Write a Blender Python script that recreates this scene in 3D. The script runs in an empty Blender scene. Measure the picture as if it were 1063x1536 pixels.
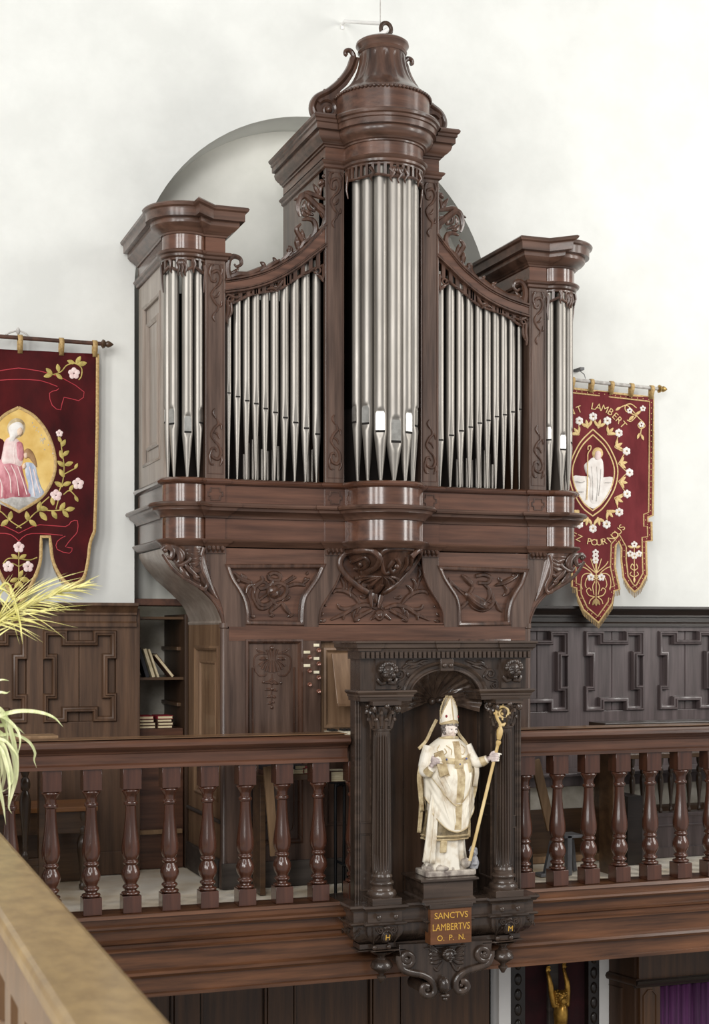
import bpy, bmesh, math, random
from mathutils import Vector, Matrix
from mathutils.geometry import tessellate_polygon
random.seed(7)
PI = math.pi
SC = bpy.context.scene
COL = SC.collection

# ------------------------------------------------------------------ camera
TH = math.atan(796 / 2230)
SN, CS = math.sin(TH), math.cos(TH)
FP, HZ, CX, EZ = 2230.0, 950.0, 531.5, 1.35     # focal length in pixels (1063x1536), horizon row, centre column, eye height
cam = bpy.data.cameras.new('camera')
cam.sensor_fit = 'AUTO'; cam.sensor_width = 36.0
cam.lens = FP / 1536 * 36
cam.shift_y = (HZ - 768) / 1536
cam.clip_start = 0.05; cam.clip_end = 200
cam.dof.use_dof = True; cam.dof.focus_distance = 7.7; cam.dof.aperture_fstop = 8.0
camo = bpy.data.objects.new('camera', cam); COL.objects.link(camo)
camo.location = (0, 0, EZ); camo.rotation_euler = (PI / 2, 0, -TH)
SC.camera = camo

# ------------------------------------------------------------------ light
SC.view_settings.view_transform = 'Standard'
SC.view_settings.look = 'None'
SC.view_settings.gamma = 1.0
SC.view_settings.use_curve_mapping = False
SC.view_settings.exposure = 0.0
W = bpy.data.worlds.new('church_daylight'); SC.world = W
W.use_nodes = True
bgn = W.node_tree.nodes['Background']
bgn.inputs['Color'].default_value = (0.99, 0.99, 1.0, 1)
bgn.inputs['Strength'].default_value = 0.40

def area(name, loc, target, sx, sy, power, col=(1, 1, 1)):
    l = bpy.data.lights.new(name, 'AREA'); l.shape = 'RECTANGLE'; l.size = sx; l.size_y = sy
    l.energy = power; l.color = col
    o = bpy.data.objects.new(name, l); COL.objects.link(o)
    o.location = loc
    o.rotation_euler = (Vector(target) - Vector(loc)).to_track_quat('-Z', 'Y').to_euler()
    return o
# tall church windows: two in the left aisle wall, two in the right one, all out of frame
area('left_window_and_fill', (-4.2, 2.6, 4.0), (2.6, 8.0, 1.8), 1.1, 4.8, 190, (1.0, 0.985, 0.96))
area('left_window_and_fill', (-4.2, -1.0, 4.0), (2.6, 8.0, 1.8), 1.1, 4.8, 230, (1.0, 0.985, 0.96))
area('left_window_and_fill', (-2.2, -3.0, 4.4), (2.6, 8.0, 1.8), 1.6, 4.8, 330, (1.0, 0.985, 0.97))  # added broad soft fill from the left front, not one of the windows
area('right_window_light', (9.0, 1.8, 4.2), (3.2, 8.0, 1.8), 1.1, 4.8, 250, (1.0, 0.975, 0.93))
area('right_window_light', (9.0, 5.0, 4.2), (4.4, 8.4, 1.8), 1.1, 4.8, 130, (1.0, 0.975, 0.93))
area('nave_fill_light', (1.2, -2.5, 8.0), (2.8, 8.0, 0.0), 2.6, 2.6, 130, (1.0, 0.99, 0.97))  # added high front fill that brightens the gallery floor

# ------------------------------------------------------------------ coordinates
def P(px, py, Y):
    """world X and Z of the point of the plane y = Y that the photograph shows at (px, py)"""
    d = (px - CX) / FP
    t = Y / (CS - d * SN)
    return t * (SN + d * CS), EZ + (HZ - py) / FP * t
def ZP(px, py, z):
    d = (px - CX) / FP
    t = (z - EZ) * FP / (HZ - py)
    return t * (SN + d * CS), t * (CS - d * SN)

def cr(pts, n=6, closed=False):
    """Catmull-Rom through points of any dimension"""
    pts = [tuple(p) for p in pts]
    m = len(pts); out = []
    if m < 3:
        a, b = pts
        return [tuple(a[k] + (b[k] - a[k]) * i / n for k in range(len(a))) for i in range(n + 1)]
    rng = m if closed else m - 1
    for i in range(rng):
        if closed:
            p0, p1, p2, p3 = pts[(i - 1) % m], pts[i], pts[(i + 1) % m], pts[(i + 2) % m]
        else:
            p1, p2 = pts[i], pts[i + 1]
            p0 = pts[i - 1] if i else tuple(2 * a - b for a, b in zip(p1, p2))
            p3 = pts[i + 2] if i + 2 < m else tuple(2 * a - b for a, b in zip(p2, p1))
        for k in range(n):
            t = k / n
            out.append(tuple(0.5 * (2 * b + (c - a) * t + (2 * a - 5 * b + 4 * c - d) * t * t + (3 * b - a - 3 * c + d) * t ** 3)
                             for a, b, c, d in zip(p0, p1, p2, p3)))
    if not closed: out.append(pts[-1])
    return out

# ------------------------------------------------------------------ mesh builder
class MB:
    def __init__(s): s.v = []; s.f = []
    def add(s, vs, fs):
        b = len(s.v); s.v += [tuple(p) for p in vs]; s.f += [tuple(b + i for i in f) for f in fs]
    def box(s, x0, x1, y0, y1, z0, z1):
        s.add([(x0, y0, z0), (x1, y0, z0), (x1, y1, z0), (x0, y1, z0), (x0, y0, z1), (x1, y0, z1), (x1, y1, z1), (x0, y1, z1)],
              [(0, 3, 2, 1), (4, 5, 6, 7), (0, 1, 5, 4), (1, 2, 6, 5), (2, 3, 7, 6), (3, 0, 4, 7)])
    def obox(s, c, ax, ay, az):
        c, ax, ay, az = map(Vector, (c, ax, ay, az))
        q = [c + ax * i + ay * j + az * k for k in (-1, 1) for j in (-1, 1) for i in (-1, 1)]
        s.add(q, [(0, 2, 3, 1), (4, 5, 7, 6), (0, 1, 5, 4), (1, 3, 7, 5), (3, 2, 6, 7), (2, 0, 4, 6)])
    def bar(s, a, b, w, h, up=(0, 0, 1)):
        a, b = Vector(a), Vector(b); d = (b - a); L = d.length / 2; d.normalize()
        sd = d.cross(Vector(up))
        if sd.length < 1e-4: sd = d.cross(Vector((0, 1, 0)))
        sd.normalize(); u = sd.cross(d)
        s.obox((a + b) / 2, d * L, sd * w / 2, u * h / 2)
    def plate(s, loops, y0, y1, m=None):
        """polygon (first loop outer, others holes) in x,z extruded between y0 (front) and y1"""
        m = m or (lambda a, b, y: (a, y, b))
        tri = tessellate_polygon([[Vector((a, b, 0)) for a, b in L] for L in loops])
        fl = [p for L in loops for p in L]; n = len(fl)
        s.add([m(a, b, y0) for a, b in fl] + [m(a, b, y1) for a, b in fl],
              [t for t in tri] + [tuple(n + i for i in reversed(t)) for t in tri])
        k = len(s.v) - 2 * n; o = 0
        for L in loops:
            c = len(L)
            for i in range(c):
                j = (i + 1) % c
                s.f.append((k + o + i, k + o + j, k + n + o + j, k + n + o + i))
            o += c
    def grid(s, rows, cu=False, cv=False):
        a, b = len(rows), len(rows[0]); k = len(s.v)
        for r in rows: s.v += [tuple(p) for p in r]
        for i in range(a - (0 if cu else 1)):
            for j in range(b - (0 if cv else 1)):
                i2, j2 = (i + 1) % a, (j + 1) % b
                s.f.append((k + i * b + j, k + i * b + j2, k + i2 * b + j2, k + i2 * b + j))
    def cap(s, pts):
        k = len(s.v); s.v += [tuple(p) for p in pts]; s.f.append(tuple(range(k, k + len(pts))))
    def lathe(s, prof, c=(0, 0), n=24, a0=0, a1=2 * PI, closed=True):
        full = abs(a1 - a0 - 2 * PI) < 1e-6
        m = n if full else n + 1
        rows = [[(c[0] + r * math.cos(a0 + (a1 - a0) * i / n), c[1] + r * math.sin(a0 + (a1 - a0) * i / n), z) for i in range(m)] for r, z in prof]
        s.grid(rows, cv=full)
        if closed and full:
            for r in (0, -1):
                if prof[r][0] > 1e-4: s.cap(rows[r] if r else rows[r][::-1])
    def sweep(s, path, prof, caps=True):
        """moulding: plan path (x,y), profile (outward, z); outward is to the right of travel"""
        n = len(path); rows = []
        for i in range(n):
            a = Vector(path[max(i - 1, 0)]); b = Vector(path[i]); c = Vector(path[min(i + 1, n - 1)])
            d1 = (b - a) if i else (c - b); d2 = (c - b) if i < n - 1 else (b - a)
            d1.normalize(); d2.normalize()
            n1 = Vector((d1.y, -d1.x)); n2 = Vector((d2.y, -d2.x)); nn = n1 + n2
            if nn.length < 1e-3: nn = n1.copy()
            nn.normalize(); k = 1 / max(nn.dot(n1), 0.35)
            rows.append([(b.x + nn.x * k * o, b.y + nn.y * k * o, z) for o, z in prof])
        s.grid(rows)
        if caps: s.cap(rows[0]); s.cap(rows[-1][::-1])
    def frame(s, loop, prof, m, closed=True):
        """moulding along a loop drawn in a plane: profile (sideways to the left of travel, out); m(a, b, out) gives the 3D point"""
        n = len(loop); rows = []
        for i in range(n):
            if closed: a, b, c = loop[i - 1], loop[i], loop[(i + 1) % n]
            else: a, b, c = loop[max(i - 1, 0)], loop[i], loop[min(i + 1, n - 1)]
            a, b, c = Vector(a), Vector(b), Vector(c)
            d1 = b - a if (b - a).length > 1e-9 else c - b
            d2 = c - b if (c - b).length > 1e-9 else b - a
            d1.normalize(); d2.normalize()
            n1 = Vector((-d1.y, d1.x)); n2 = Vector((-d2.y, d2.x)); nn = n1 + n2
            if nn.length < 1e-3: nn = n1.copy()
            nn.normalize(); k = 1 / max(nn.dot(n1), 0.4)
            rows.append([m(b.x + nn.x * k * o, b.y + nn.y * k * o, h) for o, h in prof])
        s.grid(rows, cu=closed)
        if not closed: s.cap(rows[0]); s.cap(rows[-1][::-1])
    def tube(s, pts, rad, n=6, caps=True, flat=None):
        """swept tube; rad number, list, or function of t; flat=(axis, factor) squashes it"""
        pts = [Vector(p) for p in pts]; N = len(pts)
        if N < 2: return
        rows = []; up = None
        for i in range(N):
            d = pts[min(i + 1, N - 1)] - pts[max(i - 1, 0)]
            if d.length < 1e-9: d = Vector((0, 0, 1))
            d.normalize()
            if up is None:
                up = Vector((0, 1, 0)) if abs(d.y) < 0.9 else Vector((1, 0, 0))
            sd = d.cross(up)
            if sd.length < 1e-5: sd = d.cross(Vector((1, 0.3, 0)))
            sd.normalize(); up = sd.cross(d); up.normalize()
            t = i / (N - 1)
            r = rad(t) if callable(rad) else (rad[i] if isinstance(rad, (list, tuple)) else rad)
            row = []
            for k in range(n):
                a = 2 * PI * k / n
                o = sd * math.cos(a) * r + up * math.sin(a) * r
                if flat: o[flat[0]] *= flat[1]
                row.append(pts[i] + o)
            rows.append(row)
        s.grid(rows, cv=True)
        if caps: s.cap(rows[0][::-1]); s.cap(rows[-1])
    def ball(s, c, r, n=10, m=7):
        r = (r, r, r) if not isinstance(r, (tuple, list)) else r
        rows = []
        for j in range(m + 1):
            p = -PI / 2 + PI * j / m; q = max(math.cos(p), 0.02)
            rows.append([(c[0] + r[0] * q * math.cos(2 * PI * i / n), c[1] + r[1] * q * math.sin(2 * PI * i / n), c[2] + r[2] * math.sin(p)) for i in range(n)])
        s.grid(rows, cv=True); s.cap(rows[0][::-1]); s.cap(rows[-1])
    def blade(s, pts, wid, nrm, curl=0.0, cross=3):
        """leaf: spine points, half-width function of t, normal direction; curl lifts the edges"""
        pts = [Vector(p) for p in pts]; N = len(pts); nrm = Vector(nrm).normalized(); rows = []
        for i in range(N):
            d = (pts[min(i + 1, N - 1)] - pts[max(i - 1, 0)]).normalized()
            sd = d.cross(nrm)
            if sd.length < 1e-4: sd = Vector((1, 0, 0))
            sd.normalize(); w = wid(i / (N - 1)); row = []
            up = sd.cross(d)
            for k in range(cross):
                q = 2 * k / (cross - 1) - 1
                row.append(pts[i] + sd * q * w + up * curl * w * q * q)
            rows.append(row)
        s.grid(rows)
    def build(s, name, mat, parent=None, smooth=40, bev=0, solid=0, **props):
        me = bpy.data.meshes.new(name)
        me.from_pydata(s.v, [], s.f); me.update()
        bm = bmesh.new(); bm.from_mesh(me)
        bmesh.ops.recalc_face_normals(bm, faces=bm.faces)
        bm.to_mesh(me); bm.free()
        if smooth:
            me.polygons.foreach_set('use_smooth', [True] * len(me.polygons))
            me.set_sharp_from_angle(angle=math.radians(smooth))
        me.materials.append(mat)
        o = bpy.data.objects.new(name, me); COL.objects.link(o)
        if parent is not None: o.parent = parent
        if solid:
            md = o.modifiers.new('thick', 'SOLIDIFY'); md.thickness = solid; md.offset = 0
        if bev:
            md = o.modifiers.new('edge', 'BEVEL'); md.width = bev; md.segments = 2; md.limit_method = 'ANGLE'; md.angle_limit = math.radians(40)
        for k, q in props.items(): o[k] = q
        return o

def thing(name, label, cat, loc=(0, 0, 0), group=None, rz=0):
    o = bpy.data.objects.new(name, None); COL.objects.link(o)
    o.location = loc; o.rotation_euler = (0, 0, rz); o['label'] = label; o['category'] = cat
    if group: o['group'] = group
    return o
def tag(o, label, cat, group=None):
    o['label'] = label; o['category'] = cat
    if group: o['group'] = group
    return o
def copy_thing(root, loc, label=None, rz=None):
    r = root.copy(); COL.objects.link(r); r.location = loc
    if rz is not None: r.rotation_euler = (0, 0, rz)
    if label: r['label'] = label
    for ch in list(root.children):
        c = ch.copy(); COL.objects.link(c); c.parent = r
        for g in list(ch.children):
            d = g.copy(); COL.objects.link(d); d.parent = c
    return r
def struct(name, mb, mat, parent=None, **k):
    o = mb.build(name, mat, parent, **k)
    if parent is None: o['kind'] = 'structure'
    return o

# ------------------------------------------------------------------ materials
def srgb(r, g, b):
    f = lambda c: (c / 255 / 12.92) if c <= 10 else ((c / 255 + 0.055) / 1.055) ** 2.4
    return (f(r), f(g), f(b), 1)
def base_mat(name, rough=0.5, metal=0.0, coat=0.0, spec=0.5):
    m = bpy.data.materials.new(name); m.use_nodes = True
    nt = m.node_tree; b = nt.nodes['Principled BSDF']
    b.inputs['Roughness'].default_value = rough; b.inputs['Metallic'].default_value = metal
    b.inputs['Coat Weight'].default_value = coat; b.inputs['Coat Roughness'].default_value = 0.15
    b.inputs['Specular IOR Level'].default_value = spec
    return m, nt, b
def noisy(name, c1, c2, scale=(8, 8, 8), detail=4, rough=0.5, metal=0.0, coat=0.0, bump=0.0, lo=0.35, hi=0.65, c3=None, bscale=None, spec=0.5, rvar=0.0):
    m, nt, b = base_mat(name, rough, metal, coat, spec)
    N, L = nt.nodes, nt.links
    tc = N.new('ShaderNodeTexCoord'); mp = N.new('ShaderNodeMapping'); mp.inputs['Scale'].default_value = scale
    nz = N.new('ShaderNodeTexNoise'); nz.inputs['Scale'].default_value = 1.0; nz.inputs['Detail'].default_value = detail; nz.inputs['Roughness'].default_value = 0.6
    rp = N.new('ShaderNodeValToRGB'); rp.color_ramp.elements[0].position = lo; rp.color_ramp.elements[1].position = hi
    rp.color_ramp.elements[0].color = c1; rp.color_ramp.elements[1].color = c2
    if c3:
        e = rp.color_ramp.elements.new((lo + hi) / 2); e.color = c3
    L.new(tc.outputs['Object'], mp.inputs['Vector']); L.new(mp.outputs['Vector'], nz.inputs['Vector'])
    L.new(nz.outputs['Fac'], rp.inputs['Fac']); L.new(rp.outputs['Color'], b.inputs['Base Color'])
    if rvar:
        mr = N.new('ShaderNodeMapRange'); mr.inputs['To Min'].default_value = rough - rvar; mr.inputs['To Max'].default_value = rough + rvar
        n3 = N.new('ShaderNodeTexNoise'); n3.inputs['Scale'].default_value = 5; L.new(tc.outputs['Object'], n3.inputs['Vector'])
        L.new(n3.outputs['Fac'], mr.inputs['Value']); L.new(mr.outputs['Result'], b.inputs['Roughness'])
    if bump:
        n2 = N.new('ShaderNodeTexNoise'); n2.inputs['Scale'].default_value = 1.0; n2.inputs['Detail'].default_value = 3
        m2 = N.new('ShaderNodeMapping'); m2.inputs['Scale'].default_value = bscale or tuple(q * 4 for q in scale)
        L.new(tc.outputs['Object'], m2.inputs['Vector']); L.new(m2.outputs['Vector'], n2.inputs['Vector'])
        bp = N.new('ShaderNodeBump'); bp.inputs['Strength'].default_value = bump; bp.inputs['Distance'].default_value = 0.002
        L.new(n2.outputs['Fac'], bp.inputs['Height']); L.new(bp.outputs['Normal'], b.inputs['Normal'])
    return m
def wood(name, dark, light, horiz=False, rough=0.38, coat=0.25, bump=0.25, mid=None, spec=0.4):
    sc = (1.6, 14, 26) if horiz else (26, 14, 1.6)
    return noisy(name, dark, light, sc, 6, rough, 0, coat, bump, 0.3, 0.72, mid, tuple(q * 5 for q in sc), spec, 0.07)

M = {}
M['organ_v'] = wood('organ_oak_upright', srgb(58, 42, 34), srgb(106, 84, 72), False, 0.37, 0.3)
M['organ_h'] = wood('organ_oak_level', srgb(56, 39, 30), srgb(108, 79, 65), True, 0.36, 0.32)
M['organ_drum'] = wood('organ_oak_polished', srgb(64, 39, 28), srgb(112, 75, 57), True, 0.24, 0.8, 0.08)
M['organ_red'] = wood('organ_oak_reddish', srgb(62, 40, 30), srgb(114, 79, 62), True, 0.37, 0.32)
M['organ_carve'] = wood('organ_carved_oak', srgb(48, 32, 24), srgb(98, 70, 56), False, 0.28, 0.5)
M['organ_sheen'] = wood('organ_oak_sheen', srgb(130, 117, 106), srgb(168, 156, 145), False, 0.40, 0.3)  # same oak, window sheen on the case sides put into the colour
M['organ_low'] = wood('organ_lower_oak', srgb(98, 73, 53), srgb(140, 112, 86), False, 0.45, 0.2)
M['organ_dark'] = wood('organ_dark_oak', srgb(50, 34, 22), srgb(76, 52, 35), False, 0.5, 0.1)
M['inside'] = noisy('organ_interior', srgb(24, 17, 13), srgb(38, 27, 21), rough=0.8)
M['plinth'] = wood('scuffed_plinth', srgb(46, 40, 36), srgb(80, 72, 66), True, 0.55, 0.0)
M['rail'] = wood('baluster_mahogany', srgb(50, 29, 21), srgb(94, 57, 42), False, 0.23, 0.8, 0.1)
M['rail_h'] = wood('rail_mahogany', srgb(54, 34, 25), srgb(106, 70, 52), True, 0.36, 0.35)
M['rail_top'] = wood('worn_rail_top', srgb(70, 52, 40), srgb(150, 112, 76), True, 0.35, 0.4)
M['front'] = wood('gallery_front_oak', srgb(54, 33, 21), srgb(122, 80, 52), True, 0.40, 0.3, 0.3)
M['niche'] = wood('niche_black_oak', srgb(38, 30, 25), srgb(80, 65, 55), False, 0.27, 0.45)
M['niche_h'] = wood('niche_black_oak_level', srgb(42, 33, 27), srgb(88, 72, 61), True, 0.27, 0.45)
M['niche_back'] = wood('niche_back_oak', srgb(48, 35, 26), srgb(84, 62, 47), False, 0.4, 0.2)
M['shell_wood'] = wood('niche_shell_lit_oak', srgb(60, 47, 39), srgb(114, 94, 80), False, 0.22, 0.7)  # niche oak lightened in colour to offset the shade under the arch
M['plaque'] = wood('plaque_oak', srgb(84, 50, 29), srgb(122, 78, 47), True, 0.5, 0.1)
M['wains_l'] = wood('wainscot_brown_oak', srgb(62, 43, 30), srgb(106, 78, 57), False, 0.5, 0.15)
M['wains_r'] = wood('wainscot_sheen_oak', srgb(64, 55, 54), srgb(100, 88, 88), False, 0.35, 0.35)  # greyish sheen of the right wainscot painted into its oak
M['cap_black'] = wood('wainscot_cap', srgb(28, 22, 18), srgb(48, 38, 32), True, 0.35, 0.3)
M['pew'] = wood('pew_oak', srgb(60, 42, 28), srgb(100, 74, 50), True, 0.42, 0.3)
M['pew_v'] = wood('pew_turned_oak', srgb(52, 39, 29), srgb(84, 66, 50), False, 0.3, 0.5)
M['seat'] = wood('pew_seat_lit', srgb(120, 76, 42), srgb(156, 106, 62), True, 0.4, 0.3)  # orange light falling on the seat is part of this colour
M['lower'] = wood('under_gallery_oak', srgb(56, 36, 20), srgb(96, 65, 39), False, 0.42, 0.25)
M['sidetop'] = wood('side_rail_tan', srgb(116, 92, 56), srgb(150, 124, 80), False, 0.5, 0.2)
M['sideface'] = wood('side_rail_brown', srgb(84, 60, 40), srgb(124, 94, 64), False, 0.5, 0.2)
M['tan'] = wood('pale_plank', srgb(110, 84, 58), srgb(152, 122, 90), False, 0.55, 0.1)
M['tin'] = noisy('pipe_tin', srgb(142, 137, 130), srgb(158, 153, 146), (12, 12, 2), 4, 0.42, 0.75, 0, 0.05, spec=0.5, rvar=0.06)
M['lip'] = noisy('pipe_lip', srgb(170, 168, 162), srgb(196, 194, 188), (30, 30, 30), 3, 0.3, 0.9)
M['black'] = noisy('dark_slot', srgb(14, 11, 9), srgb(24, 18, 14), rough=0.9)
M['plaster'] = noisy('white_plaster', srgb(224, 225, 220), srgb(233, 234, 229), (3, 3, 3), 5, 0.85, bump=0.3, bscale=(30, 30, 30), spec=0.2)
M['grey_plaster'] = noisy('niche_plaster', srgb(222, 222, 213), srgb(238, 237, 229), (2, 2, 2), 5, 0.85, bump=0.3, bscale=(30, 30, 30), spec=0.2)
M['old_plaster'] = noisy('stained_plaster', srgb(176, 168, 150), srgb(228, 223, 210), (5, 5, 6), 6, 0.9, bump=0.4, spec=0.2)
M['floor'] = noisy('cement_floor', srgb(220, 198, 162), srgb(250, 242, 226), (2.2, 2.2, 2.2), 8, 0.85, bump=0.3, bscale=(60, 60, 60), lo=0.3, hi=0.6)
M['gold'] = noisy('gold_leaf', srgb(176, 132, 52), srgb(222, 180, 88), (40, 40, 40), 3, 0.4, 0.5)
M['gilt_letter'] = noisy('gilt_letter', srgb(206, 158, 62), srgb(228, 184, 84), (60, 60, 60), 3, 0.45, 0.2)
M['brass'] = noisy('aged_brass', srgb(150, 120, 66), srgb(188, 156, 96), (40, 40, 40), 3, 0.35, 0.8)
M['iron'] = noisy('black_iron', srgb(18, 18, 19), srgb(32, 32, 34), rough=0.35, metal=0.4)
M['grey_metal'] = noisy('grey_paint', srgb(84, 84, 86), srgb(112, 112, 114), rough=0.5)
M['velvet'] = noisy('dark_red_velvet', srgb(46, 8, 11), srgb(88, 20, 22), (5, 5, 3), 6, 0.75, lo=0.3, hi=0.75, spec=0.2)
M['redcloth'] = noisy('wine_red_cloth', srgb(94, 33, 37), srgb(118, 46, 50), (9, 9, 3), 5, 0.8, spec=0.2)
M['braid'] = noisy('gold_braid', srgb(168, 136, 86), srgb(206, 176, 120), (90, 90, 90), 3, 0.6, 0.1)
M['fringe'] = noisy('old_fringe', srgb(128, 104, 72), srgb(176, 150, 108), (150, 150, 6), 3, 0.8)
M['thread'] = noisy('gold_thread', srgb(206, 172, 110), srgb(230, 204, 146), (80, 80, 80), 3, 0.6)
M['leafgold'] = noisy('olive_gold_silk', srgb(156, 140, 70), srgb(206, 184, 104), (30, 30, 30), 3, 0.6)
M['mandorla'] = noisy('yellow_silk', srgb(214, 172, 84), srgb(238, 206, 128), (6, 6, 6), 4, 0.55)
M['white_silk'] = noisy('white_silk', srgb(226, 218, 210), srgb(246, 242, 236), (20, 20, 20), 4, 0.6)
M['pink_silk'] = noisy('pink_silk', srgb(176, 92, 104), srgb(222, 158, 164), (30, 30, 12), 4, 0.6)
M['rose_silk'] = noisy('rose_silk', srgb(232, 200, 196), srgb(246, 228, 222), (30, 30, 30), 4, 0.6)
M['blue_silk'] = noisy('pale_blue_silk', srgb(158, 172, 194), srgb(224, 228, 234), (40, 40, 14), 4, 0.6)
M['skin_silk'] = noisy('flesh_silk', srgb(226, 196, 168), srgb(238, 212, 188), (30, 30, 30), 3, 0.6)
M['hair_silk'] = noisy('brown_silk', srgb(150, 112, 74), srgb(176, 138, 96), (30, 30, 30), 3, 0.6)
M['redline'] = noisy('red_stitch', srgb(170, 44, 56), srgb(190, 60, 70), rough=0.7)
M['grey_silk'] = noisy('grey_silk', srgb(160, 156, 150), srgb(206, 202, 196), (30, 30, 30), 4, 0.6)
M['cream'] = noisy('statue_cream', srgb(176, 150, 112), srgb(240, 232, 214), (13, 13, 7), 6, 0.45, bump=0.2, lo=0.28, hi=0.52)
M['st_gold'] = noisy('statue_old_gold', srgb(146, 120, 80), srgb(220, 202, 162), (26, 26, 26), 5, 0.5, lo=0.3, hi=0.7)
M['st_dark'] = noisy('statue_dark_gold', srgb(92, 80, 58), srgb(150, 132, 98), (30, 30, 30), 5, 0.55)
M['st_hair'] = noisy('statue_grey_hair', srgb(86, 78, 74), srgb(140, 130, 124), (40, 40, 40), 4, 0.55)
M['st_rock'] = noisy('statue_base', srgb(110, 98, 92), srgb(206, 196, 182), (18, 18, 18), 6, 0.6)
M['st_blue'] = noisy('statue_grey_blue', srgb(110, 112, 124), srgb(186, 184, 184), (20, 20, 20), 5, 0.6)
M['ruby'] = noisy('red_stone', srgb(120, 22, 30), srgb(150, 36, 40), rough=0.25)
M['bluestone'] = noisy('blue_stone', srgb(70, 76, 130), srgb(96, 102, 160), rough=0.25)
M['crozier'] = noisy('crozier_ochre', srgb(196, 164, 104), srgb(232, 208, 156), (20, 20, 8), 4, 0.45)
M['paper'] = noisy('old_paper', srgb(196, 178, 138), srgb(236, 224, 190), (8, 8, 120), 3, 0.8)
M['paper_w'] = noisy('pale_label', srgb(214, 204, 172), srgb(236, 228, 202), (20, 20, 20), 3, 0.7)
M['bk_black'] = noisy('black_cloth', srgb(26, 27, 32), srgb(46, 48, 54), (30, 30, 30), 3, 0.55)
M['bk_cream'] = noisy('cream_cloth', srgb(206, 190, 152), srgb(232, 220, 188), (20, 20, 20), 3, 0.7)
M['bk_red'] = noisy('red_cloth', srgb(130, 26, 40), srgb(168, 44, 56), (20, 20, 20), 3, 0.55)
M['bk_brown'] = noisy('brown_cloth', srgb(64, 40, 30), srgb(96, 62, 46), (20, 20, 20), 3, 0.6)
M['ivory'] = noisy('ivory', srgb(226, 214, 186), srgb(242, 234, 214), rough=0.35)
M['knob'] = noisy('copper_knob', srgb(104, 62, 48), srgb(150, 100, 80), (30, 30, 30), 3, 0.22, 0.2, 0.6)
M['green'] = noisy('variegated_leaf', srgb(150, 164, 96), srgb(226, 226, 180), (40, 40, 6), 4, 0.5, lo=0.3, hi=0.6)
M['straw'] = noisy('dried_palm', srgb(186, 178, 92), srgb(236, 228, 156), (20, 20, 20), 4, 0.6)
M['pot'] = noisy('clay_pot', srgb(140, 84, 60), srgb(168, 106, 78), rough=0.8)
M['purple'] = noisy('purple_curtain', srgb(58, 22, 58), srgb(92, 40, 90), (40, 40, 2), 4, 0.75)
M['bronze'] = noisy('gilt_bronze', srgb(120, 84, 30), srgb(206, 160, 76), (16, 16, 16), 5, 0.32, 0.7)
M['maroon'] = noisy('dark_maroon_cloth', srgb(40, 8, 14), srgb(58, 14, 20), rough=0.85)
M['white_paint'] = noisy('white_paint', srgb(236, 234, 230), srgb(248, 246, 243), (3, 3, 3), 4, 0.6)
M['stone'] = noisy('nave_stone', srgb(96, 88, 78), srgb(130, 120, 106), (2, 2, 2), 5, 0.7)
# ------------------------------------------------------------------ setting: wall with arched niche
YW, YN, YL = 8.42, 8.70, 8.96          # wall face, niche back, deeper lower recess
AX, AZ, AR = 2.786, 3.31, 1.115        # arch centre and radius
ZC = 1.52                              # top of the wainscot cap
arch = [(AX + AR * math.cos(PI - PI * i / 48), AZ + AR * math.sin(PI - PI * i / 48)) for i in range(49)]
mb = MB()
outer = [(-3.5, -0.45), (AX - AR, -0.45)] + arch + [(AX + AR, -0.45), (9.5, -0.45), (9.5, 7.5), (-3.5, 7.5)]
mb.plate([outer], YW, YN)
struct('wall_back', mb, M['plaster'], smooth=30)
mb = MB(); mb.box(AX - AR - .1, AX + AR + .1, YN, YN + .12, ZC, 4.7)
struct('wall_niche', mb, M['grey_plaster'], smooth=0)
mb = MB(); mb.box(AX - AR - .1, AX + AR + .1, YL, YL + .1, -0.45, ZC + .1); mb.box(AX - AR - .12, AX - AR - .002, YN - .01, YL, -0.45, ZC + .1)
mb.box(AX + AR + .002, AX + AR + .12, YN - .01, YL, -0.45, ZC + .1)
struct('wall_recess', mb, M['old_plaster'], smooth=0)
mb = MB(); mb.box(AX - AR + .004, AX + AR - .004, YW + .04, YN + .02, ZC - .01, ZC + .03)
struct('trim_1', mb, M['bk_brown'], smooth=0, bev=.004)
# gallery floor and the slab under it
mb = MB(); mb.box(-1.2, 6.6, 7.2, 9.0, -.03, -.004)
struct('floor', mb, M['floor'], smooth=0)
mb = MB(); mb.box(-1.2, 6.6, 7.11, 9.0, -.37, -.031)
struct('ceiling_under_gallery', mb, M['lower'], smooth=0)
# gallery front: one run of mouldings below the balusters
prof = [(7.26, -.002), (7.08, -.002), (7.074, -.018), (7.088, -.022), (7.088, -.046), (7.06, -.052), (7.052, -.062), (7.06, -.074), (7.088, -.08), (7.092, -.122),
        (7.075, -.128), (7.080, -.140), (7.100, -.150), (7.100, -.166), (7.066, -.172), (7.068, -.180), (7.092, -.184), (7.092, -.272), (7.062, -.280), (7.05, -.292),
        (7.062, -.306), (7.078, -.310), (7.078, -.382), (7.066, -.386), (7.066, -.402), (7.26, -.402)]
mb = MB(); mb.grid([[(x, y, z) for y, z in prof] for x in (-1.2, 1.0, 3.0, 5.0, 6.6)])
mb.cap([(-1.2, y, z) for y, z in prof]); mb.cap([(6.6, y, z) for y, z in prof][::-1])
struct('trim_2', mb, M['front'], smooth=30)

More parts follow.
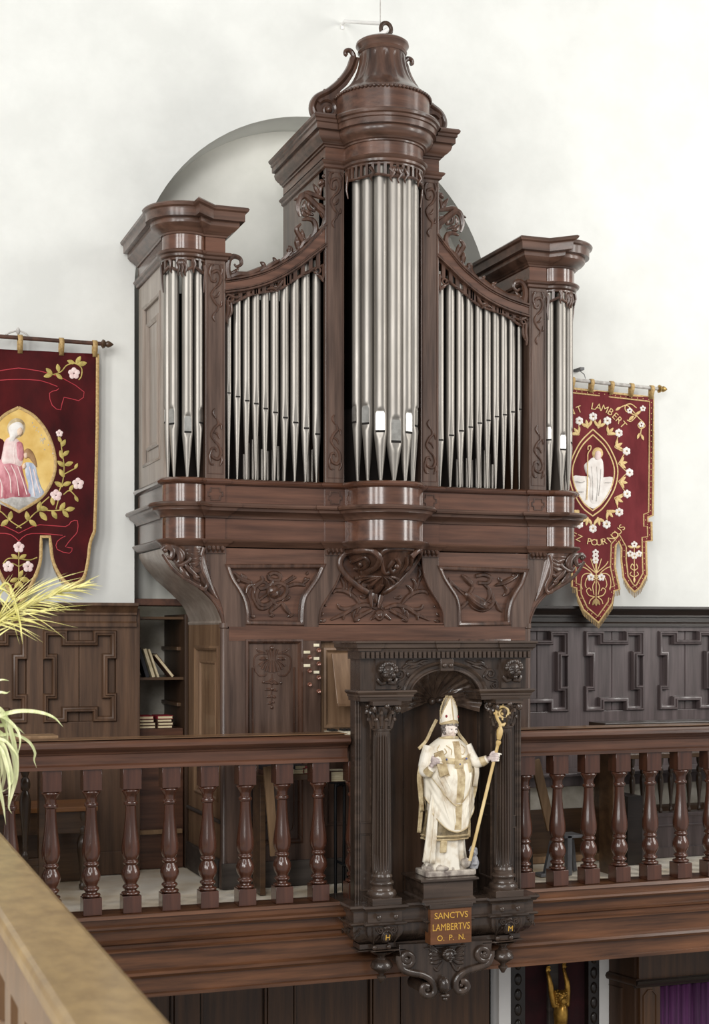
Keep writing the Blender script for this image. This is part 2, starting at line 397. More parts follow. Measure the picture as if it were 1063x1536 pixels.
# wainscots: stiles, rails, planked panels and eared mouldings
def eared(x0, x1, z0, z1):
    """the notched moulding line of a panel, counter-clockwise"""
    w, h = x1 - x0, z1 - z0
    a, b, q = x0 + .27 * w, x1 - .27 * w, .055
    c, d, p = z0 + .27 * h, z1 - .27 * h, .048
    return [(x0, z0), (a, z0), (a, z0 + q), (b, z0 + q), (b, z0), (x1, z0), (x1, c), (x1 - p, c), (x1 - p, d), (x1, d), (x1, z1), (b, z1), (b, z1 - q), (a, z1 - q),
            (a, z1), (x0, z1), (x0, d), (x0 + p, d), (x0 + p, c), (x0, c)]
def wainscot(name, mat, capmat, X0, X1, panels, zp0, zp1, ztop, zfr, Y):
    root = bpy.data.objects.new(name, None); COL.objects.link(root); root['kind'] = 'structure'
    mb = MB(); holes = [[(a, zp0), (a, zp1), (b, zp1), (b, zp0)] for a, b in panels]
    mb.plate([[(X0, 0), (X1, 0), (X1, zfr), (X0, zfr)]] + holes, Y, YW - .002)
    mb.build('panel_frame', mat, root, smooth=0, bev=.003)
    for a, b in panels:
        n = 2; w = (b - a) / n
        for i in range(n):
            q = MB(); q.box(a + i * w + .0015, a + (i + 1) * w - .0015, Y + .026, Y + .040, zp0, zp1)
            q.build('plank', mat, root, smooth=0, bev=.003)
        q = MB(); lp = eared(a + .014, b - .014, zp0 + .014, zp1 - .014)
        q.frame(lp, [(-.016, -.02), (-.016, .008), (-.010, .022), (-.003, .022), (.001, .012), (.010, .009), (.016, -.004), (.016, -.02)], lambda u, v, h: (u, Y - h, v))
        q.build('panel_moulding', mat, root, smooth=30)
    q = MB(); h = ztop - zfr
    q.sweep([(X0, Y), (X1, Y)], [(-.09, ztop), (.075, ztop), (.075, ztop - .016), (.06, ztop - .022), (.045, ztop - .04), (.03, ztop - .055), (.03, ztop - .066), (.012, ztop - .07), (.012, zfr + .03), (.022, zfr + .02), (.022, zfr), (-.09, zfr)])
    q.build('cornice', capmat, root, smooth=30)
    q = MB(); q.box(X0, X1, Y - .012, Y, 0, .13); q.build('skirting', mat, root, smooth=0, bev=.004)
    return root
YS = 8.30
pz = lambda x, y: P(x, y, YS)
wainscot('trim_3', M['wains_l'], M['wains_l'], -1.4, 1.656, [(pz(-68, 0)[0], pz(40, 0)[0]), (pz(65, 0)[0], pz(174, 0)[0])], pz(100, 1083)[1], pz(100, 946)[1], ZC, pz(100, 940)[1], YS)
q = MB(); q.box(1.652, 1.6795, YS, YW + .05, 0, ZC - .03); struct('trim_6', q, M['wains_l'], smooth=0, bev=.003)
wp = [(pz(764, 0)[0], pz(851, 0)[0]), (pz(876, 0)[0], pz(964, 0)[0]), (pz(987, 0)[0], pz(1073, 0)[0]), (pz(1096, 0)[0], pz(1180, 0)[0])]
wainscot('trim_4', M['wains_r'], M['cap_black'], AX + AR - .09, 6.6, wp, pz(900, 1066)[1], pz(900, 947)[1], ZC, pz(900, 940)[1], YS)

# ------------------------------------------------------------------ the storey under the gallery
YU = 7.95
mb = MB(); mb.box(-2, 7.5, 4, 9.3, -3.4, -3.3); struct('floor_nave', mb, M['stone'], smooth=0)
root = bpy.data.objects.new('wall_under_gallery', None); COL.objects.link(root); root['kind'] = 'structure'
mb = MB(); mb.box(-2, 3.42, YU + .05, YU + .12, -3.3, -.37); mb.build('backing', M['lower'], root, smooth=0)
ux = lambda x: P(x, 1500, YU)[0]
edges = [150, 262, 300, 402, 440, 560, 600, 742]
for i in range(0, len(edges) - 1):
    a, b = ux(edges[i]), ux(edges[i + 1])
    q = MB()
    if i % 2 == 0:
        q.box(a + .02, b - .02, YU + .03, YU + .05, -3.2, -.37)
        q.build('panel', M['lower'], root, smooth=0, bev=.004)
    else:
        q.box(a, b, YU, YU + .05, -3.3, -.37)
        for e in (a - .012, a + .012, b - .012, b + .012): q.tube([(e, YU + .008, -3.3), (e, YU + .008, -.37)], .008, 6)
        q.build('stile', M['lower'], root, smooth=30, bev=.003)
mb = MB()
for a, b in ((746, 764), (896, 911)): mb.box(ux(a), ux(b), YU - .02, YU + .1, -3.3, -.37)
struct('trim_5', mb, M['white_paint'], smooth=0, bev=.004)
mb = MB(); mb.box(3.42, 7.5, 8.35, 8.42, -3.3, -.37); struct('wall_nave', mb, M['black'], smooth=0)
# ------------------------------------------------------------------ the organ
OX, OY = 2.881, 7.62
ORG = thing('pipe_organ', 'tall dark oak pipe organ with three towers of tin pipes and carved panels', 'organ', (OX, OY, 0))
def U(px, py, out=0.0):
    """organ coordinates (across, out of the front, up) of a point of its front plane"""
    x, z = P(px, py, OY - out)
    return (x - OX, -out, z)
def U2(px, py): a = U(px, py); return (a[0], a[2])
def sg(p, s): return (p[0] * s, p[1], p[2])
TC, TV, TR = 1.0855, 0.08, 0.121         # side tower bow: centre across, centre depth, radius
CR_ = 0.219                              # radius of the middle tower
PV = -0.012                              # pilasters stand proud of the front
BK = 0.77                                # depth of the case
def arc(cx, cy, r, a0, a1, n): return [(cx + r * math.cos(math.radians(a0 + (a1 - a0) * i / n)), cy + r * math.sin(math.radians(a0 + (a1 - a0) * i / n))) for i in range(n + 1)]
towerL = [(-1.194, BK), (-1.194, .125)] + arc(-TC, TV, TR, 180, 318, 18) + [(-.995, PV), (-.888, PV)]
midarc = arc(0, PV, CR_, 180, 360, 28)
full = towerL + [(-.888, 0), (-.332, 0), (-.332, PV)] + midarc + [(.332, PV), (.332, 0), (.888, 0)] + [(-x, y) for x, y in towerL[::-1]]
# console band below the pipes
q = MB(); q.sweep(full, [(-.05, 2.165), (.012, 2.165), (.024, 2.158), (.03, 2.149), (.024, 2.139), (.012, 2.134), (.006, 2.131), (.0, 2.131), (0, 2.036)]); q.build('plinth_frieze', M['organ_drum'], ORG, smooth=35)
q = MB(); q.sweep(full, [(0, 2.036), (.05, 2.036), (.068, 2.032), (.075, 2.022), (.07, 2.012), (.055, 2.008), (.05, 2.0), (.05, 1.994), (.035, 1.985), (.022, 1.975), (.014, 1.965), (.012, 1.958), (0, 1.955)]); q.build('plinth_cornice', M['organ_h'], ORG, smooth=35)
q = MB(); q.sweep(full, [(0, 1.955), (0, 1.845)]); q.build('lower_frieze', M['organ_drum'], ORG, smooth=35)
q = MB(); q.sweep(full, [(0, 1.845), (.028, 1.845), (.036, 1.838), (.03, 1.828), (.018, 1.822), (.012, 1.812), (.004, 1.806), (-.05, 1.806)]); q.build('lower_moulding', M['organ_h'], ORG, smooth=35)
mb = MB(); mb.plate([[(x, y) for x, y in full]], 2.13, 2.16, lambda a, b, y: (a, b, y)); mb.build('pipe_board', M['organ_dark'], ORG, smooth=0)

def carve(strokes, m, name, mat, parent=ORG, n=6, flat=(1, .75)):
    """carved relief: every stroke is (points, widest radius, kind) with m(px, py, out) placing it"""
    mb = MB()
    for st in strokes:
        pts, r = st[0], st[1]; kind = st[2] if len(st) > 2 else 'taper'; lift = st[3] if len(st) > 3 else 0
        c = pts if kind == 'ball' else cr(pts, 6 if len(pts) < 12 else 2)
        if kind == 'ball':
            for p in pts:
                mb.ball(m(p[0], p[1], lift + r * .3), (r, r * .8, r), 9, 6)
            continue
        rf = {'taper': lambda t: r * (.35 + .65 * math.sin(PI * min(1, t * .9 + .1)) ** .7), 'even': lambda t: r, 'head': lambda t: r * (1 - .75 * t), 'tail': lambda t: r * (.25 + .75 * t),
              'leaf': lambda t: r * (.15 + math.sin(PI * min(.97, t * .92 + .05)) ** .8)}[kind]
        mb.tube([m(a, b, lift + r * .25) for a, b in c], rf, n, flat=flat)
        if kind == 'leaf':
            mb.tube([m(a, b, lift + r * .9) for a, b in c[1:-1]], lambda t: r * .22, 5)
    return mb.build(name, mat, parent, smooth=50)
def mirror_m(s): return lambda px, py, out: sg(U(px, py, out), s)
def spiral(cx, cy, r0, r1, a0, turns, n=18, sq=1.0):
    return [(cx + (r0 + (r1 - r0) * i / n) * math.cos(math.radians(a0 + 360 * turns * i / n)), cy + sq * (r0 + (r1 - r0) * i / n) * math.sin(math.radians(a0 + 360 * turns * i / n))) for i in range(n + 1)]

# pipes
PIPE_CACHE = {}
def pipe(u, v, z0, zm, z1, r, ang, kind):
    """one front pipe: cone foot, mouth at zm, cylindrical body; kind 'round' or 'leaf' upper lip; faces direction ang (0 = to the front)"""
    q = MB(); rows = []
    H = r * (3.1 if kind == 'round' else 4.6); D = r * 1.15
    zs = [(z0, .2, 1), (z0 + .03, .26, 1)]
    def rr(z): return r * (.22 + .78 * min(1, max(0, (z - z0) / (zm - D * .2 - z0))))
    steps = [z0 + (zm - z0) * t for t in (.25, .5, .7)]
    for z in [z0] + steps: rows.append((z, rr(z), 1))
    for t in (0, .25, .5, .75, 1):
        z = zm - D * (1 - t); f = 1 - (.26 * math.sin(PI / 2 * t) if kind == 'round' else .2 * t); rows.append((z, rr(z), f))
    for t in ((.0, .03, .4, .75, .88, .96, 1.0) if kind == 'round' else (.0, .25, .5, .75, 1)):
        z = zm + .004 + H * t
        f = (.74 if t < .75 else .74 + .26 * (1 - math.sqrt(max(0, 1 - ((t - .75) / .25) ** 2)))) if kind == 'round' else .8 + .2 * t
        rows.append((z, r, f))
    rows += [(zm + H + .02, r, 1), (z1, r, 1)]
    n = 20; g = []
    for z, R, f in rows:
        row = []
        for i in range(n):
            a = 2 * PI * i / n - PI / 2
            x, y = R * math.cos(a), R * math.sin(a)
            y = max(y, -R * f)
            row.append((x, y, z))
        g.append(row)
    q.grid(g, cv=True)
    ca, sa = math.cos(ang), math.sin(ang)
    rot = lambda p: (u + p[0] * ca - p[1] * sa, v + p[0] * sa + p[1] * ca, p[2])
    q.v = [rot(p) for p in q.v]
    o = q.build('organ_pipe', M['tin'], ORG, smooth=45)
    k = MB(); wv = r * (.6 if kind == 'leaf' else .66); hh = r * .12 + .0016
    k.box(-wv, wv, -r * (.8 if kind == 'leaf' else .74) - .0012, -r * .5, zm - hh, zm + hh)
    k.v = [rot(p) for p in k.v]; k.build('mouth_slit', M['black'], o, smooth=0)
    if kind == 'round':
        k = MB(); lip = [(-.66 * r, zm + hh), (.66 * r, zm + hh)] + [(.66 * r * math.cos(a), zm + H * .76 + .66 * r * math.sin(a)) for a in [PI * i / 8 for i in range(9)]]
        k.plate([lip], -r * .745 - .0012, -r * .72)
        k.v = [rot(p) for p in k.v]; k.build('upper_lip', M['lip'], o, smooth=0)
    return o
zb = 2.166
# side bays: ten pipes each, feet traced from the photograph's plane
feet = [341.5, 354.5, 368.3, 382, 396, 410.5, 425.5, 440.8, 456.8, 473.5]
mouth = [590, 595.7, 601.8, 606.2, 613.6, 619.4, 627.2, 634.6, 643.1, 651.9]
tops = [466, 445, 436, 432, 431, 427, 420, 412, 404, 400]
rad = [.0150, .0205, .0205, .0215, .0215, .0225, .0230, .0245, .0250, .0240]
for s in (1, -1):
    for a, b, t, r in zip(feet, mouth, tops, rad):
        p = U(a + 4 * .25, b, -.05)
        pipe(p[0] * s * 1.0 if s == 1 else -p[0], .05, zb, p[2], U(a, t, -.05)[2] + .03, r, 0, 'leaf')
# middle tower: seven pipes on a half circle
for k, (ang, zm_px, r) in enumerate([(-76, 617, .030), (-50, 617, .033), (-25, 628, .0375), (0, 653, .042), (25, 637, .0375), (50, 628, .033), (76, 617, .030)]):
    a = math.radians(ang); R = CR_ - .052
    zmo = {-76: 2.49, -50: 2.475, -25: 2.43, 0: 2.375, 25: 2.43, 50: 2.475, 76: 2.49}[ang]
    pipe(R * math.sin(a), PV - R * math.cos(a), zb, zmo, 3.86, r, a, 'round')
# side towers: five pipes each
for s in (-1, 1):
    for ang, zmo, r in ((-98, 2.46, .024), (-52, 2.445, .027), (-4, 2.40, .0285), (42, 2.455, .025)):
        a = math.radians(ang) * -s * -1; R = TR - .034
        a = math.radians(ang) if s < 0 else math.radians(-ang)
        pipe(s * TC + R * math.sin(a), TV - R * math.cos(a), zb, zmo, 3.30, r, a, 'round')
# small speaking pipes inside the bays
for s in (-1, 1):
    for k, (x, h) in enumerate([(366, .10), (372, .16), (379, .18), (386, .20), (393, .13), (401, .12), (409, .13), (417, .15), (425, .12), (462, .16), (468, .14), (478, .10)]):
        p = U(x, 700, -.16); q = MB()
        q.lathe([(.004, 2.16), (.009, 2.20), (.009, 2.22 + h)], (p[0] * -s, .16), 10)
        o = q.build('inner_pipe', M['tin'], ORG, smooth=45)

# case: dark inside, side walls, back, roof strips
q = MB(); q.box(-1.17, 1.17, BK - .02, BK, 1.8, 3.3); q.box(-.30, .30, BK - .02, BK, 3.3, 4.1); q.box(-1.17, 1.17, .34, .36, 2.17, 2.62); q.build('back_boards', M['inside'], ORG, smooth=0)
for s in (-1, 1):
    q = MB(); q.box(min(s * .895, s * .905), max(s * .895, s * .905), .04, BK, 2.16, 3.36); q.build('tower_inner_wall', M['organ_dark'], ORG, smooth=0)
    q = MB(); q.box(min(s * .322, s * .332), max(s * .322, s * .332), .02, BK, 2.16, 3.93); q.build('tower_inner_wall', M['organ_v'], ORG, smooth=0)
    # side wall with a framed panel
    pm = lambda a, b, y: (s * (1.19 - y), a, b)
    q = MB(); q.plate([[(.115, 2.16), (BK, 2.16), (BK, 3.33), (.115, 3.33)], [(.21, 2.29), (.21, 3.17), (.64, 3.17), (.64, 2.29)]], 0, .03, pm); q.build('side_frame', M['organ_sheen'], ORG, smooth=0)
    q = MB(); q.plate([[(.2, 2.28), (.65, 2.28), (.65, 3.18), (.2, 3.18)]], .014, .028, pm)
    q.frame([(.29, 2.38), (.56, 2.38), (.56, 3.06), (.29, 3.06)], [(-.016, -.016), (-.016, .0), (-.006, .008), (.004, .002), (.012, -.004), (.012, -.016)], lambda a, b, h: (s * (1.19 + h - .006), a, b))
    q.build('side_panel', M['organ_sheen'], ORG, smooth=30)
    q = MB(); q.frame([(.21, 2.29), (.64, 2.29), (.64, 3.17), (.21, 3.17)], [(-.01, -.012), (-.01, .004), (0, .007), (.01, 0), (.01, -.012)], lambda a, b, h: (s * (1.19 + h), a, b)); q.build('panel_moulding', M['organ_sheen'], ORG, smooth=30)
# side tower entablatures
towL2 = towerL + [(-.888, BK)]
for s in (-1, 1):
    path = towL2 if s < 0 else [(-x, y) for x, y in towL2[::-1]]
    q = MB(); q.sweep(path, [(-.02, 3.585), (.098, 3.575), (.104, 3.566), (.1, 3.555), (.088, 3.548), (.085, 3.538), (.085, 3.505), (.06, 3.503), (.062, 3.495), (.06, 3.478), (.045, 3.462), (.026, 3.452), (.022, 3.445), (.012, 3.44), (.008, 3.432), (0, 3.43)]); q.build('tower_cornice', M['organ_h'], ORG, smooth=35)
    q = MB(); q.sweep(path, [(0, 3.43), (0, 3.35), ]); q.build('tower_frieze', M['organ_drum'], ORG, smooth=35)
    q = MB(); q.sweep(path, [(0, 3.352), (.024, 3.35), (.03, 3.343), (.026, 3.334), (.014, 3.328), (.012, 3.316), (.004, 3.31), (-.02, 3.306)]); q.build('tower_architrave', M['organ_h'], ORG, smooth=35)
    q = MB(); q.plate([[(x * .999, y) for x, y in path]], 3.56, 3.575, lambda a, b, y: (a, b, y)); q.build('tower_top', M['organ_dark'], ORG, smooth=0)
# middle tower entablature
cpath = [(-.332, BK), (-.332, PV)] + midarc + [(.332, PV), (.332, BK)]
q = MB(); q.sweep(cpath, [(-.03, 4.135), (.084, 4.128), (.092, 4.118), (.088, 4.106), (.078, 4.10), (.078, 4.086), (.07, 4.082), (.07, 4.052), (.052, 4.05), (.056, 4.036), (.05, 4.018), (.036, 4.003), (.024, 3.996), (.02, 3.988), (.01, 3.984), (.008, 3.976), (0, 3.974)]); q.build('tower_cornice', M['organ_h'], ORG, smooth=35)
q = MB(); q.sweep(cpath, [(0, 3.974), (0, 3.90)]); q.build('tower_frieze', M['organ_red'], ORG, smooth=35)
q = MB(); q.sweep(cpath, [(0, 3.905), (.022, 3.902), (.028, 3.894), (.022, 3.885), (.014, 3.88), (.012, 3.868), (.004, 3.862), (-.02, 3.858)]); q.build('tower_architrave', M['organ_h'], ORG, smooth=35)
q = MB(); q.plate([[(x, y) for x, y in cpath]], 4.11, 4.128, lambda a, b, y: (a, b, y)); q.build('tower_top', M['organ_dark'], ORG, smooth=0)
# domed cap with flutes, bead ring and rim
dm = MB(); zs = [4.12, 4.255]
dm.lathe([(.258, 4.12), (.258, 4.256)], (0, PV + .01), 48, closed=False); dm.build('cap_drum', M['organ_red'], ORG, smooth=40)
dm = MB(); prof = [(.262, 4.256), (.258, 4.268), (.235, 4.29), (.205, 4.315), (.178, 4.345), (.157, 4.38), (.141, 4.42), (.131, 4.46), (.126, 4.50), (.124, 4.522)]
rows = []
for r, z in cr(prof, 3):
    t = (z - 4.256) / .266; row = []
    for i in range(112):
        a = 2 * PI * i / 112; c = math.cos(a * 14)
        g = max(0, min(1, (c - .15) * 3)) * max(0, min(1, (t - .24) * 9)) * max(0, min(1, (.93 - t) * 12))
        R = r - .006 * g
        row.append((R * math.cos(a), PV + .01 + R * math.sin(a), z))
    rows.append(row)
dm.grid(rows, cv=True); dm.build('fluted_cap', M['organ_carve'], ORG, smooth=60)
dm = MB()
for i in range(72):
    a = 2 * PI * i / 72; dm.ball((.263 * math.cos(a), PV + .01 + .263 * math.sin(a), 4.258), (.0105, .0105, .009), 7, 5)
dm.build('bead_ring', M['organ_carve'], ORG, smooth=60)
dm = MB(); dm.lathe([(.10, 4.515), (.128, 4.515), (.136, 4.525), (.130, 4.536), (.136, 4.548), (.146, 4.560), (.144, 4.574), (.130, 4.584), (.0, 4.586)], (0, PV + .01), 40, closed=False); dm.build('cap_rim', M['organ_h'], ORG, smooth=40)
# flat volute brackets beside the cap
def vol(s):
    o1 = cr([U2(494, 166), U2(476, 163), U2(471, 145), U2(478, 131), (U2(500, 120)), U2(516, 104), U2(531, 88), U2(541, 75)], 5)
    return o1
for s in (-1, 1):
    q = MB()
    outer_ = cr([(-.30, 4.14), (-.36, 4.15), (-.385, 4.20), (-.36, 4.255), (-.29, 4.30), (-.225, 4.36), (-.175, 4.43), (-.148, 4.50)], 6)
    inner_ = cr([(-.12, 4.50), (-.14, 4.43), (-.19, 4.345), (-.24, 4.28), (-.22, 4.14)], 6)
    q.plate([[(x * s, z) for x, z in outer_ + inner_]], .03, .075)
    band = [(x * s, z) for x, z in outer_]
    q.tube([(x, .052, z) for x, z in band], .022, 8, flat=(1, 1.4))
    sp = spiral(-.302, 4.192, .062, .008, 150, -1.35, 26)
    q.tube([(x * s, .03, z) for x, z in sp], lambda t: .016 * (1 - .5 * t), 7)
    q.ball((-.302 * s, .018, 4.19), .02, 10, 7)
    # curled ear at the top
    q.tube([(x * s, .05, z) for x, z in cr([(-.145, 4.48), (-.15, 4.515), (-.168, 4.538), (-.19, 4.535), (-.197, 4.518), (-.186, 4.510)], 5)], lambda t: .016 * (1 - .3 * t), 8)
    for bx, bz in ((-.232, 4.365), (-.315, 4.295)): q.ball((bx * s, .05, bz), (.014, .02, .016), 8, 6)
    q.build('volute_bracket', M['organ_carve'], ORG, smooth=45)
# wooden pulley on top of the cap
q = MB(); q.tube([(.03 + .03 * math.cos(2 * PI * i / 20), .02, 4.672 + .034 * math.sin(2 * PI * i / 20)) for i in range(21)], .012, 8); q.tube([(.03, .02, 4.58), (.03, .02, 4.64)], .008, 8); q.build('pulley', M['organ_dark'], ORG, smooth=50)
q = MB(); q.tube([(-.055, -.06, 4.585), (.035, .015, 4.668)], .012, 8); q.build('pulley_axle', M['white_paint'], ORG, smooth=50)

# pilasters with beads and carved sprays
def pilaster(u0, u1, z1, name='pilaster'):
    q = MB(); q.box(u0, u1, PV, .10, 2.16, z1); o = q.build(name, M['organ_v'], ORG, smooth=0, bev=.003)
    q = MB(); k = .012
    q.frame([(u0 + k, 2.19), (u1 - k, 2.19), (u1 - k, z1 - .02), (u0 + k, z1 - .02)], [(-.003, -.004), (-.002, .003), (.002, .003), (.003, -.004)], lambda a, b, h: (a, PV - h, b)); q.build('bead', M['organ_carve'], o, smooth=40)
    w = u1 - u0; um = (u0 + u1) / 2
    def spray(zc, d):
        st = []
        f = lambda x, z: (um + x * w, zc + z * d)
        st.append(([f(-.05, .0), f(.18, .04), f(.28, .10), f(.12, .15), f(-.16, .13), f(-.2, .07), f(-.02, .06), f(.06, .09)], .006, 'taper'))
        st.append(([f(-.05, 0), f(-.2, -.05), f(-.05, -.11), f(.14, -.15), f(.05, -.2)], .0055, 'taper'))
        st.append(([f(-.2, .07), f(-.3, .13), f(-.22, .19), f(-.05, .2)], .005, 'leaf'))
        st.append(([f(.25, .11), f(.32, .16), f(.2, .21)], .005, 'leaf'))
        st.append(([f(.1, -.15), f(.28, -.14), f(.3, -.1)], .004, 'leaf'))
        st.append(([f(-.12, -.08), f(.1, -.06), f(.2, -.02)], .004, 'leaf'))
        st.append(([f(.03, -.19), f(-.12, -.24), f(-.02, -.28)], .0045, 'leaf'))
        return [(s_[0], s_[1] * 1.55) + tuple(s_[2:]) for s_ in st]
    carve(spray(z1 - .15, .62), lambda a, b, o_: (a, PV - o_, b), 'carved_spray', M['organ_carve'], o)
    carve(spray(2.36, -.62), lambda a, b, o_: (a, PV - o_, b), 'carved_spray', M['organ_carve'], o)
    # octagonal tablet in the frieze below
    q = MB(); c = .36 * w
    lp = [(um - c, 2.083 - .010), (um - c, 2.083 + .010), (um - c * .7, 2.083 + .012), (um - c * .62, 2.083 + .032), (um + c * .62, 2.083 + .032), (um + c * .7, 2.083 + .012), (um + c, 2.083 + .010), (um + c, 2.083 - .010), (um + c * .7, 2.083 - .012), (um + c * .62, 2.083 - .032), (um - c * .62, 2.083 - .032), (um - c * .7, 2.083 - .012)]
    q.frame(lp, [(-.004, -.002), (-.003, .005), (.002, .005), (.004, -.002)], lambda a, b, h: (a, PV - h, b)); q.build('tablet_moulding', M['organ_carve'], o, smooth=40)
    q = MB()
    for i in range(4):
        a = u0 + w * (.16 + .225 * i); q.tube([(a, PV - .002, 1.804), (a, PV - .014, 1.790), (a, PV - .002, 1.776)], [.011, .009, .003], 8)
    q.box(u0, u1, PV - .004, 0, 1.772, 1.806); q.build('drop_row', M['organ_carve'], o, smooth=40)
for s in (-1, 1):
    a, b = sorted((s * .995, s * .888)); pilaster(a, b, 3.312)
    a, b = sorted((s * .332, s * .224)); pilaster(a, b, 3.865)

# curved screens over the side bays
topc = cr([U2(337, 420.5), U2(370, 415), U2(400, 406), U2(425, 393), U2(449, 377), U2(470, 356), U2(489, 336)], 5)
botc = cr([U2(337, 438.5), U2(370, 434), U2(400, 425.5), U2(425, 414), U2(449, 398.5), U2(470, 382), U2(489, 368)], 5)
trb = cr([U2(337, 456), U2(350, 455), U2(376, 443), U2(400, 438.5), U2(420, 434), U2(444, 419), U2(470, 405), U2(489, 398)], 5)
for s in (-1, 1):
    sm = (lambda L: L) if s < 0 else (lambda L: [(-x, z) for x, z in L])
    q = MB(); q.plate([sm(topc + botc[::-1])], -.006, .05); o = q.build('arched_cornice', M['organ_red'], ORG, smooth=30)
    q = MB()
    for L, off, r in ((topc, .0, .0085), (topc, -.012, .004), (botc, .010, .005), (botc, -.002, .008)):
        q.tube([(x, -.008, z + off) for x, z in sm(L)], r, 6, flat=(1, 1.6))
    q.build('arched_moulding', M['organ_carve'], ORG, smooth=50)
    q = MB(); q.grid([[(x, y, z) for x, z in sm(topc)] for y in (.05, BK)]); q.grid([[(x, y, z) for x, z in sm(botc)] for y in (.05, BK)]); q.build('bay_roof', M['organ_dark'], ORG, smooth=40)
    # pierced frieze
    n = len(botc)
    def at(L, t):
        k = min(int(t * (len(L) - 1)), len(L) - 2); f = t * (len(L) - 1) - k
        return (L[k][0] + (L[k + 1][0] - L[k][0]) * f, L[k][1] + (L[k + 1][1] - L[k][1]) * f)
    def zat(L, x):
        for a, b in zip(L, L[1:]):
            if a[0] <= x <= b[0]: return a[1] + (b[1] - a[1]) * (x - a[0]) / (b[0] - a[0] + 1e-9)
        return L[-1][1] if x > L[-1][0] else L[0][1]
    q = MB(); x0, x1 = botc[0][0], botc[-1][0]; N = 13
    q.tube([(x * (1 if s < 0 else -1), .012, z + .006) for x, z in trb], .0085, 7, flat=(1, .8))
    q.tube([(x * (1 if s < 0 else -1), .012, z - .010) for x, z in botc], .007, 6)
    for k in range(N + 1):
        x = x0 + (x1 - x0) * k / N; w = .0105
        for dx in ([0] if k not in (4, 8) else [-.012, 0, .012]):
            a, b = zat(botc, x + dx), zat(trb, x + dx)
            xx = (x + dx) * (1 if s < 0 else -1)
            q.box(xx - w, xx + w, .004, .022, b, a)
    q.build('pierced_frieze', M['organ_carve'], ORG, smooth=50)
    m = mirror_m(-s if False else (1 if s < 0 else -1))
    carve([(spiral(345, 448, 7, 1.5, 200, 1.2), .006), ([(341, 450), (342, 465), (340, 477), (341, 486)], .011, 'taper'), ([(346, 452), (347, 466), (343, 478)], .008, 'leaf'), ([(338, 440), (352, 446), (360, 444)], .008, 'leaf'),
           (spiral(476, 405, 6, 1.5, 160, -1.2), .006), ([(485, 396), (486, 408), (484, 420)], .012, 'taper'), ([(474, 411), (481, 416), (485, 423)], .009, 'leaf'), ([(470, 402), (462, 409), (455, 411)], .006, 'leaf'),
           ([(400, 434), (409, 432), (417, 438)], .008, 'leaf'), ([(424, 420), (419, 428), (411, 436)], .008, 'leaf'), ([(413, 430)], .010, 'ball')], m, 'frieze_leaves', M['organ_carve'])
    # crest: end scroll, running leaves and the big acanthus against the middle tower
    k = .1302
    c = lambda pts: [(430 + a * k, 240 + b * k) for a, b in pts]
    ST = [([(343, 418), (340.5, 404), (343, 390), (351, 384.5), (360, 388), (361.5, 396), (355, 400), (351, 396)], .021, 'head'),
          ([(343, 417), (358, 412), (372, 412), (386, 406), (396, 400)], .020, 'taper'), ([(386, 408), (398, 404), (410, 396), (420, 390)], .017, 'taper'),
          ([(396, 404), (395, 397), (390, 393)], .011, 'leaf'), ([(410, 398), (412, 391), (409, 386)], .010, 'leaf'), ([(418, 394), (430, 385), (436, 374), (432, 369)], .013, 'leaf'),
          ([(345, 410), (352, 408), (358, 402)], .010, 'leaf'), ([(430, 386), (444, 378), (452, 370)], .014, 'taper'),
          (c([(130, 1090), (190, 960), (290, 900), (330, 800), (310, 710), (250, 680), (170, 690)]), .017, 'taper'),
          (c([(360, 900), (440, 720), (430, 620), (360, 550), (290, 480), (210, 410), (150, 440), (125, 540), (150, 650)]), .020, 'taper'),
          (c([(450, 460), (340, 415), (230, 385), (160, 440), (80, 460)]), .014, 'leaf'), (c([(380, 430), (350, 360), (300, 275)]), .012, 'leaf'),
          (c([(450, 270), (400, 255), (360, 290)]), .014, 'leaf'), (c([(455, 200), (430, 190), (405, 190)]), .012, 'leaf'), (c([(380, 420), (390, 330), (440, 270)]), .011, 'taper'),
          (c([(330, 590), (260, 560), (250, 500), (300, 485)]), .011, 'taper'), (c([(450, 570), (380, 525), (320, 550), (310, 600)]), .014, 'taper'), (c([(160, 560), (200, 630), (260, 640)]), .010, 'leaf'),
          (c([(440, 700), (400, 620), (380, 560)]), .011, 'leaf'), (c([(310, 640), (250, 610), (190, 570)]), .010, 'leaf'), (c([(210, 470), (190, 530), (200, 580)]), .009, 'leaf'),
          (c([(140, 1060), (120, 960), (110, 880)]), .015, 'leaf'), (c([(200, 980), (160, 900), (110, 800), (160, 735)]), .015, 'taper'), (c([(210, 940), (180, 860), (170, 800)]), .011, 'leaf'),
          (c([(70, 1090), (30, 1050), (20, 1000)]), .014, 'leaf'), (c([(60, 1110), (130, 1060), (200, 1010)]), .018, 'taper'), (c([(200, 930), (260, 890), (290, 850)]), .009, 'leaf'), (c([(330, 860), (400, 800), (440, 720)]), .015, 'taper')]
    carve(ST, lambda a, b, o_: sg(U(a, b, o_ - .012), 1 if s < 0 else -1), 'crest_carving', M['organ_carve'], n=7, flat=(1, 1.0))

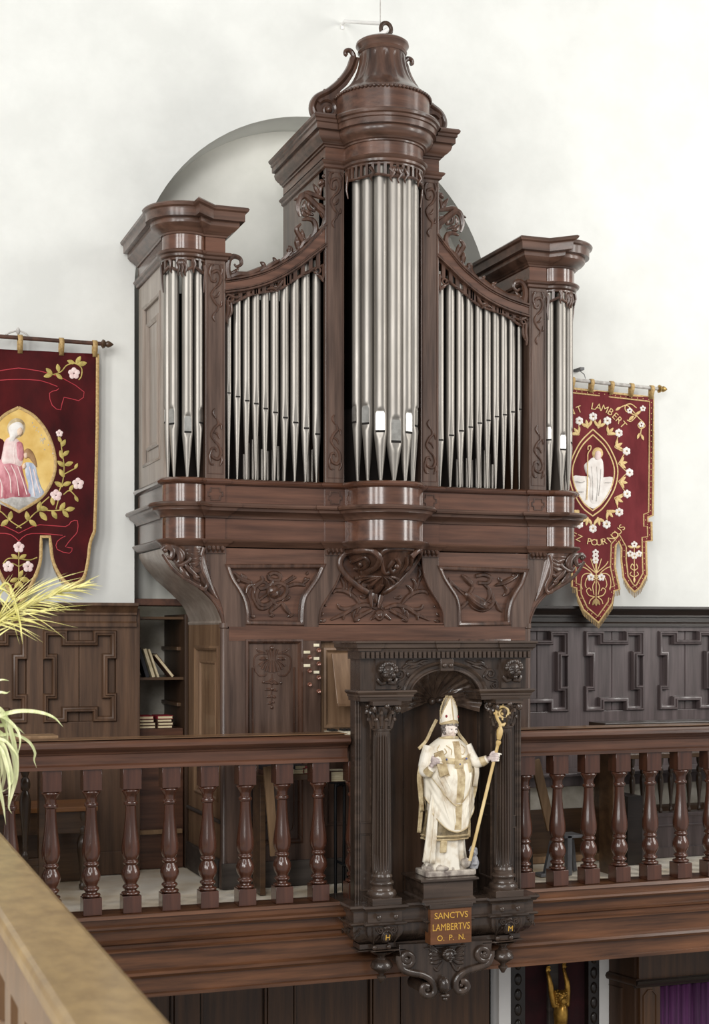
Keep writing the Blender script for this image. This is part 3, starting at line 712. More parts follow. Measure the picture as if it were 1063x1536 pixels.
# pierced friezes of the three towers: rims, mullions and hanging leaves
def bow_frieze(cx, cy, r, a0, a1, z1, h, nm, drop):
    q = MB()
    pt = lambda t, R=r: (cx + R * math.cos(math.radians(a0 + (a1 - a0) * t)), cy + R * math.sin(math.radians(a0 + (a1 - a0) * t)))
    N = 26
    zl = lambda t: z1 - h - drop(t)
    q.tube([(*pt(i / N), zl(i / N)) for i in range(N + 1)], .0085, 7); q.tube([(*pt(i / N), z1 - .006) for i in range(N + 1)], .008, 6)
    for k in range(nm + 1):
        t = k / nm; x, y = pt(t); a = math.radians(a0 + (a1 - a0) * t)
        q.obox((x, y, (z1 + zl(t)) / 2), (-math.sin(a) * .0078, math.cos(a) * .0078, 0), (math.cos(a) * .006, math.sin(a) * .006, 0), (0, 0, (z1 - zl(t)) / 2))
    for t, L in ((.02, .10), (.98, .10), (.5, .035), (.44, .03), (.56, .03), (.28, .03), (.72, .03)):
        x, y = pt(t, r + .004); z = zl(t)
        q.tube([(x, y, z + .04), (*pt(min(1, t + .03), r + .01), z + .012), (x, y, z - L * .5), (*pt(min(1, t + .015), r), z - L)], lambda q_: .012 * (1 - .7 * q_), 7)
    for t in (.47, .53, .5):
        x, y = pt(t, r + .008); q.ball((x, y, z1 - h * .55), (.014, .012, .02), 8, 6)
    q.build('pierced_frieze', M['organ_carve'], ORG, smooth=50)
bow_frieze(0, PV, CR_ - .004, 182, 358, 3.862, .075, 20, lambda t: .012 * abs(math.sin(3 * PI * t)) - .012)
bow_frieze(-TC, TV, TR - .003, 182, 316, 3.308, .055, 7, lambda t: .026 * abs(math.cos(2 * PI * t)) - .012)
bow_frieze(TC, TV, TR - .003, 224, 358, 3.308, .055, 7, lambda t: .026 * abs(math.cos(2 * PI * t)) - .012)
# ------------------------------------------------------------------ organ: shaped lower part
Hh = .886                                   # half width of the lower case
HB = 1.13                                   # its depth
ogee = cr([(-1.19, 1.80), (-1.178, 1.765), (-1.145, 1.715), (-1.09, 1.655), (-1.01, 1.585), (-.94, 1.515), (-.905, 1.45), (-.89, 1.40)], 5)
def seg(L): return [U2(a, b) for a, b in L]
lside = cr(seg([(342, 850), (349, 868), (359.6, 884.7), (367, 899.8), (371, 917.8), (371, 933.5)]), 5)
rside = cr(seg([(483, 849.5), (476, 865), (466, 880), (457, 894), (453, 910), (452, 935)]), 5)
trap = lside + rside[::-1]                     # down the left side, up the right side
cside = cr(seg([(512.3, 833), (510.4, 856.4), (503.9, 875.2), (492.6, 894), (483, 909), (479.4, 920), (478.5, 934)]), 5)
cen = cside + [(-x, z) for x, z in cside[::-1]]
mir = lambda L: [(-x, z) for x, z in L]
zB = 1.395
q = MB(); outline = ogee + [(-Hh, zB - .02), (Hh, zB - .02)] + mir(ogee)[::-1]
trapR = mir(trap)
q.plate([outline, trap, trapR, cen], 0, .03); q.build('shaped_front', M['organ_red'], ORG, smooth=30)
q = MB(); q.plate([outline], .026, .04); q.build('shaped_back', M['organ_red'], ORG, smooth=0)
# vertical grain of the stiles: thin boards lying between the panels
for s in (-1, 1):
    sm = (lambda L: L) if s < 0 else mir
    st = [(-1.0, 1.803)] + cr([(-.993, 1.79), (-.985, 1.71), (-.962, 1.63), (-.925, 1.55), (-.895, 1.46), (-.888, 1.385)], 4) + [(lside[-1][0] - .012, 1.385)] + [(x - .012, z) for x, z in lside[::-1]] + [(lside[0][0] - .012, 1.803)]
    q = MB(); q.plate([sm(st)], -.004, 0); q.build('shaped_stile', M['organ_v'], ORG, smooth=30, bev=.0015)
    st = [(rside[0][0] + .012, 1.803)] + [(x + .012, z) for x, z in rside] + [(rside[-1][0] + .012, 1.385), (cside[-1][0] - .004, 1.385)] + [(x - .004, z) for x, z in cside[::-1]] + [(cside[0][0] - .004, 1.803)]
    q = MB(); q.plate([sm(st)], -.004, 0); q.build('shaped_stile', M['organ_v'], ORG, smooth=30, bev=.0015)
    q = MB(); q.frame(sm(trap), [(-.014, 0), (-.014, -.008), (-.008, -.014), (0, -.012), (.008, -.006), (.012, .012), (.014, .024)] if s < 0 else [(.014, 0), (.014, -.008), (.008, -.014), (0, -.012), (-.008, -.006), (-.012, .012), (-.014, .024)], lambda a, b, h: (a, h, b)); q.build('panel_moulding', M['organ_carve'], ORG, smooth=40)
    q = MB(); q.tube([(x, -.004, z) for x, z in sm(cside)], .006, 6); q.build('edge_bead', M['organ_carve'], ORG, smooth=40)
# trophy carvings of the two shaped panels
k = .1505
c = lambda pts: [(340 + a * k, 820 + b * k) for a, b in pts]
T1 = [(c([(300, 560), (270, 480), (300, 400), (380, 350), (440, 400)]), .008, 'even'), (c([(300, 560), (340, 610), (400, 610), (460, 565)]), .010, 'even'),
      (c([(330, 420), (420, 400), (520, 360), (600, 390), (610, 450), (560, 510), (500, 530), (400, 580), (330, 560), (310, 480), (330, 420)]), .011, 'even'),
      (c([(310, 550), (450, 450), (700, 300)]), .007, 'even'), (c([(460, 430), (560, 370), (680, 290)]), .006, 'even'),
      (c([(600, 400), (700, 370), (800, 385)]), .011, 'taper'), (c([(430, 370), (435, 450), (470, 540), (520, 590)]), .013, 'taper'),
      (c([(430, 280), (480, 260), (540, 280), (530, 330), (440, 320), (430, 280)]), .010, 'even'), (c([(480, 330), (460, 370), (440, 390)]), .011, 'leaf'),
      (c([(90, 260), (150, 320), (230, 350), (270, 370)]), .012, 'leaf'), (c([(100, 330), (150, 350)]), .010, 'leaf'), (c([(160, 270), (190, 310), (200, 340)]), .010, 'leaf'),
      (c([(360, 290), (370, 330), (330, 360), (280, 380)]), .010, 'taper'), (c([(270, 370), (220, 400), (205, 470)]), .011, 'leaf'), (c([(270, 380), (290, 430), (290, 470)]), .009, 'leaf'),
      (c([(550, 560), (500, 600), (450, 640), (470, 690)]), .010, 'taper'), (c([(560, 560), (600, 620), (650, 680)]), .012, 'taper'), (c([(570, 540), (620, 510), (645, 490)]), .009, 'leaf'),
      (c([(440, 690), (490, 680)]), .008, 'leaf'), (c([(620, 700), (680, 670)]), .008, 'leaf'), (c([(780, 330), (830, 320)]), .010, 'leaf'), (c([(800, 260), (830, 270)]), .008, 'leaf'), (c([(760, 380), (800, 340), (840, 310)]), .008, 'leaf'),
      (c([(210, 450), (250, 560), (265, 680)]), .004, 'even'), (c([(250, 690), (300, 700)]), .008, 'leaf'), (c([(420, 480), (540, 420)]), .030, 'leaf')]
carve([(s_[0], s_[1] * 1.22) + tuple(s_[2:]) for s_ in T1], lambda a, b, o_: (lambda p: (p[0], p[1] + .026, p[2]))(U(a, b, o_)), 'trophy_carving', M['organ_carve'])
k2 = .188
c = lambda pts: [(645 + a * .1, 840 + b * .1) for a, b in pts]
T2 = [([(677, 870), (690, 884), (715, 905), (728, 907)], .006, 'even'), ([(672, 868), (690, 882), (742, 905)], .005, 'even'),
      ([(712, 880), (705, 895), (712, 910), (728, 915), (742, 905), (740, 890)], .010, 'even'), ([(700, 890), (720, 905), (735, 912)], .026, 'leaf'),
      ([(716, 864), (728, 862), (738, 866), (734, 874), (720, 874)], .010, 'even'), ([(728, 876), (736, 884), (736, 896), (728, 906)], .010, 'taper'),
      ([(695, 862), (706, 872), (712, 880)], .013, 'leaf'), ([(745, 878), (758, 874), (770, 868), (780, 862)], .012, 'leaf'), ([(757, 876), (764, 886), (758, 894)], .011, 'leaf'), ([(750, 866), (756, 874)], .009, 'leaf'),
      ([(772, 860), (776, 868)], .010, 'leaf'), ([(710, 896), (700, 906), (690, 915), (684, 924)], .010, 'taper'), ([(684, 908), (692, 916)], .009, 'leaf'), ([(680, 922), (690, 926)], .009, 'leaf'), ([(676, 866), (680, 882), (686, 890)], .008, 'leaf'),
      ([(745, 900), (750, 912), (756, 918)], .009, 'leaf')]
carve([(s_[0], s_[1] * 1.22) + tuple(s_[2:]) for s_ in T2], lambda a, b, o_: (lambda p: (p[0], p[1] + .026, p[2]))(U(a, b, o_)), 'trophy_carving', M['organ_carve'])
# middle: cartouche swelling out under the tower, scroll-work around it
q = MB(); rows = []
for i in range(13):
    t = i / 12; r = CR_ * (1 - t) ** .62 * 1.0; z = 1.806 - .235 * t; lean = .0
    rows.append([(r * math.cos(PI + PI * j / 24), .012 + r * .95 * math.sin(PI + PI * j / 24), z) for j in range(25)])
q.grid(rows); q.build('corbel_body', M['organ_carve'], ORG, smooth=60)
def cm(px, py, o_):
    """point on the swelling cartouche"""
    u, _, z = U(px, py, .1)
    t = min(1, max(0, (1.806 - z) / .235)); r = CR_ * (1 - t) ** .62
    d = math.sqrt(max(0, r * r - u * u)) if abs(u) < r else 0
    return (u, .012 - .95 * d - o_, z)
C = [([(574, 884), (562, 888), (552, 882), (560, 876), (566, 880)], .014, 'even'), ([(560, 888), (542, 876), (526, 860), (518, 846), (522, 832), (536, 826), (552, 828), (562, 838), (561, 850), (553, 857)], .017, 'even', .02),
     ([(584, 888), (604, 872), (622, 850), (630, 832), (622, 826), (610, 836)], .016, 'even', .02), ([(536, 842), (546, 836), (552, 844), (548, 852), (540, 852)], .012, 'taper'), ([(544, 846)], .016, 'ball')]
for a in (-78, -58, -38, -18, 2, 22, 42, 62): C.append(([(574 + 3 * math.sin(math.radians(a)), 862 + 3), (574 + 20 * math.sin(math.radians(a)), 862 + 9 * math.cos(math.radians(a))), (574 + 33 * math.sin(math.radians(a)), 862 + 19 * math.cos(math.radians(a)))], .012, 'tail'))
C += [([(562, 838), (570, 826), (592, 824), (618, 826)], .016, 'taper'), ([(566, 836), (570, 850), (577, 860), (588, 856)], .014, 'taper'), ([(588, 838), (594, 848), (588, 858), (580, 852), (584, 842)], .014, 'even'), ([(590, 850)], .018, 'ball'),
      ([(604, 836), (606, 848), (600, 860)], .013, 'taper'), ([(612, 834), (616, 846), (608, 858)], .012, 'taper'), ([(576, 876), (572, 892), (574, 904)], .022, 'taper'), ([(566, 878), (566, 895), (568, 910)], .014, 'taper'), ([(585, 880), (582, 895), (578, 912)], .016, 'taper')]
carve(C, cm, 'cartouche', M['organ_carve'], n=7)
k = .1881
c = lambda pts: [(470 + a * k, 800 + b * k) for a, b in pts]
def cm2(px, py, o_): p = U(px, py, o_); return (p[0], p[1] + .026, p[2])
half = [(c([(520, 600), (430, 570), (340, 590), (260, 640), (150, 690)]), .015, 'taper'), (c([(350, 580), (270, 600), (220, 590), (205, 560)]), .012, 'taper'), (c([(480, 610), (400, 650), (340, 690), (380, 690)]), .014, 'taper'),
        (c([(380, 560), (330, 500), (260, 460), (190, 455), (165, 480)]), .014, 'taper'), (c([(310, 510), (300, 450), (340, 405)]), .012, 'leaf'), (c([(280, 460), (270, 390), (300, 350)]), .011, 'leaf'), (c([(260, 440), (240, 370), (210, 330)]), .011, 'taper'),
        (c([(360, 640), (370, 600), (400, 580)]), .010, 'leaf'), (c([(250, 690), (255, 650), (290, 620)]), .010, 'leaf'), (c([(330, 680), (330, 640), (350, 610)]), .009, 'leaf'), (c([(110, 690), (80, 700), (65, 690)]), .010, 'leaf'), (c([(70, 660), (90, 630)]), .008, 'leaf'), (c([(100, 580), (115, 570)]), .007, 'leaf'),
        (c([(390, 490), (400, 510), (440, 510)]), .009, 'leaf'), (c([(240, 270), (230, 310), (250, 350)]), .011, 'leaf'), (c([(245, 200), (235, 250)]), .010, 'leaf'), (c([(470, 690), (500, 660), (520, 640)]), .011, 'leaf')]
carve(half, cm2, 'scroll_leaves', M['organ_carve'])
carve(half, lambda a, b, o_: sg(cm2(a, b, o_), -1), 'scroll_leaves', M['organ_carve'])
carve([(c([(500, 480), (500, 540), (490, 600)]), .018, 'taper'), (c([(560, 500), (540, 560), (560, 610)]), .016, 'taper'), (c([(510, 640), (540, 625), (570, 645), (540, 680), (510, 660)]), .014, 'even'), (c([(540, 655)]), .018, 'ball')], cm2, 'knot', M['organ_carve'])
# carved corbels under the side towers
for s in (-1, 1):
    q = MB(); rows = []
    pathc = arc(-TC, TV, TR, 180, 318, 14)
    tip = (-.925, -.004, 1.53)
    for i in range(11):
        t = i / 10; row = []
        for j, (x, y) in enumerate(pathc):
            f = (1 - t) ** .8
            # the inner edge follows the stile, the outer edge the ogee
            xe = x * f + tip[0] * (1 - f); ye = y * f + tip[1] * (1 - f)
            row.append((xe * -s if s > 0 else xe, ye + .0, 1.806 + (tip[2] - 1.806) * t ** 1.05))
        rows.append(row)
    q.grid(rows); q.build('corbel_body', M['organ_carve'], ORG, smooth=60)
    def sm_(px, py, o_):
        u, _, z = U(px, py, .03)
        return (u if s < 0 else -u, -.026 - o_ + max(0, (1.66 - z)) * .10, z)
    k = .188
    c = lambda pts: [(180 + a * k, 690 + b * k) for a, b in pts]
    S_ = [(c([(330, 715), (370, 690), (420, 720), (410, 780), (370, 770)]), .016, 'taper'), (c([(420, 690), (470, 740), (480, 800), (450, 820)]), .018, 'taper'), (c([(380, 690), (450, 700), (500, 750), (500, 800)]), .016, 'taper'),
          (c([(430, 800), (470, 840), (540, 810), (560, 770)]), .012, 'taper'), (c([(520, 720), (580, 715), (640, 720)]), .014, 'taper'), (c([(530, 740), (590, 760), (640, 740)]), .015, 'leaf'), (c([(560, 790), (610, 790), (650, 760)]), .014, 'leaf'),
          (c([(550, 830), (600, 830), (650, 800)]), .014, 'leaf'), (c([(520, 830), (560, 880), (620, 930)]), .014, 'taper'), (c([(560, 840), (610, 880), (650, 870)]), .012, 'leaf'), (c([(480, 850), (520, 910), (560, 950)]), .014, 'leaf'), (c([(620, 935)]), .012, 'ball'),
          (c([(670, 700), (650, 780), (660, 880), (700, 970), (690, 1020), (650, 1025), (630, 1000)]), .010, 'even'), (c([(340, 750), (400, 840), (470, 910), (580, 980), (690, 1040)]), .010, 'even'), (c([(590, 880), (600, 930), (640, 970)]), .010, 'leaf'), (c([(360, 720)]), .014, 'ball')]
    carve(S_, sm_, 'corbel_leaves', M['organ_carve'], n=7)
    # ogee side
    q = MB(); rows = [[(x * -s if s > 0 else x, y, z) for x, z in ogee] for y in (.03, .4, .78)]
    q.grid(rows); q.build('ogee_side', M['organ_sheen'], ORG, smooth=60)
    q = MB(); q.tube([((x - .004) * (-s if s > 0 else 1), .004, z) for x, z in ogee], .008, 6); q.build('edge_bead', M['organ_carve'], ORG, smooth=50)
# lower case: front frame with its openings
UP = lambda x, y: U2(x, y)
pA = (UP(371, 0)[0], UP(451, 0)[0]); zA1, zA0 = UP(400, 962)[1], UP(400, 1264)[1]
cx0, cx1 = UP(481, 0)[0], -UP(481, 0)[0]; zC1 = UP(500, 962)[1]
pB = (UP(490, 0)[0], UP(521, 0)[0]); zB1, zB0 = UP(500, 1130)[1], UP(500, 1236)[1]
front = [(-Hh, 0), (Hh, 0), (Hh, zB + .005), (-Hh, zB + .005)]
H1 = [(pA[0], zA0), (pA[0], zA1), (pA[1], zA1), (pA[1], zA0)]
H2 = [(-x, z) for x, z in H1]
H3 = [(cx0, .81), (cx0, zC1), (cx1, zC1), (cx1, .81)]
H4 = [(pB[0], zB0), (pB[0], zB1), (pB[1], zB1), (pB[1], zB0)]
H5 = [(-.20, .02), (-.20, .40), (.36, .40), (.36, .02)]
q = MB(); q.plate([front, H1, H2, H3, H4, H5], 0, .03); q.build('case_front', M['organ_v'], ORG, smooth=0)
q = MB(); q.box(-Hh + .02, Hh - .02, -.003, .0, zC1 + .004, zB + .0); q.build('cross_rail', M['organ_red'], ORG, smooth=0)
q = MB(); q.box(-Hh, Hh, .025, .04, 0, .81); q.box(-Hh, Hh, .06, .08, .1, zB); q.build('panel_ground', M['organ_dark'], ORG, smooth=0)
for s in (-1, 1):
    L = H1 if s < 0 else H2
    x0, x1 = (pA if s < 0 else (-pA[1], -pA[0]))
    q = MB(); q.box(x0, x1, .016, .03, zA0, zA1)
    q.build('panel', M['organ_v'], ORG, smooth=0)
    q = MB(); q.frame([(x0, zA0), (x1, zA0), (x1, zA1), (x0, zA1)], [(-.012, 0), (-.01, -.008), (0, -.011), (.006, -.003), (.012, .006), (.014, .018)], lambda a, b, h: (a, h, b)); q.build('panel_moulding', M['organ_carve'], ORG, smooth=40)
    q = MB(); ix0, ix1 = x0 + .034, x1 - .034; xm = (x0 + x1) / 2
    bot = cr([(ix0, zA0 + .16), (ix0 + .005, zA0 + .07), (ix0 + .03, zA0 + .05), (ix0 + .05, zA0 + .09), (xm, zA0 + .115), (ix1 - .05, zA0 + .09), (ix1 - .03, zA0 + .05), (ix1 - .005, zA0 + .07), (ix1, zA0 + .16)], 4)
    q.frame(bot + [(ix1, zA1 - .12), (ix0, zA1 - .12)][:0], [(-.006, .014), (-.004, .008), (.004, .008), (.006, .014)], lambda a, b, h: (a, h, b), closed=False)
    for xx in (ix0, ix1): q.tube([(xx, .014, zA0 + .16), (xx, .014, zA1 - .14)], .006, 6)
    q.build('panel_bead', M['organ_carve'], ORG, smooth=40)
    # shell and flower drop
    k = .1223
    c = lambda pts: [(370 + a * k, 950 + b * k) for a, b in pts]
    sh = [(c([(120, 480), (100, 380), (110, 290), (180, 250), (260, 250)]), .0055, 'even'), (c([(530, 480), (550, 380), (540, 290), (470, 250), (390, 250)]), .0055, 'even'), (c([(120, 470), (170, 520), (240, 515), (255, 480)]), .006, 'taper'), (c([(530, 470), (480, 520), (410, 515), (395, 480)]), .006, 'taper'),
          (c([(130, 185), (160, 220), (250, 245)]), .006, 'leaf'), (c([(530, 185), (490, 220), (400, 245)]), .006, 'leaf'), (c([(320, 180)]), .013, 'ball'),
          (c([(160, 320), (220, 310), (270, 320)]), .009, 'leaf'), (c([(490, 320), (430, 310), (380, 320)]), .009, 'leaf')]
    for a in (-64, -44, -24, -8, 8, 24, 44, 64): sh.append((c([(322 + 60 * math.sin(math.radians(a)), 330), (322 + 130 * math.sin(math.radians(a)), 330 + 70 * math.cos(math.radians(a))), (322 + 175 * math.sin(math.radians(a)), 330 + 150 * math.cos(math.radians(a)))]), .0095, 'tail'))
    for a in (-30, -10, 10, 30): sh.append((c([(322 + a * 1.2, 330), (322 + a * 1.5, 260), (322 + a * 2.2, 200)]), .008, 'tail'))
    sh += [(c([(322, 500), (322, 560), (318, 650), (315, 740), (320, 860), (318, 930)]), .0045, 'even'), (c([(290, 590), (320, 570), (350, 590), (320, 615), (290, 590)]), .008, 'even')]
    for x, y, d in ((230, 610, -1), (420, 620, 1), (240, 695, -1), (400, 705, 1), (260, 785, -1), (380, 790, 1), (270, 865, -1), (360, 855, 1)): sh.append((c([(320, y - 20 + 10), (320 + (x - 320) * .5, y - 8), (x - 10, y)]), .0075, 'leaf'))
    sh += [(c([(318, 910)]), .010, 'ball'), (c([(322, 685)]), .010, 'ball'), (c([(215, 600)]), .008, 'ball'), (c([(430, 610)]), .008, 'ball')]
    def shm(a, b, o_):
        p = U(a, b, o_); x = p[0]
        return ((x if s < 0 else -x), p[1] + .018, p[2])
    carve(sh, shm, 'shell_drop', M['organ_carve'])
    # rounded corner post
    q = MB(); q.lathe([(.026, .0), (.026, .14), (.021, .15), (.021, zB - .02), (.026, zB - .015), (.026, zB + .01)], (s * (Hh + .0), .02), 20); q.build('corner_post', M['organ_v'], ORG, smooth=40)
    # flank: frame, two panels, plinth
    fm = lambda a, b, y: (s * (Hh + .012 - y), a, b)
    q = MB(); q.plate([[(.02, 0), (HB, 0), (HB, zB + .04), (.02, zB + .04)], [(.12, .90), (.12, 1.27), (.62, 1.27), (.62, .90)], [(.12, .46), (.12, .82), (.62, .82), (.62, .46)]] if False else [[(.02, 0), (HB, 0), (HB, zB + .01), (.02, zB + .01)], [(.11, .46), (.11, 1.27), (.62, 1.27), (.62, .46)]], 0, .03, fm); q.build('flank_frame', M['organ_low'], ORG, smooth=0)
    q = MB(); q.plate([[(.1, .45), (.63, .45), (.63, 1.28), (.1, 1.28)]], .016, .03, fm); q.build('flank_panel', M['organ_low'], ORG, smooth=0)
    for a0, a1, b0, b1, r in ((.11, .62, .46, 1.27, .012), (.19, .54, .54, 1.19, .008)):
        q = MB(); q.frame([(a0, b0), (a1, b0), (a1, b1), (a0, b1)], [(-r, -.016), (-r, .003), (0, .008), (r, 0), (r, -.016)], lambda a, b, h: (s * (Hh + .012 + h - (.012 if r < .01 else 0)), a, b)); q.build('panel_moulding', M['organ_low'], ORG, smooth=40)
    q = MB(); q.box(min(s * Hh, s * (Hh + .03)), max(s * Hh, s * (Hh + .03)), .05, HB, 0, .15); q.tube([(s * (Hh + .018), .03, .35), (s * (Hh + .018), HB, .35)], .012, 6); q.build('flank_plinth', M['plinth'], ORG, smooth=30, bev=.003)
    q = MB(); q.tube([(s * (Hh + .004), .02, zB + .012), (s * (Hh + .004), .8, zB + .012)], .013, 8); q.build('flank_bead', M['organ_sheen'], ORG, smooth=40)
for a, b in ((-Hh - .02, -.21), (.37, Hh + .02)):
    q = MB(); q.box(a, b, -.022, .0, 0, .135); q.build("plinth", M["plinth"], ORG, smooth=0, bev=.003)
q = MB(); q.box(pB[0], pB[1], .014, .03, zB0, zB1); q.frame([(pB[0], zB0), (pB[1], zB0), (pB[1], zB1), (pB[0], zB1)], [(-.010, 0), (-.008, -.008), (0, -.010), (.008, .0), (.010, .02)], lambda a, b, h: (a, h, b)); q.build('panel', M['organ_v'], ORG, smooth=40)
# keydesk: recess with a framed back, sloping music desk, keyboard
q = MB(); q.box(cx0, cx1, .05, .058, .80, zC1)
q.build('keydesk_back', M['organ_low'], ORG, smooth=0)
q = MB(); rx0, rz0, rz1 = UP(492, 0)[0], UP(500, 1089)[1], UP(500, 975)[1]
q.frame([(rx0, rz0), (-rx0, rz0), (-rx0, rz1), (rx0, rz1)], [(-.014, .05), (-.012, .04), (0, .034), (.01, .044), (.014, .05)], lambda a, b, h: (a, h, b)); q.build('panel_moulding', M['organ_low'], ORG, smooth=40)
q = MB(); a = U(501, 1056, .03); b = U(497, 980, -.03)
x1 = -.06 + .30; xa = a[0] + .005
q.add([(xa - .008, -.0, b[2]), (x1, -.0, b[2]), (x1, -.07, a[2]), (xa, -.07, a[2]), (xa - .008, .014, b[2]), (x1, .014, b[2]), (x1, -.056, a[2] - .004), (xa, -.056, a[2] - .004)], [(0, 1, 2, 3), (4, 7, 6, 5), (0, 3, 7, 4), (1, 5, 6, 2), (0, 4, 5, 1), (3, 2, 6, 7)])
q.box(xa, x1, -.085, -.055, a[2] - .012, a[2] + .006); q.build('music_desk', M['organ_low'], ORG, smooth=0, bev=.003)
q = MB(); q.box(cx0 + .0, cx1, -.10, .05, .76, .805); q.build('key_slip', M['organ_low'], ORG, smooth=0, bev=.003)
q = MB(); kw = .0235; n = int((cx1 - cx0 - .06) / kw)
for i in range(n): q.box(cx0 + .03 + kw * i + .001, cx0 + .03 + kw * (i + 1) - .001, -.085, .04, .806, .822)
q.build('keyboard', M['ivory'], ORG, smooth=0, kind='stuff')
q = MB()
for i in range(n):
    if i % 7 not in (2, 6): q.box(cx0 + .03 + kw * (i + 1) - .006, cx0 + .03 + kw * (i + 1) + .006, -.04, .04, .822, .832)
q.build('sharp_keys', M['black'], ORG, smooth=0, kind='stuff')
# stop knobs with paper labels on the jamb beside the keys
for s in (-1, 1):
    q = MB(); xj = sorted((s * abs(UP(453.5, 0)[0]), s * abs(UP(480, 0)[0]))); q.box(xj[0], xj[1], -.004, .0, .80, zC1 + .002); q.build('stop_jamb', M['organ_v'], ORG, smooth=0)
for i, (x, y) in enumerate([(474.5, 975.5), (461, 986), (474.5, 995.5), (461, 1006), (474.5, 1016), (461, 1026.5), (474.5, 1036.5)]):
    p = U(x, y); q = MB(); w = []
    prof_ = [(.004, 0), (.004, .02), (.010, .024), (.0125, .032), (.0125, .04), (.009, .045), (.006, .043), (.0001, .041)]
    q.grid([[(p[0] + r * math.cos(2 * PI * j / 16), -.004 - h, p[2] + r * math.sin(2 * PI * j / 16)) for j in range(16)] for r, h in prof_], cv=True)
    o = q.build('stop_knob', M['knob'], ORG, smooth=40)
    if i < 5:
        q = MB(); zc = p[2] + .028; q.box(p[0] - .016 - (.007 if i % 2 else .002), p[0] + .014, -.0055, -.004, zc - .0075, zc + .0075); q.build('stop_label', M['paper_w'], o, smooth=0)
# pedals
for i in range(7):
    q = MB(); q.box(-.18 + i * .075, -.18 + i * .075 + .03, -.30, .1, .05, .075); q.build('pedal', M['organ_dark'], ORG, smooth=0, bev=.003)
q = MB(); q.box(-.21, .37, -.32, -.29, .0, .09); q.build('pedal_frame', M['organ_low'], ORG, smooth=0, bev=.003)
# ------------------------------------------------------------------ carved niche on the gallery front
NX, NY = 2.966, 7.0
NI = thing('carved_niche', 'black oak niche with fluted columns, round arch and scroll bracket, holding the bishop statue', 'niche', (NX, NY, 0))
def Nn(px, py, Y): x, z = P(px, py, Y); return (x - NX, Y - NY, z)
# bracket shelf: plan with breaks under the columns and the plaque
yb = .30
def plan(dx, f):
    a = [(-.505 + dx, yb), (-.505 + dx, -.07), (-.44, -.07), (-.44, -.10), (-.235, -.10), (-.235, -.07), (-.125, -.07), (-.125, -.115)]
    return a + [(-x, y) for x, y in a[::-1]]
q = MB(); q.sweep(plan(0, 0), [(-.08, .004), (.012, 0), (.014, -.012), (.004, -.02), (.0, -.03), (-.012, -.032)]); q.plate([[(x, y) for x, y in plan(0, 0)]], -.012, .0, lambda a, b, y: (a, b, y)); q.build('shelf_slab', M['niche_h'], NI, smooth=35)
q = MB(); q.sweep(plan(0, 0), [(-.012, -.03), (-.012, -.086), (.004, -.088), (.010, -.094), (.004, -.101), (-.008, -.104)]); q.build('shelf_frieze', M['niche_h'], NI, smooth=35)
q = MB(); q.sweep(plan(0, 0), [(-.008, -.103), (-.006, -.125), (-.012, -.150), (-.028, -.178), (-.055, -.198), (-.085, -.208)]); q.build('shelf_belly', M['niche'], NI, smooth=50)
q = MB(); q.sweep(plan(.0, 0), [(-.085, -.204), (-.062, -.208), (-.062, -.232), (-.080, -.238), (-.12, -.242)]); q.plate([[(x * .9, y + .05) for x, y in plan(0, 0)]], -.24, -.236, lambda a, b, y: (a, b, y)); q.build('shelf_foot', M['niche_h'], NI, smooth=35)
q = MB()
for s in (-1, 1):
    for u in (-.38, -.29):
        q.ball((u * s, -.115, -.058), (.0145, .010, .0145), 12, 8)
    for u in (-.375, -.30):
        q.ball((u * s, -.042, -.221), (.0135, .009, .0135), 12, 8)
q.build('studs', M['niche_h'], NI, smooth=60, kind='stuff')
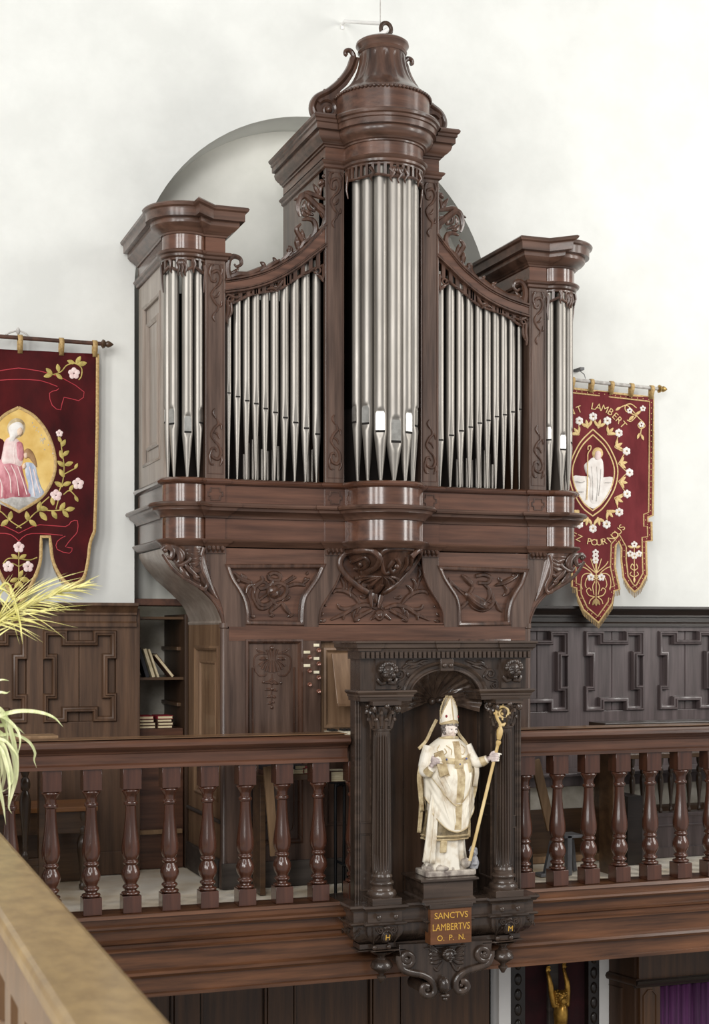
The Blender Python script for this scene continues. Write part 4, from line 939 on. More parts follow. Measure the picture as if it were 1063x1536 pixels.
# ovals with gilt letters on the bellied blocks
def text_mesh(body, size, ext=.001):
    cu = bpy.data.curves.new('letters', 'FONT'); cu.body = body; cu.size = size; cu.extrude = ext; cu.align_x = 'CENTER'; cu.align_y = 'CENTER'; cu.resolution_u = 3
    o = bpy.data.objects.new('letters', cu); COL.objects.link(o)
    bpy.context.view_layer.update()
    me = bpy.data.meshes.new_from_object(o.evaluated_get(bpy.context.evaluated_depsgraph_get()))
    vs = [tuple(v.co) for v in me.vertices]; fs = [tuple(p.vertices) for p in me.polygons]
    bpy.data.objects.remove(o); bpy.data.curves.remove(cu); bpy.data.meshes.remove(me)
    return vs, fs
def put_text(mb, body, size, m, ext=.001, sx=1.0, serif=0):
    vs, fs = text_mesh(body, size, ext)
    mb.add([m(x * sx, y, z) for x, y, z in vs], fs)
for s, ch in ((-1, 'H'), (1, 'M')):
    u0 = -.335 * s * -1
    q = MB(); f = lambda a, b, h: (u0 + a, -.103 - h - .006 + max(0, -(b + .145)) * .8, b)
    for sp in ((-.035, -.122, 1), (.035, -.122, -1)):
        q.tube([f(x, z, 0) for x, z in spiral(u0 * 0 + sp[0], sp[1], .017, .004, 90 + 60 * sp[2], 1.3 * sp[2], 16)], .0042, 6)
    for x, z in ((-.05, -.185), (.05, -.185)): q.tube([f(x, z, -.02), f(x * .8, z + .01, -.012), f(x * .7, z + .03, -.006)], .005, 6)
    q.tube([f(-.068, -.108, 0), f(-.066, -.15, 0), f(-.055, -.195, -.004)], .004, 6); q.tube([f(.068, -.108, 0), f(.066, -.15, 0), f(.055, -.195, -.004)], .004, 6)
    q.tube([f(-.012, -.112, 0), f(0, -.107, .004), f(.012, -.112, 0)], .005, 6)
    q.tube([f(.026 * math.cos(2 * PI * i / 20), -.155 + .032 * math.sin(2 * PI * i / 20), .004) for i in range(21)], .0045, 6)
    q.ball(f(0, -.155, -.006), (.025, .012, .031), 14, 8)
    q.build('oval_tablet', M['niche'], NI, smooth=60)
    q = MB(); put_text(q, ch, .040, lambda x, y, z: (u0 + x, -.123 - z + max(0, -(y)) * .35, -.158 + y)); q.build('gilt_letter', M['gilt_letter'], NI, smooth=0)
    # leaf relief on the end of the belly
    q = MB()
    for i in range(3):
        q.tube([(s * (.508 - .006 * i), .0 + .045 * i - .03, -.125 - .012 * i), (s * .505, .02 + .045 * i - .03, -.118 - .01 * i), (s * .498, .035 + .045 * i - .03, -.145 - .008 * i)], .005, 6)
        q.tube([(s * (.45 + .012 * i), -.078 + .0 * i, -.12 - .012 * i), (s * (.462 + .012 * i), -.080, -.116 - .012 * i), (s * (.47 + .012 * i), -.074, -.14 - .01 * i)], .0045, 6)
    q.build('end_leaves', M['niche'], NI, smooth=60)
# name plaque
q = MB(); q.box(-.112, .112, -.134, -.06, -.208, -.03); pl = q.build('plaque', M['plaque'], NI, smooth=0, bev=.002)
q = MB(); q.box(-.118, .118, -.14, -.06, -.03, -.008); q.build('plaque_cap', M['niche_h'], NI, smooth=0, bev=.003)
for txt, sz, z, sx in (('SANCTVS', .044, -.066, .98), ('LAMBERTVS', .049, -.124, .80), ('O.  P.  N.', .040, -.178, 1.0)):
    q = MB(); put_text(q, txt, sz, lambda x, y, e, z=z: (x, -.1345 - e, z + y), .0008, sx)
    q.build('lettering', M['gilt_letter'], pl, smooth=0)
# pendants
for s in (-1, 1):
    q = MB(); q.lathe([(.07, -.238), (.05, -.25), (.022, -.262), (.018, -.270), (.025, -.274), (.024, -.280), (.046, -.292), (.056, -.312), (.056, -.322), (.048, -.33), (.03, -.342), (.016, -.352), (.012, -.362), (.024, -.366), (.024, -.374), (.014, -.388), (.008, -.40), (.001, -.402)], (s * .335, -.03), 28, closed=False)
    q.build('pendant', M['niche'], NI, smooth=50)
# scroll bracket with cherub head and ball
q = MB(); Yb = 6.93
B2 = lambda L: [(Nn(a, b, Yb)[0], Nn(a, b, Yb)[2]) for a, b in L]
q.plate([B2([(600, 1418), (604, 1450), (622, 1462), (640, 1468), (655, 1488), (668, 1494), (682, 1484), (694, 1462), (715, 1452), (738, 1440), (741, 1412)])], -.05, .2); q.build('bracket_board', M['niche'], NI, smooth=30, bev=.003)
def bm_(px, py, o_): a = Nn(px, py, Yb); return (a[0], -.05 - o_, a[2])
ST = [(spiral(611, 1439, 13, 2.5, 200, -1.6, 30), .015, 'even', .01), ([(598, 1440), (604, 1454), (618, 1460), (634, 1463), (646, 1470), (653, 1482), (650, 1492), (640, 1494), (634, 1488), (636, 1480), (643, 1481)], .017, 'even', .01),
      (spiral(726, 1431, 13, 2.5, -20, 1.6, 30), .015, 'even', .01), ([(739, 1432), (732, 1446), (718, 1452), (702, 1457), (690, 1464), (684, 1476), (687, 1487), (697, 1487), (702, 1480), (698, 1473), (691, 1474)], .017, 'even', .01),
      ([(610, 1439)], .012, 'ball', .012), ([(727, 1431)], .012, 'ball', .012), ([(642, 1485)], .011, 'ball', .012), ([(692, 1478)], .011, 'ball', .012)]
carve(ST, bm_, 'bracket_scrolls', M['niche'], NI, n=8)
q = MB(); 
for a, b in (((606, 1439), .11), ((728, 1431), .11), ((640, 1486), .10), ((692, 1478), .1)):
    c0 = Nn(a[0], a[1], Yb); q.lathe([(.03, 0), (.036, .02), (.034, b + .06)], (0, 0), 18); 
    n0 = len(q.v) - 3 * 18 - 0
q = MB()
for (a, b) in ((612, 1440), (725, 1432), (642, 1485), (692, 1479)):
    c0 = Nn(a, b, Yb)
    q.tube([(c0[0], -.045, c0[2]), (c0[0], .02, c0[2]), (c0[0], .13, c0[2])], lambda t: .034 - .004 * math.sin(PI * t), 18)
q.build('scroll_rolls', M['niche'], NI, smooth=50)
q = MB(); a = Nn(665, 1477, Yb); q.ball((a[0], -.075, a[2]), (.030, .034, .042), 18, 12); q.build('ball', M['niche'], NI, smooth=60)
q = MB(); a = Nn(667, 1493, Yb); q.ball((a[0], -.07, a[2]), (.03, .02, .012), 12, 8); q.ball((a[0], -.07, a[2] - .018), (.016, .014, .012), 10, 6); q.build('drop', M['niche'], NI, smooth=60)
def cherub(q, c, r, fwd=-1):
    x, y, z = c
    q.ball((x, y, z), (r, r * .95, r * 1.12), 14, 10)
    q.ball((x, y - r * .95, z - r * .12), (r * .16, r * .22, r * .2), 8, 6)                      # nose
    q.tube([(x - r * .25, y - r * .86, z - r * .5), (x, y - r * .93, z - r * .48), (x + r * .25, y - r * .86, z - r * .5)], r * .09, 6)
    for s in (-1, 1):
        q.ball((x + s * r * .48, y - r * .68, z - r * .3), r * .36, 9, 6)                          # cheeks
        q.tube([(x + s * r * .18, y - r * .88, z + r * .22), (x + s * r * .42, y - r * .86, z + r * .3), (x + s * r * .66, y - r * .68, z + r * .18)], r * .1, 6)
        q.ball((x + s * r * .38, y - r * .86, z + r * .08), (r * .15, r * .1, r * .09), 8, 6)
    for i in range(9):
        a = PI * i / 8; q.ball((x + r * 1.0 * math.cos(a), y - r * .35, z + r * .25 + r * .85 * math.sin(a)), r * .34, 9, 6)
    q.ball((x, y - r * .75, z - r * .85), r * .3, 9, 6)
q = MB(); a = Nn(672, 1433, Yb); cherub(q, (a[0], -.075, a[2]), .030); q.build('cherub_head', M['niche'], NI, smooth=60)
for s in (-1, 1):
    W_ = []
    for i in range(5): W_.append(([(672 + s * 8, 1440 - i * 2), (672 + s * (16 + 2 * i), 1444 - i * 6), (672 + s * (27 - abs(i - 2)), 1446 - i * 6)], .012, 'leaf'))
    W_.append(([(672 + s * 6, 1444), (672 + s * 14, 1456), (672 + s * 20, 1452)], .010, 'taper'))
    carve(W_, bm_, 'cherub_wing', M['niche'], NI)
# body: back panel, flanks, outer strips
zi = 1.012
q = MB(); q.box(-.36, .36, .215, .26, 0, 1.25); q.build('back_panel', M['niche_back'], NI, smooth=0)
q = MB()
for x in (-.12, .14): q.tube([(x, .214, .0), (x, .214, 1.0)], .004, 6)
q.build('back_seams', M['niche'], NI, smooth=50)
for s in (-1, 1):
    q = MB(); q.box(min(s * .30, s * .36), max(s * .30, s * .36), -.01, .26, 0, 1.25); q.build('jamb', M['niche'], NI, smooth=0, bev=.003)
    q = MB()
    for y in (.03, .18): q.tube([(s * .298, y, .08), (s * .298, y, .98)], .006, 6)
    for z in (.08, .40, .46, .98): q.tube([(s * .298, .03, z), (s * .298, .18, z)], .006, 6)
    q.build('jamb_moulding', M['niche_h'], NI, smooth=50)
    q = MB(); q.box(min(s * .36, s * .455), max(s * .36, s * .455), .02, .10, 0, 1.25); q.build('pilaster', M['niche'], NI, smooth=0, bev=.003)
    q = MB()
    for x in (.44, .454): q.tube([(s * x, .018, 0), (s * x, .018, 1.02)], .007, 8)
    for z0, z1 in ((.06, .34), (.40, .98)):
        q.frame([(s * .375, z0), (s * .43, z0), (s * .43, z1), (s * .375, z1)], [(-.004, .0), (-.003, .006), (.003, .006), (.004, .0)], lambda a, b, h: (a, .02 - h, b))
    q.build('pilaster_moulding', M['niche_h'], NI, smooth=50)
    # fluted column
    o_ = (s * .335, -.035); q = MB(); rows = []
    for z in [.148, .156] + [.17 + .66 * i / 8 for i in range(9)] + [.85, .862]:
        t = (z - .15) / .71; R = .0495 - .0065 * t; row = []
        for i in range(120):
            a = 2 * PI * i / 120; g = max(0, math.cos(a * 20)) ** .7 if .16 < z < .845 else 0
            row.append((o_[0] + (R - .0085 * g) * math.cos(a), o_[1] + (R - .0085 * g) * math.sin(a), z))
        rows.append(row)
    q.grid(rows, cv=True); co = q.build('column', M['niche'], NI, smooth=50)
    q = MB(); q.box(o_[0] - .078, o_[0] + .078, o_[1] - .078, o_[1] + .078, .0, .035); q.build('column_plinth', M['niche_h'], co, smooth=0, bev=.003)
    q = MB(); q.lathe(cr([(.072, .035), (.076, .05), (.070, .066)], 4) + [(.058, .07), (.054, .082), (.056, .092)] + cr([(.058, .094), (.063, .103), (.058, .112)], 3) + [(.052, .116), (.052, .13), (.055, .136), (.052, .142), (.049, .15)], o_, 32); q.build('column_base', M['niche_h'], co, smooth=50)
    q = MB(); q.lathe([(.044, .862), (.050, .866), (.050, .874), (.044, .878), (.044, .90), (.05, .94), (.062, .975), (.066, .985)], o_, 28)
    for i in range(8):
        a = 2 * PI * i / 8; c_, s_ = math.cos(a), math.sin(a)
        L = [(.046, .878), (.054, .90), (.060, .918), (.068, .922), (.070, .914)]
        q.tube([(o_[0] + r * c_, o_[1] + r * s_, z) for r, z in cr(L, 3)], lambda t: .014 - .004 * t, 6)
        a += PI / 8; c_, s_ = math.cos(a), math.sin(a)
        L = [(.047, .89), (.056, .93), (.066, .955), (.076, .958), (.078, .948)]
        q.tube([(o_[0] + r * c_, o_[1] + r * s_, z) for r, z in cr(L, 3)], lambda t: .013 - .004 * t, 6)
    for i in range(4):
        a = PI / 4 + PI / 2 * i; c_, s_ = math.cos(a), math.sin(a)
        sp = [(.060, .95), (.076, .972)] + [(.084 + x, .972 + z) for x, z in spiral(0, 0, .016, .004, 120, -1.5, 16)]
        q.tube([(o_[0] + r * c_, o_[1] + r * s_, z) for r, z in sp], .0075, 7)
        q.ball((o_[0] + .084 * c_, o_[1] + .084 * s_, .972), .010, 8, 6)
    for i in range(4):
        a = PI / 2 * i; q.ball((o_[0] + .074 * math.cos(a), o_[1] + .074 * math.sin(a), .988), .014, 9, 6)
    q.box(o_[0] - .076, o_[0] + .076, o_[1] - .076, o_[1] + .076, .992, 1.012); q.build('capital', M['niche_h'], co, smooth=50)
# impost mouldings and arch front
for s in (-1, 1):
    pth = [(-.46, .1), (-.46, -.075), (-.195, -.075), (-.195, .2)] if s < 0 else [(.195, .2), (.195, -.075), (.46, -.075), (.46, .1)]
    q = MB(); q.sweep(pth, [(-.06, 1.068), (.022, 1.066), (.026, 1.058), (.020, 1.05), (.012, 1.044), (.012, 1.034), (.006, 1.03), (.004, 1.012), (-.06, 1.010)]); q.build('impost', M['niche_h'], NI, smooth=35)
aw, ah, az = .192, .135, 1.03
op = [(aw * math.cos(PI - PI * i / 28), az + ah * math.sin(PI - PI * i / 28)) for i in range(29)]
q = MB(); q.plate([[(-.455, 1.012), (-aw, 1.012)] + op + [(aw, 1.012), (.455, 1.012), (.455, 1.225), (-.455, 1.225)]], -.05, .02); q.build('arch_front', M['niche'], NI, smooth=30)
q = MB()
q.frame(op[::-1], [(-.044, .0), (-.044, .016), (-.036, .024), (-.028, .018), (-.024, .010), (-.010, .010), (-.006, .018), (.0, .018), (.0, -.03)], lambda a, b, h: (a, -.05 - h, b), closed=False); q.build('archivolt', M['niche_h'], NI, smooth=35)
q = MB(); q.box(-.036, .036, -.085, -.04, 1.16, 1.222)
for x in (-.018, .018): q.ball((x, -.088, 1.188), .0135, 12, 8)
q.build('keystone', M['niche_h'], NI, smooth=40, bev=.002)
q = MB(); rows = []; n = 84
for i in range(n + 1):
    a = math.radians(-22 + 224 * i / n); row = []
    for j in range(13):
        t = j / 12; R = .235 if True else 0
        rb = .5 + .5 * math.cos(i / n * 2 * PI * 14)
        x = .035 + t * R * math.cos(a); z = 1.005 + t * .175 * math.sin(a) + .0
        y = .165 - .19 * t ** 1.7 * max(.35, math.sin(max(a, 0.35)) if a < PI - .35 else .35) - .016 * rb * min(1, t * 3)
        row.append((x, y, z))
    rows.append(row)
q.grid(rows); sh = q.build('scallop_shell', M['shell_wood'], NI, smooth=60)
q = MB(); q.ball((.0, .12, .998), (.022, .03, .022), 12, 8); q.ball((.045, .115, 1.003), (.03, .03, .018), 12, 8); q.build('shell_hinge', M['niche_h'], sh, smooth=60)
q = MB(); q.box(-.3, .3, .02, .26, 1.2, 1.225); q.build('niche_soffit', M['niche_back'], NI, smooth=0)
# spandrel carvings and corner cherubs
def fm_(px, py, o_): a = Nn(px, py, 6.95); return (a[0], -.052 - o_, a[2])
SP = [(spiral(599, 1011, 9, 2, 100, -1.4, 22), .007), ([(603, 1002), (612, 996), (622, 996), (634, 991), (642, 991)], .009, 'taper'), ([(612, 1003), (620, 1000), (628, 998)], .008, 'leaf'), ([(608, 998), (612, 993), (620, 991)], .008, 'leaf'), (spiral(597, 1030, 5, 1, 0, 1.3, 14), .006), ([(600, 1020), (592, 1026), (594, 1034)], .008, 'taper'), ([(610, 1008), (612, 1016)], .008, 'leaf'), ([(628, 994), (636, 997)], .006, 'leaf'),
      (spiral(735, 1011, 9, 2, 80, 1.4, 22), .007), ([(731, 1002), (722, 996), (712, 996), (702, 992), (697, 991)], .009, 'taper'), ([(722, 1003), (714, 1000), (707, 998)], .008, 'leaf'), ([(726, 998), (722, 993), (714, 991)], .008, 'leaf'), (spiral(741, 1028, 5, 1, 180, -1.3, 14), .006), ([(735, 1020), (744, 1022), (743, 1030)], .008, 'taper'), ([(731, 1007), (724, 1016)], .008, 'leaf')]
carve(SP[:7], fm_, 'spandrel_scroll', M['niche'], NI); carve(SP[7:], fm_, 'spandrel_scroll', M['niche'], NI)
for px, py in ((577, 1010), (764, 1006)):
    a = fm_(px, py, 0); q = MB(); q.box(a[0] - .055, a[0] + .055, -.068, -.04, 1.07, 1.222); cherub(q, (a[0], -.085, a[2] + .004), .041)
    for s in (-1, 1): q.tube([(a[0] + s * .01, -.075, a[2] - .045), (a[0] + s * .035, -.085, a[2] - .05), (a[0] + s * .05, -.075, a[2] - .03)], .012, 7)
    q.build('cherub_block', M['niche'], NI, smooth=55)
# dentils and cornice
q = MB(); q.sweep([(-.462, .1), (-.462, -.07), (.462, -.07), (.462, .1)], [(-.06, 1.265), (.006, 1.265), (.006, 1.222), (-.06, 1.222)]); q.build('dentil_ground', M['niche'], NI, smooth=0)
for i in range(37):
    x = -.455 + .91 * i / 36; q = MB(); q.box(x - .008, x + .008, -.094, -.07, 1.226, 1.258)
    if i == 0: d0 = q.build('dentil', M['niche_h'], NI, smooth=0)
    else:
        d = d0.copy(); COL.objects.link(d); d.parent = NI; d.location = (x + .455, 0, 0)
cp = [(-.475, .25), (-.475, -.085), (-.36, -.085), (-.36, -.075), (-.05, -.075), (-.05, -.085), (.05, -.085), (.05, -.075), (.30, -.075), (.30, -.085), (.475, -.085), (.475, .25)]
q = MB(); q.sweep(cp, [(-.04, 1.312), (.02, 1.31), (.024, 1.302), (.016, 1.296), (.014, 1.278), (.004, 1.272), (.002, 1.262), (-.04, 1.26)]); q.plate([[(x, y) for x, y in cp]], 1.29, 1.309, lambda a, b, y: (a, b, y)); q.build('cornice', M['niche_h'], NI, smooth=30)
# pedestal block under the statue
q = MB(); q.sweep([(-.135, .15), (-.135, -.098), (.135, -.098), (.135, .15)], [(-.05, .118), (.022, .116), (.024, .106), (.010, .10), (.0, .094), (0, .02), (.01, .012), (.012, .0), (-.05, .0)]); q.plate([[(-.15, -.11), (.15, -.11), (.15, .15), (-.15, .15)]], .10, .116, lambda a, b, y: (a, b, y)); q.build('pedestal', M['niche_h'], NI, smooth=30)
# ------------------------------------------------------------------ the bishop statue
SY = 7.02
SX0, SZ0 = P(668, 1321, SY); SZ0 = .1175
ST_ = thing('bishop_statue', 'cream and gold carved statue of a bishop in a tall mitre, standing in the niche', 'statue', (SX0, SY, SZ0))
kx = P(669, 1200, SY)[0] - P(668, 1200, SY)[0]; kz = P(668, 1199, SY)[1] - P(668, 1200, SY)[1]
def S(px, py, dy=0.0): return ((px - 668) * kx, dy, (1321.5 - py) * kz)
# base slab, rocks
q = MB(); q.plate([[(a * kx, b) for a, b in [(-38, -.075), (-36, -.09), (32, -.09), (37, -.075), (37, .07), (-38, .07)]]], 0, .030, lambda a, b, y: (a, b, y)); q.build('base_slab', M['st_rock'], ST_, smooth=0, bev=.006)
q = MB(); rnd = random.Random(3)
for i in range(26):
    a = 2 * PI * i / 26; q.ball((math.cos(a) * 28 * kx, .0 + math.sin(a) * .06, .035), (.022 + rnd.random() * .012, .02, .014 + rnd.random() * .014), 7, 5)
q.build('rocky_ground', M['st_rock'], ST_, smooth=70)
# figure: alb, neck, head with face, arms and hands, one continuous body
q = MB(); rows = []
rings = cr([(1313, 668, 30, .078), (1300, 667, 29, .076), (1270, 667, 27, .072), (1235, 668, 28, .074), (1190, 671, 27, .076), (1160, 670, 27, .074), (1140, 671, 26, .068), (1128, 671, 22, .056), (1121, 671, 15, .044), (1116, 671.5, 9.5, .030), (1110, 672, 8.5, .028)], 4)
for py, cx_, hw, dp in rings:
    t = max(0, min(1, (py - 1190) / 110)); row = []
    for i in range(72):
        a = 2 * PI * i / 72; f = 1 + .085 * t * math.cos(a * 11 + .6 + math.sin(py * .05) * .3) + .05 * t * math.cos(a * 5 + 1)
        row.append(S(cx_ + hw * f * math.cos(a), py, dp * f * math.sin(a)))
    rows.append(row)
q.grid(rows, cv=True); q.cap(rows[0][::-1]); q.cap(rows[-1])
hc = S(672.5, 1104.5, -.012)
hx, hy, hz = hc
hstart = len(q.v)
q.ball(hc, (.0335, .037, .043), 24, 16)
q.ball((hx + .001, hy - .012, hz - .020), (.024, .026, .024), 18, 12)                         # jaw
q.ball((hx + .002, hy - .033, hz - .037), (.010, .009, .009), 12, 8)                          # chin
q.tube([(hx + .002, hy - .034, hz + .010), (hx + .0025, hy - .042, hz - .002), (hx + .003, hy - .047, hz - .011), (hx + .0025, hy - .040, hz - .015)], [.0045, .0055, .0075, .005], 8)
q.tube([(hx - .024, hy - .026, hz + .009), (hx - .012, hy - .036, hz + .0125), (hx + .002, hy - .036, hz + .009), (hx + .016, hy - .036, hz + .0125), (hx + .027, hy - .026, hz + .009)], .0045, 8)   # brow
q.tube([(hx - .009, hy - .037, hz - .0235), (hx + .002, hy - .041, hz - .0225), (hx + .013, hy - .037, hz - .0235)], .0032, 6)
q.tube([(hx - .007, hy - .036, hz - .028), (hx + .002, hy - .040, hz - .0285), (hx + .011, hy - .036, hz - .028)], .0034, 6)
for s in (-1, 1):
    q.ball((hx + s * .017 + .002, hy - .028, hz - .010), (.011, .010, .011), 10, 8)            # cheeks
    q.ball((hx + s * .0335, hy + .004, hz - .004), (.006, .010, .013), 10, 8)                  # ears
for i in range(hstart, len(q.v)):
    x, y, z = q.v[i]; x -= hx; y -= hy; q.v[i] = (hx + x * .975 - y * .22, hy + x * .22 + y * .975, z - max(0, -y) * .08)
def limb(pts, r): q.tube([S(*p) for p in cr(pts, 5)], r, 14)
limb([(644, 1131, 0), (637, 1148, -.01), (632, 1164, -.03), (635, 1167, -.06), (638, 1160, -.085)], lambda t: .034 - .012 * t)
limb([(698, 1131, 0), (704, 1146, -.02), (709, 1155, -.045), (716, 1152, -.07), (721, 1149, -.085)], lambda t: .034 - .013 * t)
limb([(637, 1160, -.078), (638, 1154, -.092)], lambda t: .013)
limb([(719, 1150, -.08), (726, 1147, -.095)], lambda t: .013)
# hands: palm, four fingers, thumb
HR = S(639.5, 1150, -.098); HL = S(727.5, 1145.5, -.099)
q.ball(HR, (.017, .013, .020), 12, 9); q.ball(HL, (.017, .015, .017), 12, 9)
for i, (a, b) in enumerate(((640, 1142), (643, 1143.5), (645, 1147), (645.5, 1151))):            # right hand closes over the book edge
    q.tube([S(637.5 + i * .9, 1147 + i * 2.3, -.104), S(640 + i * .9, 1144 + i * 2.4, -.118), S(a + 3, b + 1, -.122), S(a + 5.5, b + 3.2, -.114)], [.0058, .0056, .005, .0042], 9)
q.tube([S(636, 1149, -.1), S(636.5, 1143, -.108), S(639.5, 1138.5, -.108)], [.0068, .006, .0048], 9)
for i in range(4):                                                                              # left hand round the staff
    y = 1140.5 + i * 3.4
    q.tube([S(724.5, y + 1, -.104), S(729, y, -.120), S(734 - i * .3, y + .3, -.122), S(736 - i * .5, y + 1, -.108)] if i else [S(724.5, 1142, -.104), S(730, 1140.3, -.118), S(735, 1141, -.118), S(738.5, 1142, -.112)], [.0060, .0058, .0052, .0046], 9)
q.tube([S(723, 1144, -.1), S(725, 1139, -.106), S(729, 1137, -.108)], [.0068, .006, .0048], 9)
sm_, nt_, bs_ = base_mat('statue_figure', 0.5)
def fig_mat():
    N, L = nt_.nodes, nt_.links
    tc = N.new('ShaderNodeTexCoord'); nz = N.new('ShaderNodeTexNoise'); nz.inputs['Scale'].default_value = 16; nz.inputs['Detail'].default_value = 6
    L.new(tc.outputs['Object'], nz.inputs['Vector'])
    r1 = N.new('ShaderNodeValToRGB'); r1.color_ramp.elements[0].color = srgb(196, 178, 148); r1.color_ramp.elements[1].color = srgb(240, 233, 218); r1.color_ramp.elements[0].position = .3; r1.color_ramp.elements[1].position = .52
    r2 = N.new('ShaderNodeValToRGB'); r2.color_ramp.elements[0].color = srgb(206, 180, 164); r2.color_ramp.elements[1].color = srgb(240, 228, 218); r2.color_ramp.elements[0].position = .3; r2.color_ramp.elements[1].position = .55
    r3 = N.new('ShaderNodeValToRGB'); r3.color_ramp.elements[0].color = srgb(120, 100, 98); r3.color_ramp.elements[1].color = srgb(222, 206, 200); r3.color_ramp.elements[0].position = .38; r3.color_ramp.elements[1].position = .62
    for r in (r1, r2, r3): L.new(nz.outputs['Fac'], r.inputs['Fac'])
    mix = None; last = r1.outputs['Color']
    for c_, rad_, rp in ((hc, .052, r2), (HR, .034, r3), (HL, .034, r3)):
        vd = N.new('ShaderNodeVectorMath'); vd.operation = 'DISTANCE'; vd.inputs[1].default_value = c_; L.new(tc.outputs['Object'], vd.inputs[0])
        lt = N.new('ShaderNodeMath'); lt.operation = 'LESS_THAN'; lt.inputs[1].default_value = rad_; L.new(vd.outputs['Value'], lt.inputs[0])
        mx = N.new('ShaderNodeMix'); mx.data_type = 'RGBA'; L.new(lt.outputs[0], mx.inputs['Factor']); L.new(last, mx.inputs['A']); L.new(rp.outputs['Color'], mx.inputs['B']); last = mx.outputs['Result']
    L.new(last, bs_.inputs['Base Color'])
fig_mat()
fo = q.build('figure', sm_, ST_, smooth=180)
md = fo.modifiers.new('fuse', 'REMESH'); md.mode = 'VOXEL'; md.voxel_size = .0027; md.use_smooth_shade = True
md = fo.modifiers.new('soften', 'SMOOTH'); md.iterations = 2; md.factor = .5
for s in (-1, 1):
    q = MB(); q.ball((hx + (s * .0125 + .002) * .975 + .0335 * .22, hy - .0335 * .975 + s * .0125 * .22, hz - .0005), (.0045, .003, .0024), 10, 6); e = q.build('eye', M['st_hair'], fo, smooth=70)
# chasuble: draped shell with a long rounded front
def chas(py):
    tab = [(1117, 671.5, 12, .036), (1122, 671.5, 19, .052), (1130, 671, 28, .070), (1145, 670, 33, .084), (1165, 670, 35, .094), (1190, 672, 34, .097), (1215, 673, 34, .102), (1240, 673, 33.5, .106), (1260, 673, 32, .105)]
    for a, b in zip(tab, tab[1:]):
        if py <= b[0]:
            t = max(0, (py - a[0]) / (b[0] - a[0])); return [x + (y - x) * t for x, y in zip(a, b)]
    return tab[-1]
def chas_pt(a, py, off=0.0):
    """angle a (0 = to the front), row py"""
    _, cx_, hw, dp = chas(py)
    w = abs(math.sin(a)); fr = max(0, math.cos(a))
    u1 = 1214 - 62 * w ** 1.6; u2 = 1186 - 70 * w ** 1.5
    d = 0
    for u, amp in ((u1, .015), (u2, .008)):
        e = (py - u) / 5; d += amp * (1 / (1 + math.exp(-max(-30, min(30, -e))))) * min(1, max(0, (py - 1150) / 25))
    d += .0032 * math.cos(a * 9 + py * .012) * max(0, min(1, (py - 1140) / 60)) * (.4 + w)
    d += .004 * math.cos(2 * PI * (py - u1) / 17) * w * max(0, min(1, (py - 1150) / 40)) * fr
    f = 1 + d / .09
    return S(cx_ + (hw * f + off / kx) * math.sin(a), py, -(dp * f + off) * math.cos(a))
q = MB(); rows = []; n = 96
def hem(a):
    c_ = math.cos(a)
    return (1205 + 51 * max(0, c_) ** 1.1 ) if c_ > 0 else 1205 + 42 * (-c_)
for j in range(41):
    t = j / 40
    rows.append([chas_pt(2 * PI * i / n, 1117 + (hem(2 * PI * i / n) - 1117) * t) for i in range(n)])
q.grid(rows, cv=True); ch = q.build('chasuble', M['cream'], ST_, smooth=180, solid=.004)
q = MB(); q.tube([chas_pt(2 * PI * i / n, hem(2 * PI * i / n) - .6, .001) for i in range(n + 1)], .0034, 6); q.build('gold_hem', M['st_gold'], ch, smooth=60)
q = MB(); uu = [(a, 1214 - 62 * abs(math.sin(a)) ** 1.6 + 3) for a in [-1.15 + 2.3 * i / 40 for i in range(41)]]; q.tube([chas_pt(a, py, .002) for a, py in uu], .0032, 6); q.build('gold_hem', M['st_gold'], ch, smooth=60)
q = MB()
for a0, p0, a1, p1 in ((-.75, 1158, -.35, 1200), (-.55, 1150, -.2, 1196), (.75, 1158, .5, 1196), (.9, 1150, .75, 1190), (-.6, 1200, -.3, 1240), (.6, 1198, .38, 1240), (-.15, 1215, -.06, 1248)):
    q.tube([chas_pt(a0 + (a1 - a0) * t, p0 + (p1 - p0) * t, .001) for t in [i / 10 for i in range(11)]], lambda t: .0055 * math.sin(PI * min(.97, t + .03)) + .001, 7)
q.build('drapery_folds', M['cream'], ch, smooth=70, kind='stuff')
# gold bands: pallium yoke and centre orphrey, following the cloth
def band(pts, w, name, mat, off=.003, stones=()):
    q = MB(); P_ = cr(pts, 8); rows = []
    ang = lambda px, py: math.asin(max(-.99, min(.99, (px - chas(py)[1]) / chas(py)[2])))
    for i, (a, b) in enumerate(P_):
        c0 = P_[max(i - 1, 0)]; c1 = P_[min(i + 1, len(P_) - 1)]; dx, dy = c1[0] - c0[0], c1[1] - c0[1]; L = math.hypot(dx, dy) + 1e-9
        nx, ny = -dy / L, dx / L
        row = []
        for k in (-1, -1, -.5, 0, .5, 1, 1):
            x, y = a + nx * w * k, b + ny * w * k
            row.append(chas_pt(ang(x, y), y, off))
        for e, kk in ((0, 0), (6, 0)):
            x, y = a + nx * w * (-1 if e == 0 else 1), b + ny * w * (-1 if e == 0 else 1); row[e] = chas_pt(ang(x, y), y, -.004)
        rows.append(row)
    q.grid(rows); o = q.build(name, mat, ch, smooth=60); return o
band([(677, 1122), (677, 1150), (677, 1185), (676, 1212)], 5.2, 'orphrey', M['st_gold'])
band([(676, 1214), (675, 1232), (674, 1252)], 5.0, 'orphrey', M['st_gold'])
band([(648, 1146), (660, 1149), (676, 1151), (690, 1149), (698, 1145)], 4.2, 'pallium', M['st_gold'], .006)
band([(651, 1150), (656, 1162), (660, 1172)], 3.4, 'pallium', M['st_gold'], .006)
band([(695, 1148), (694, 1160), (693, 1168)], 3.4, 'pallium', M['st_gold'], .006)
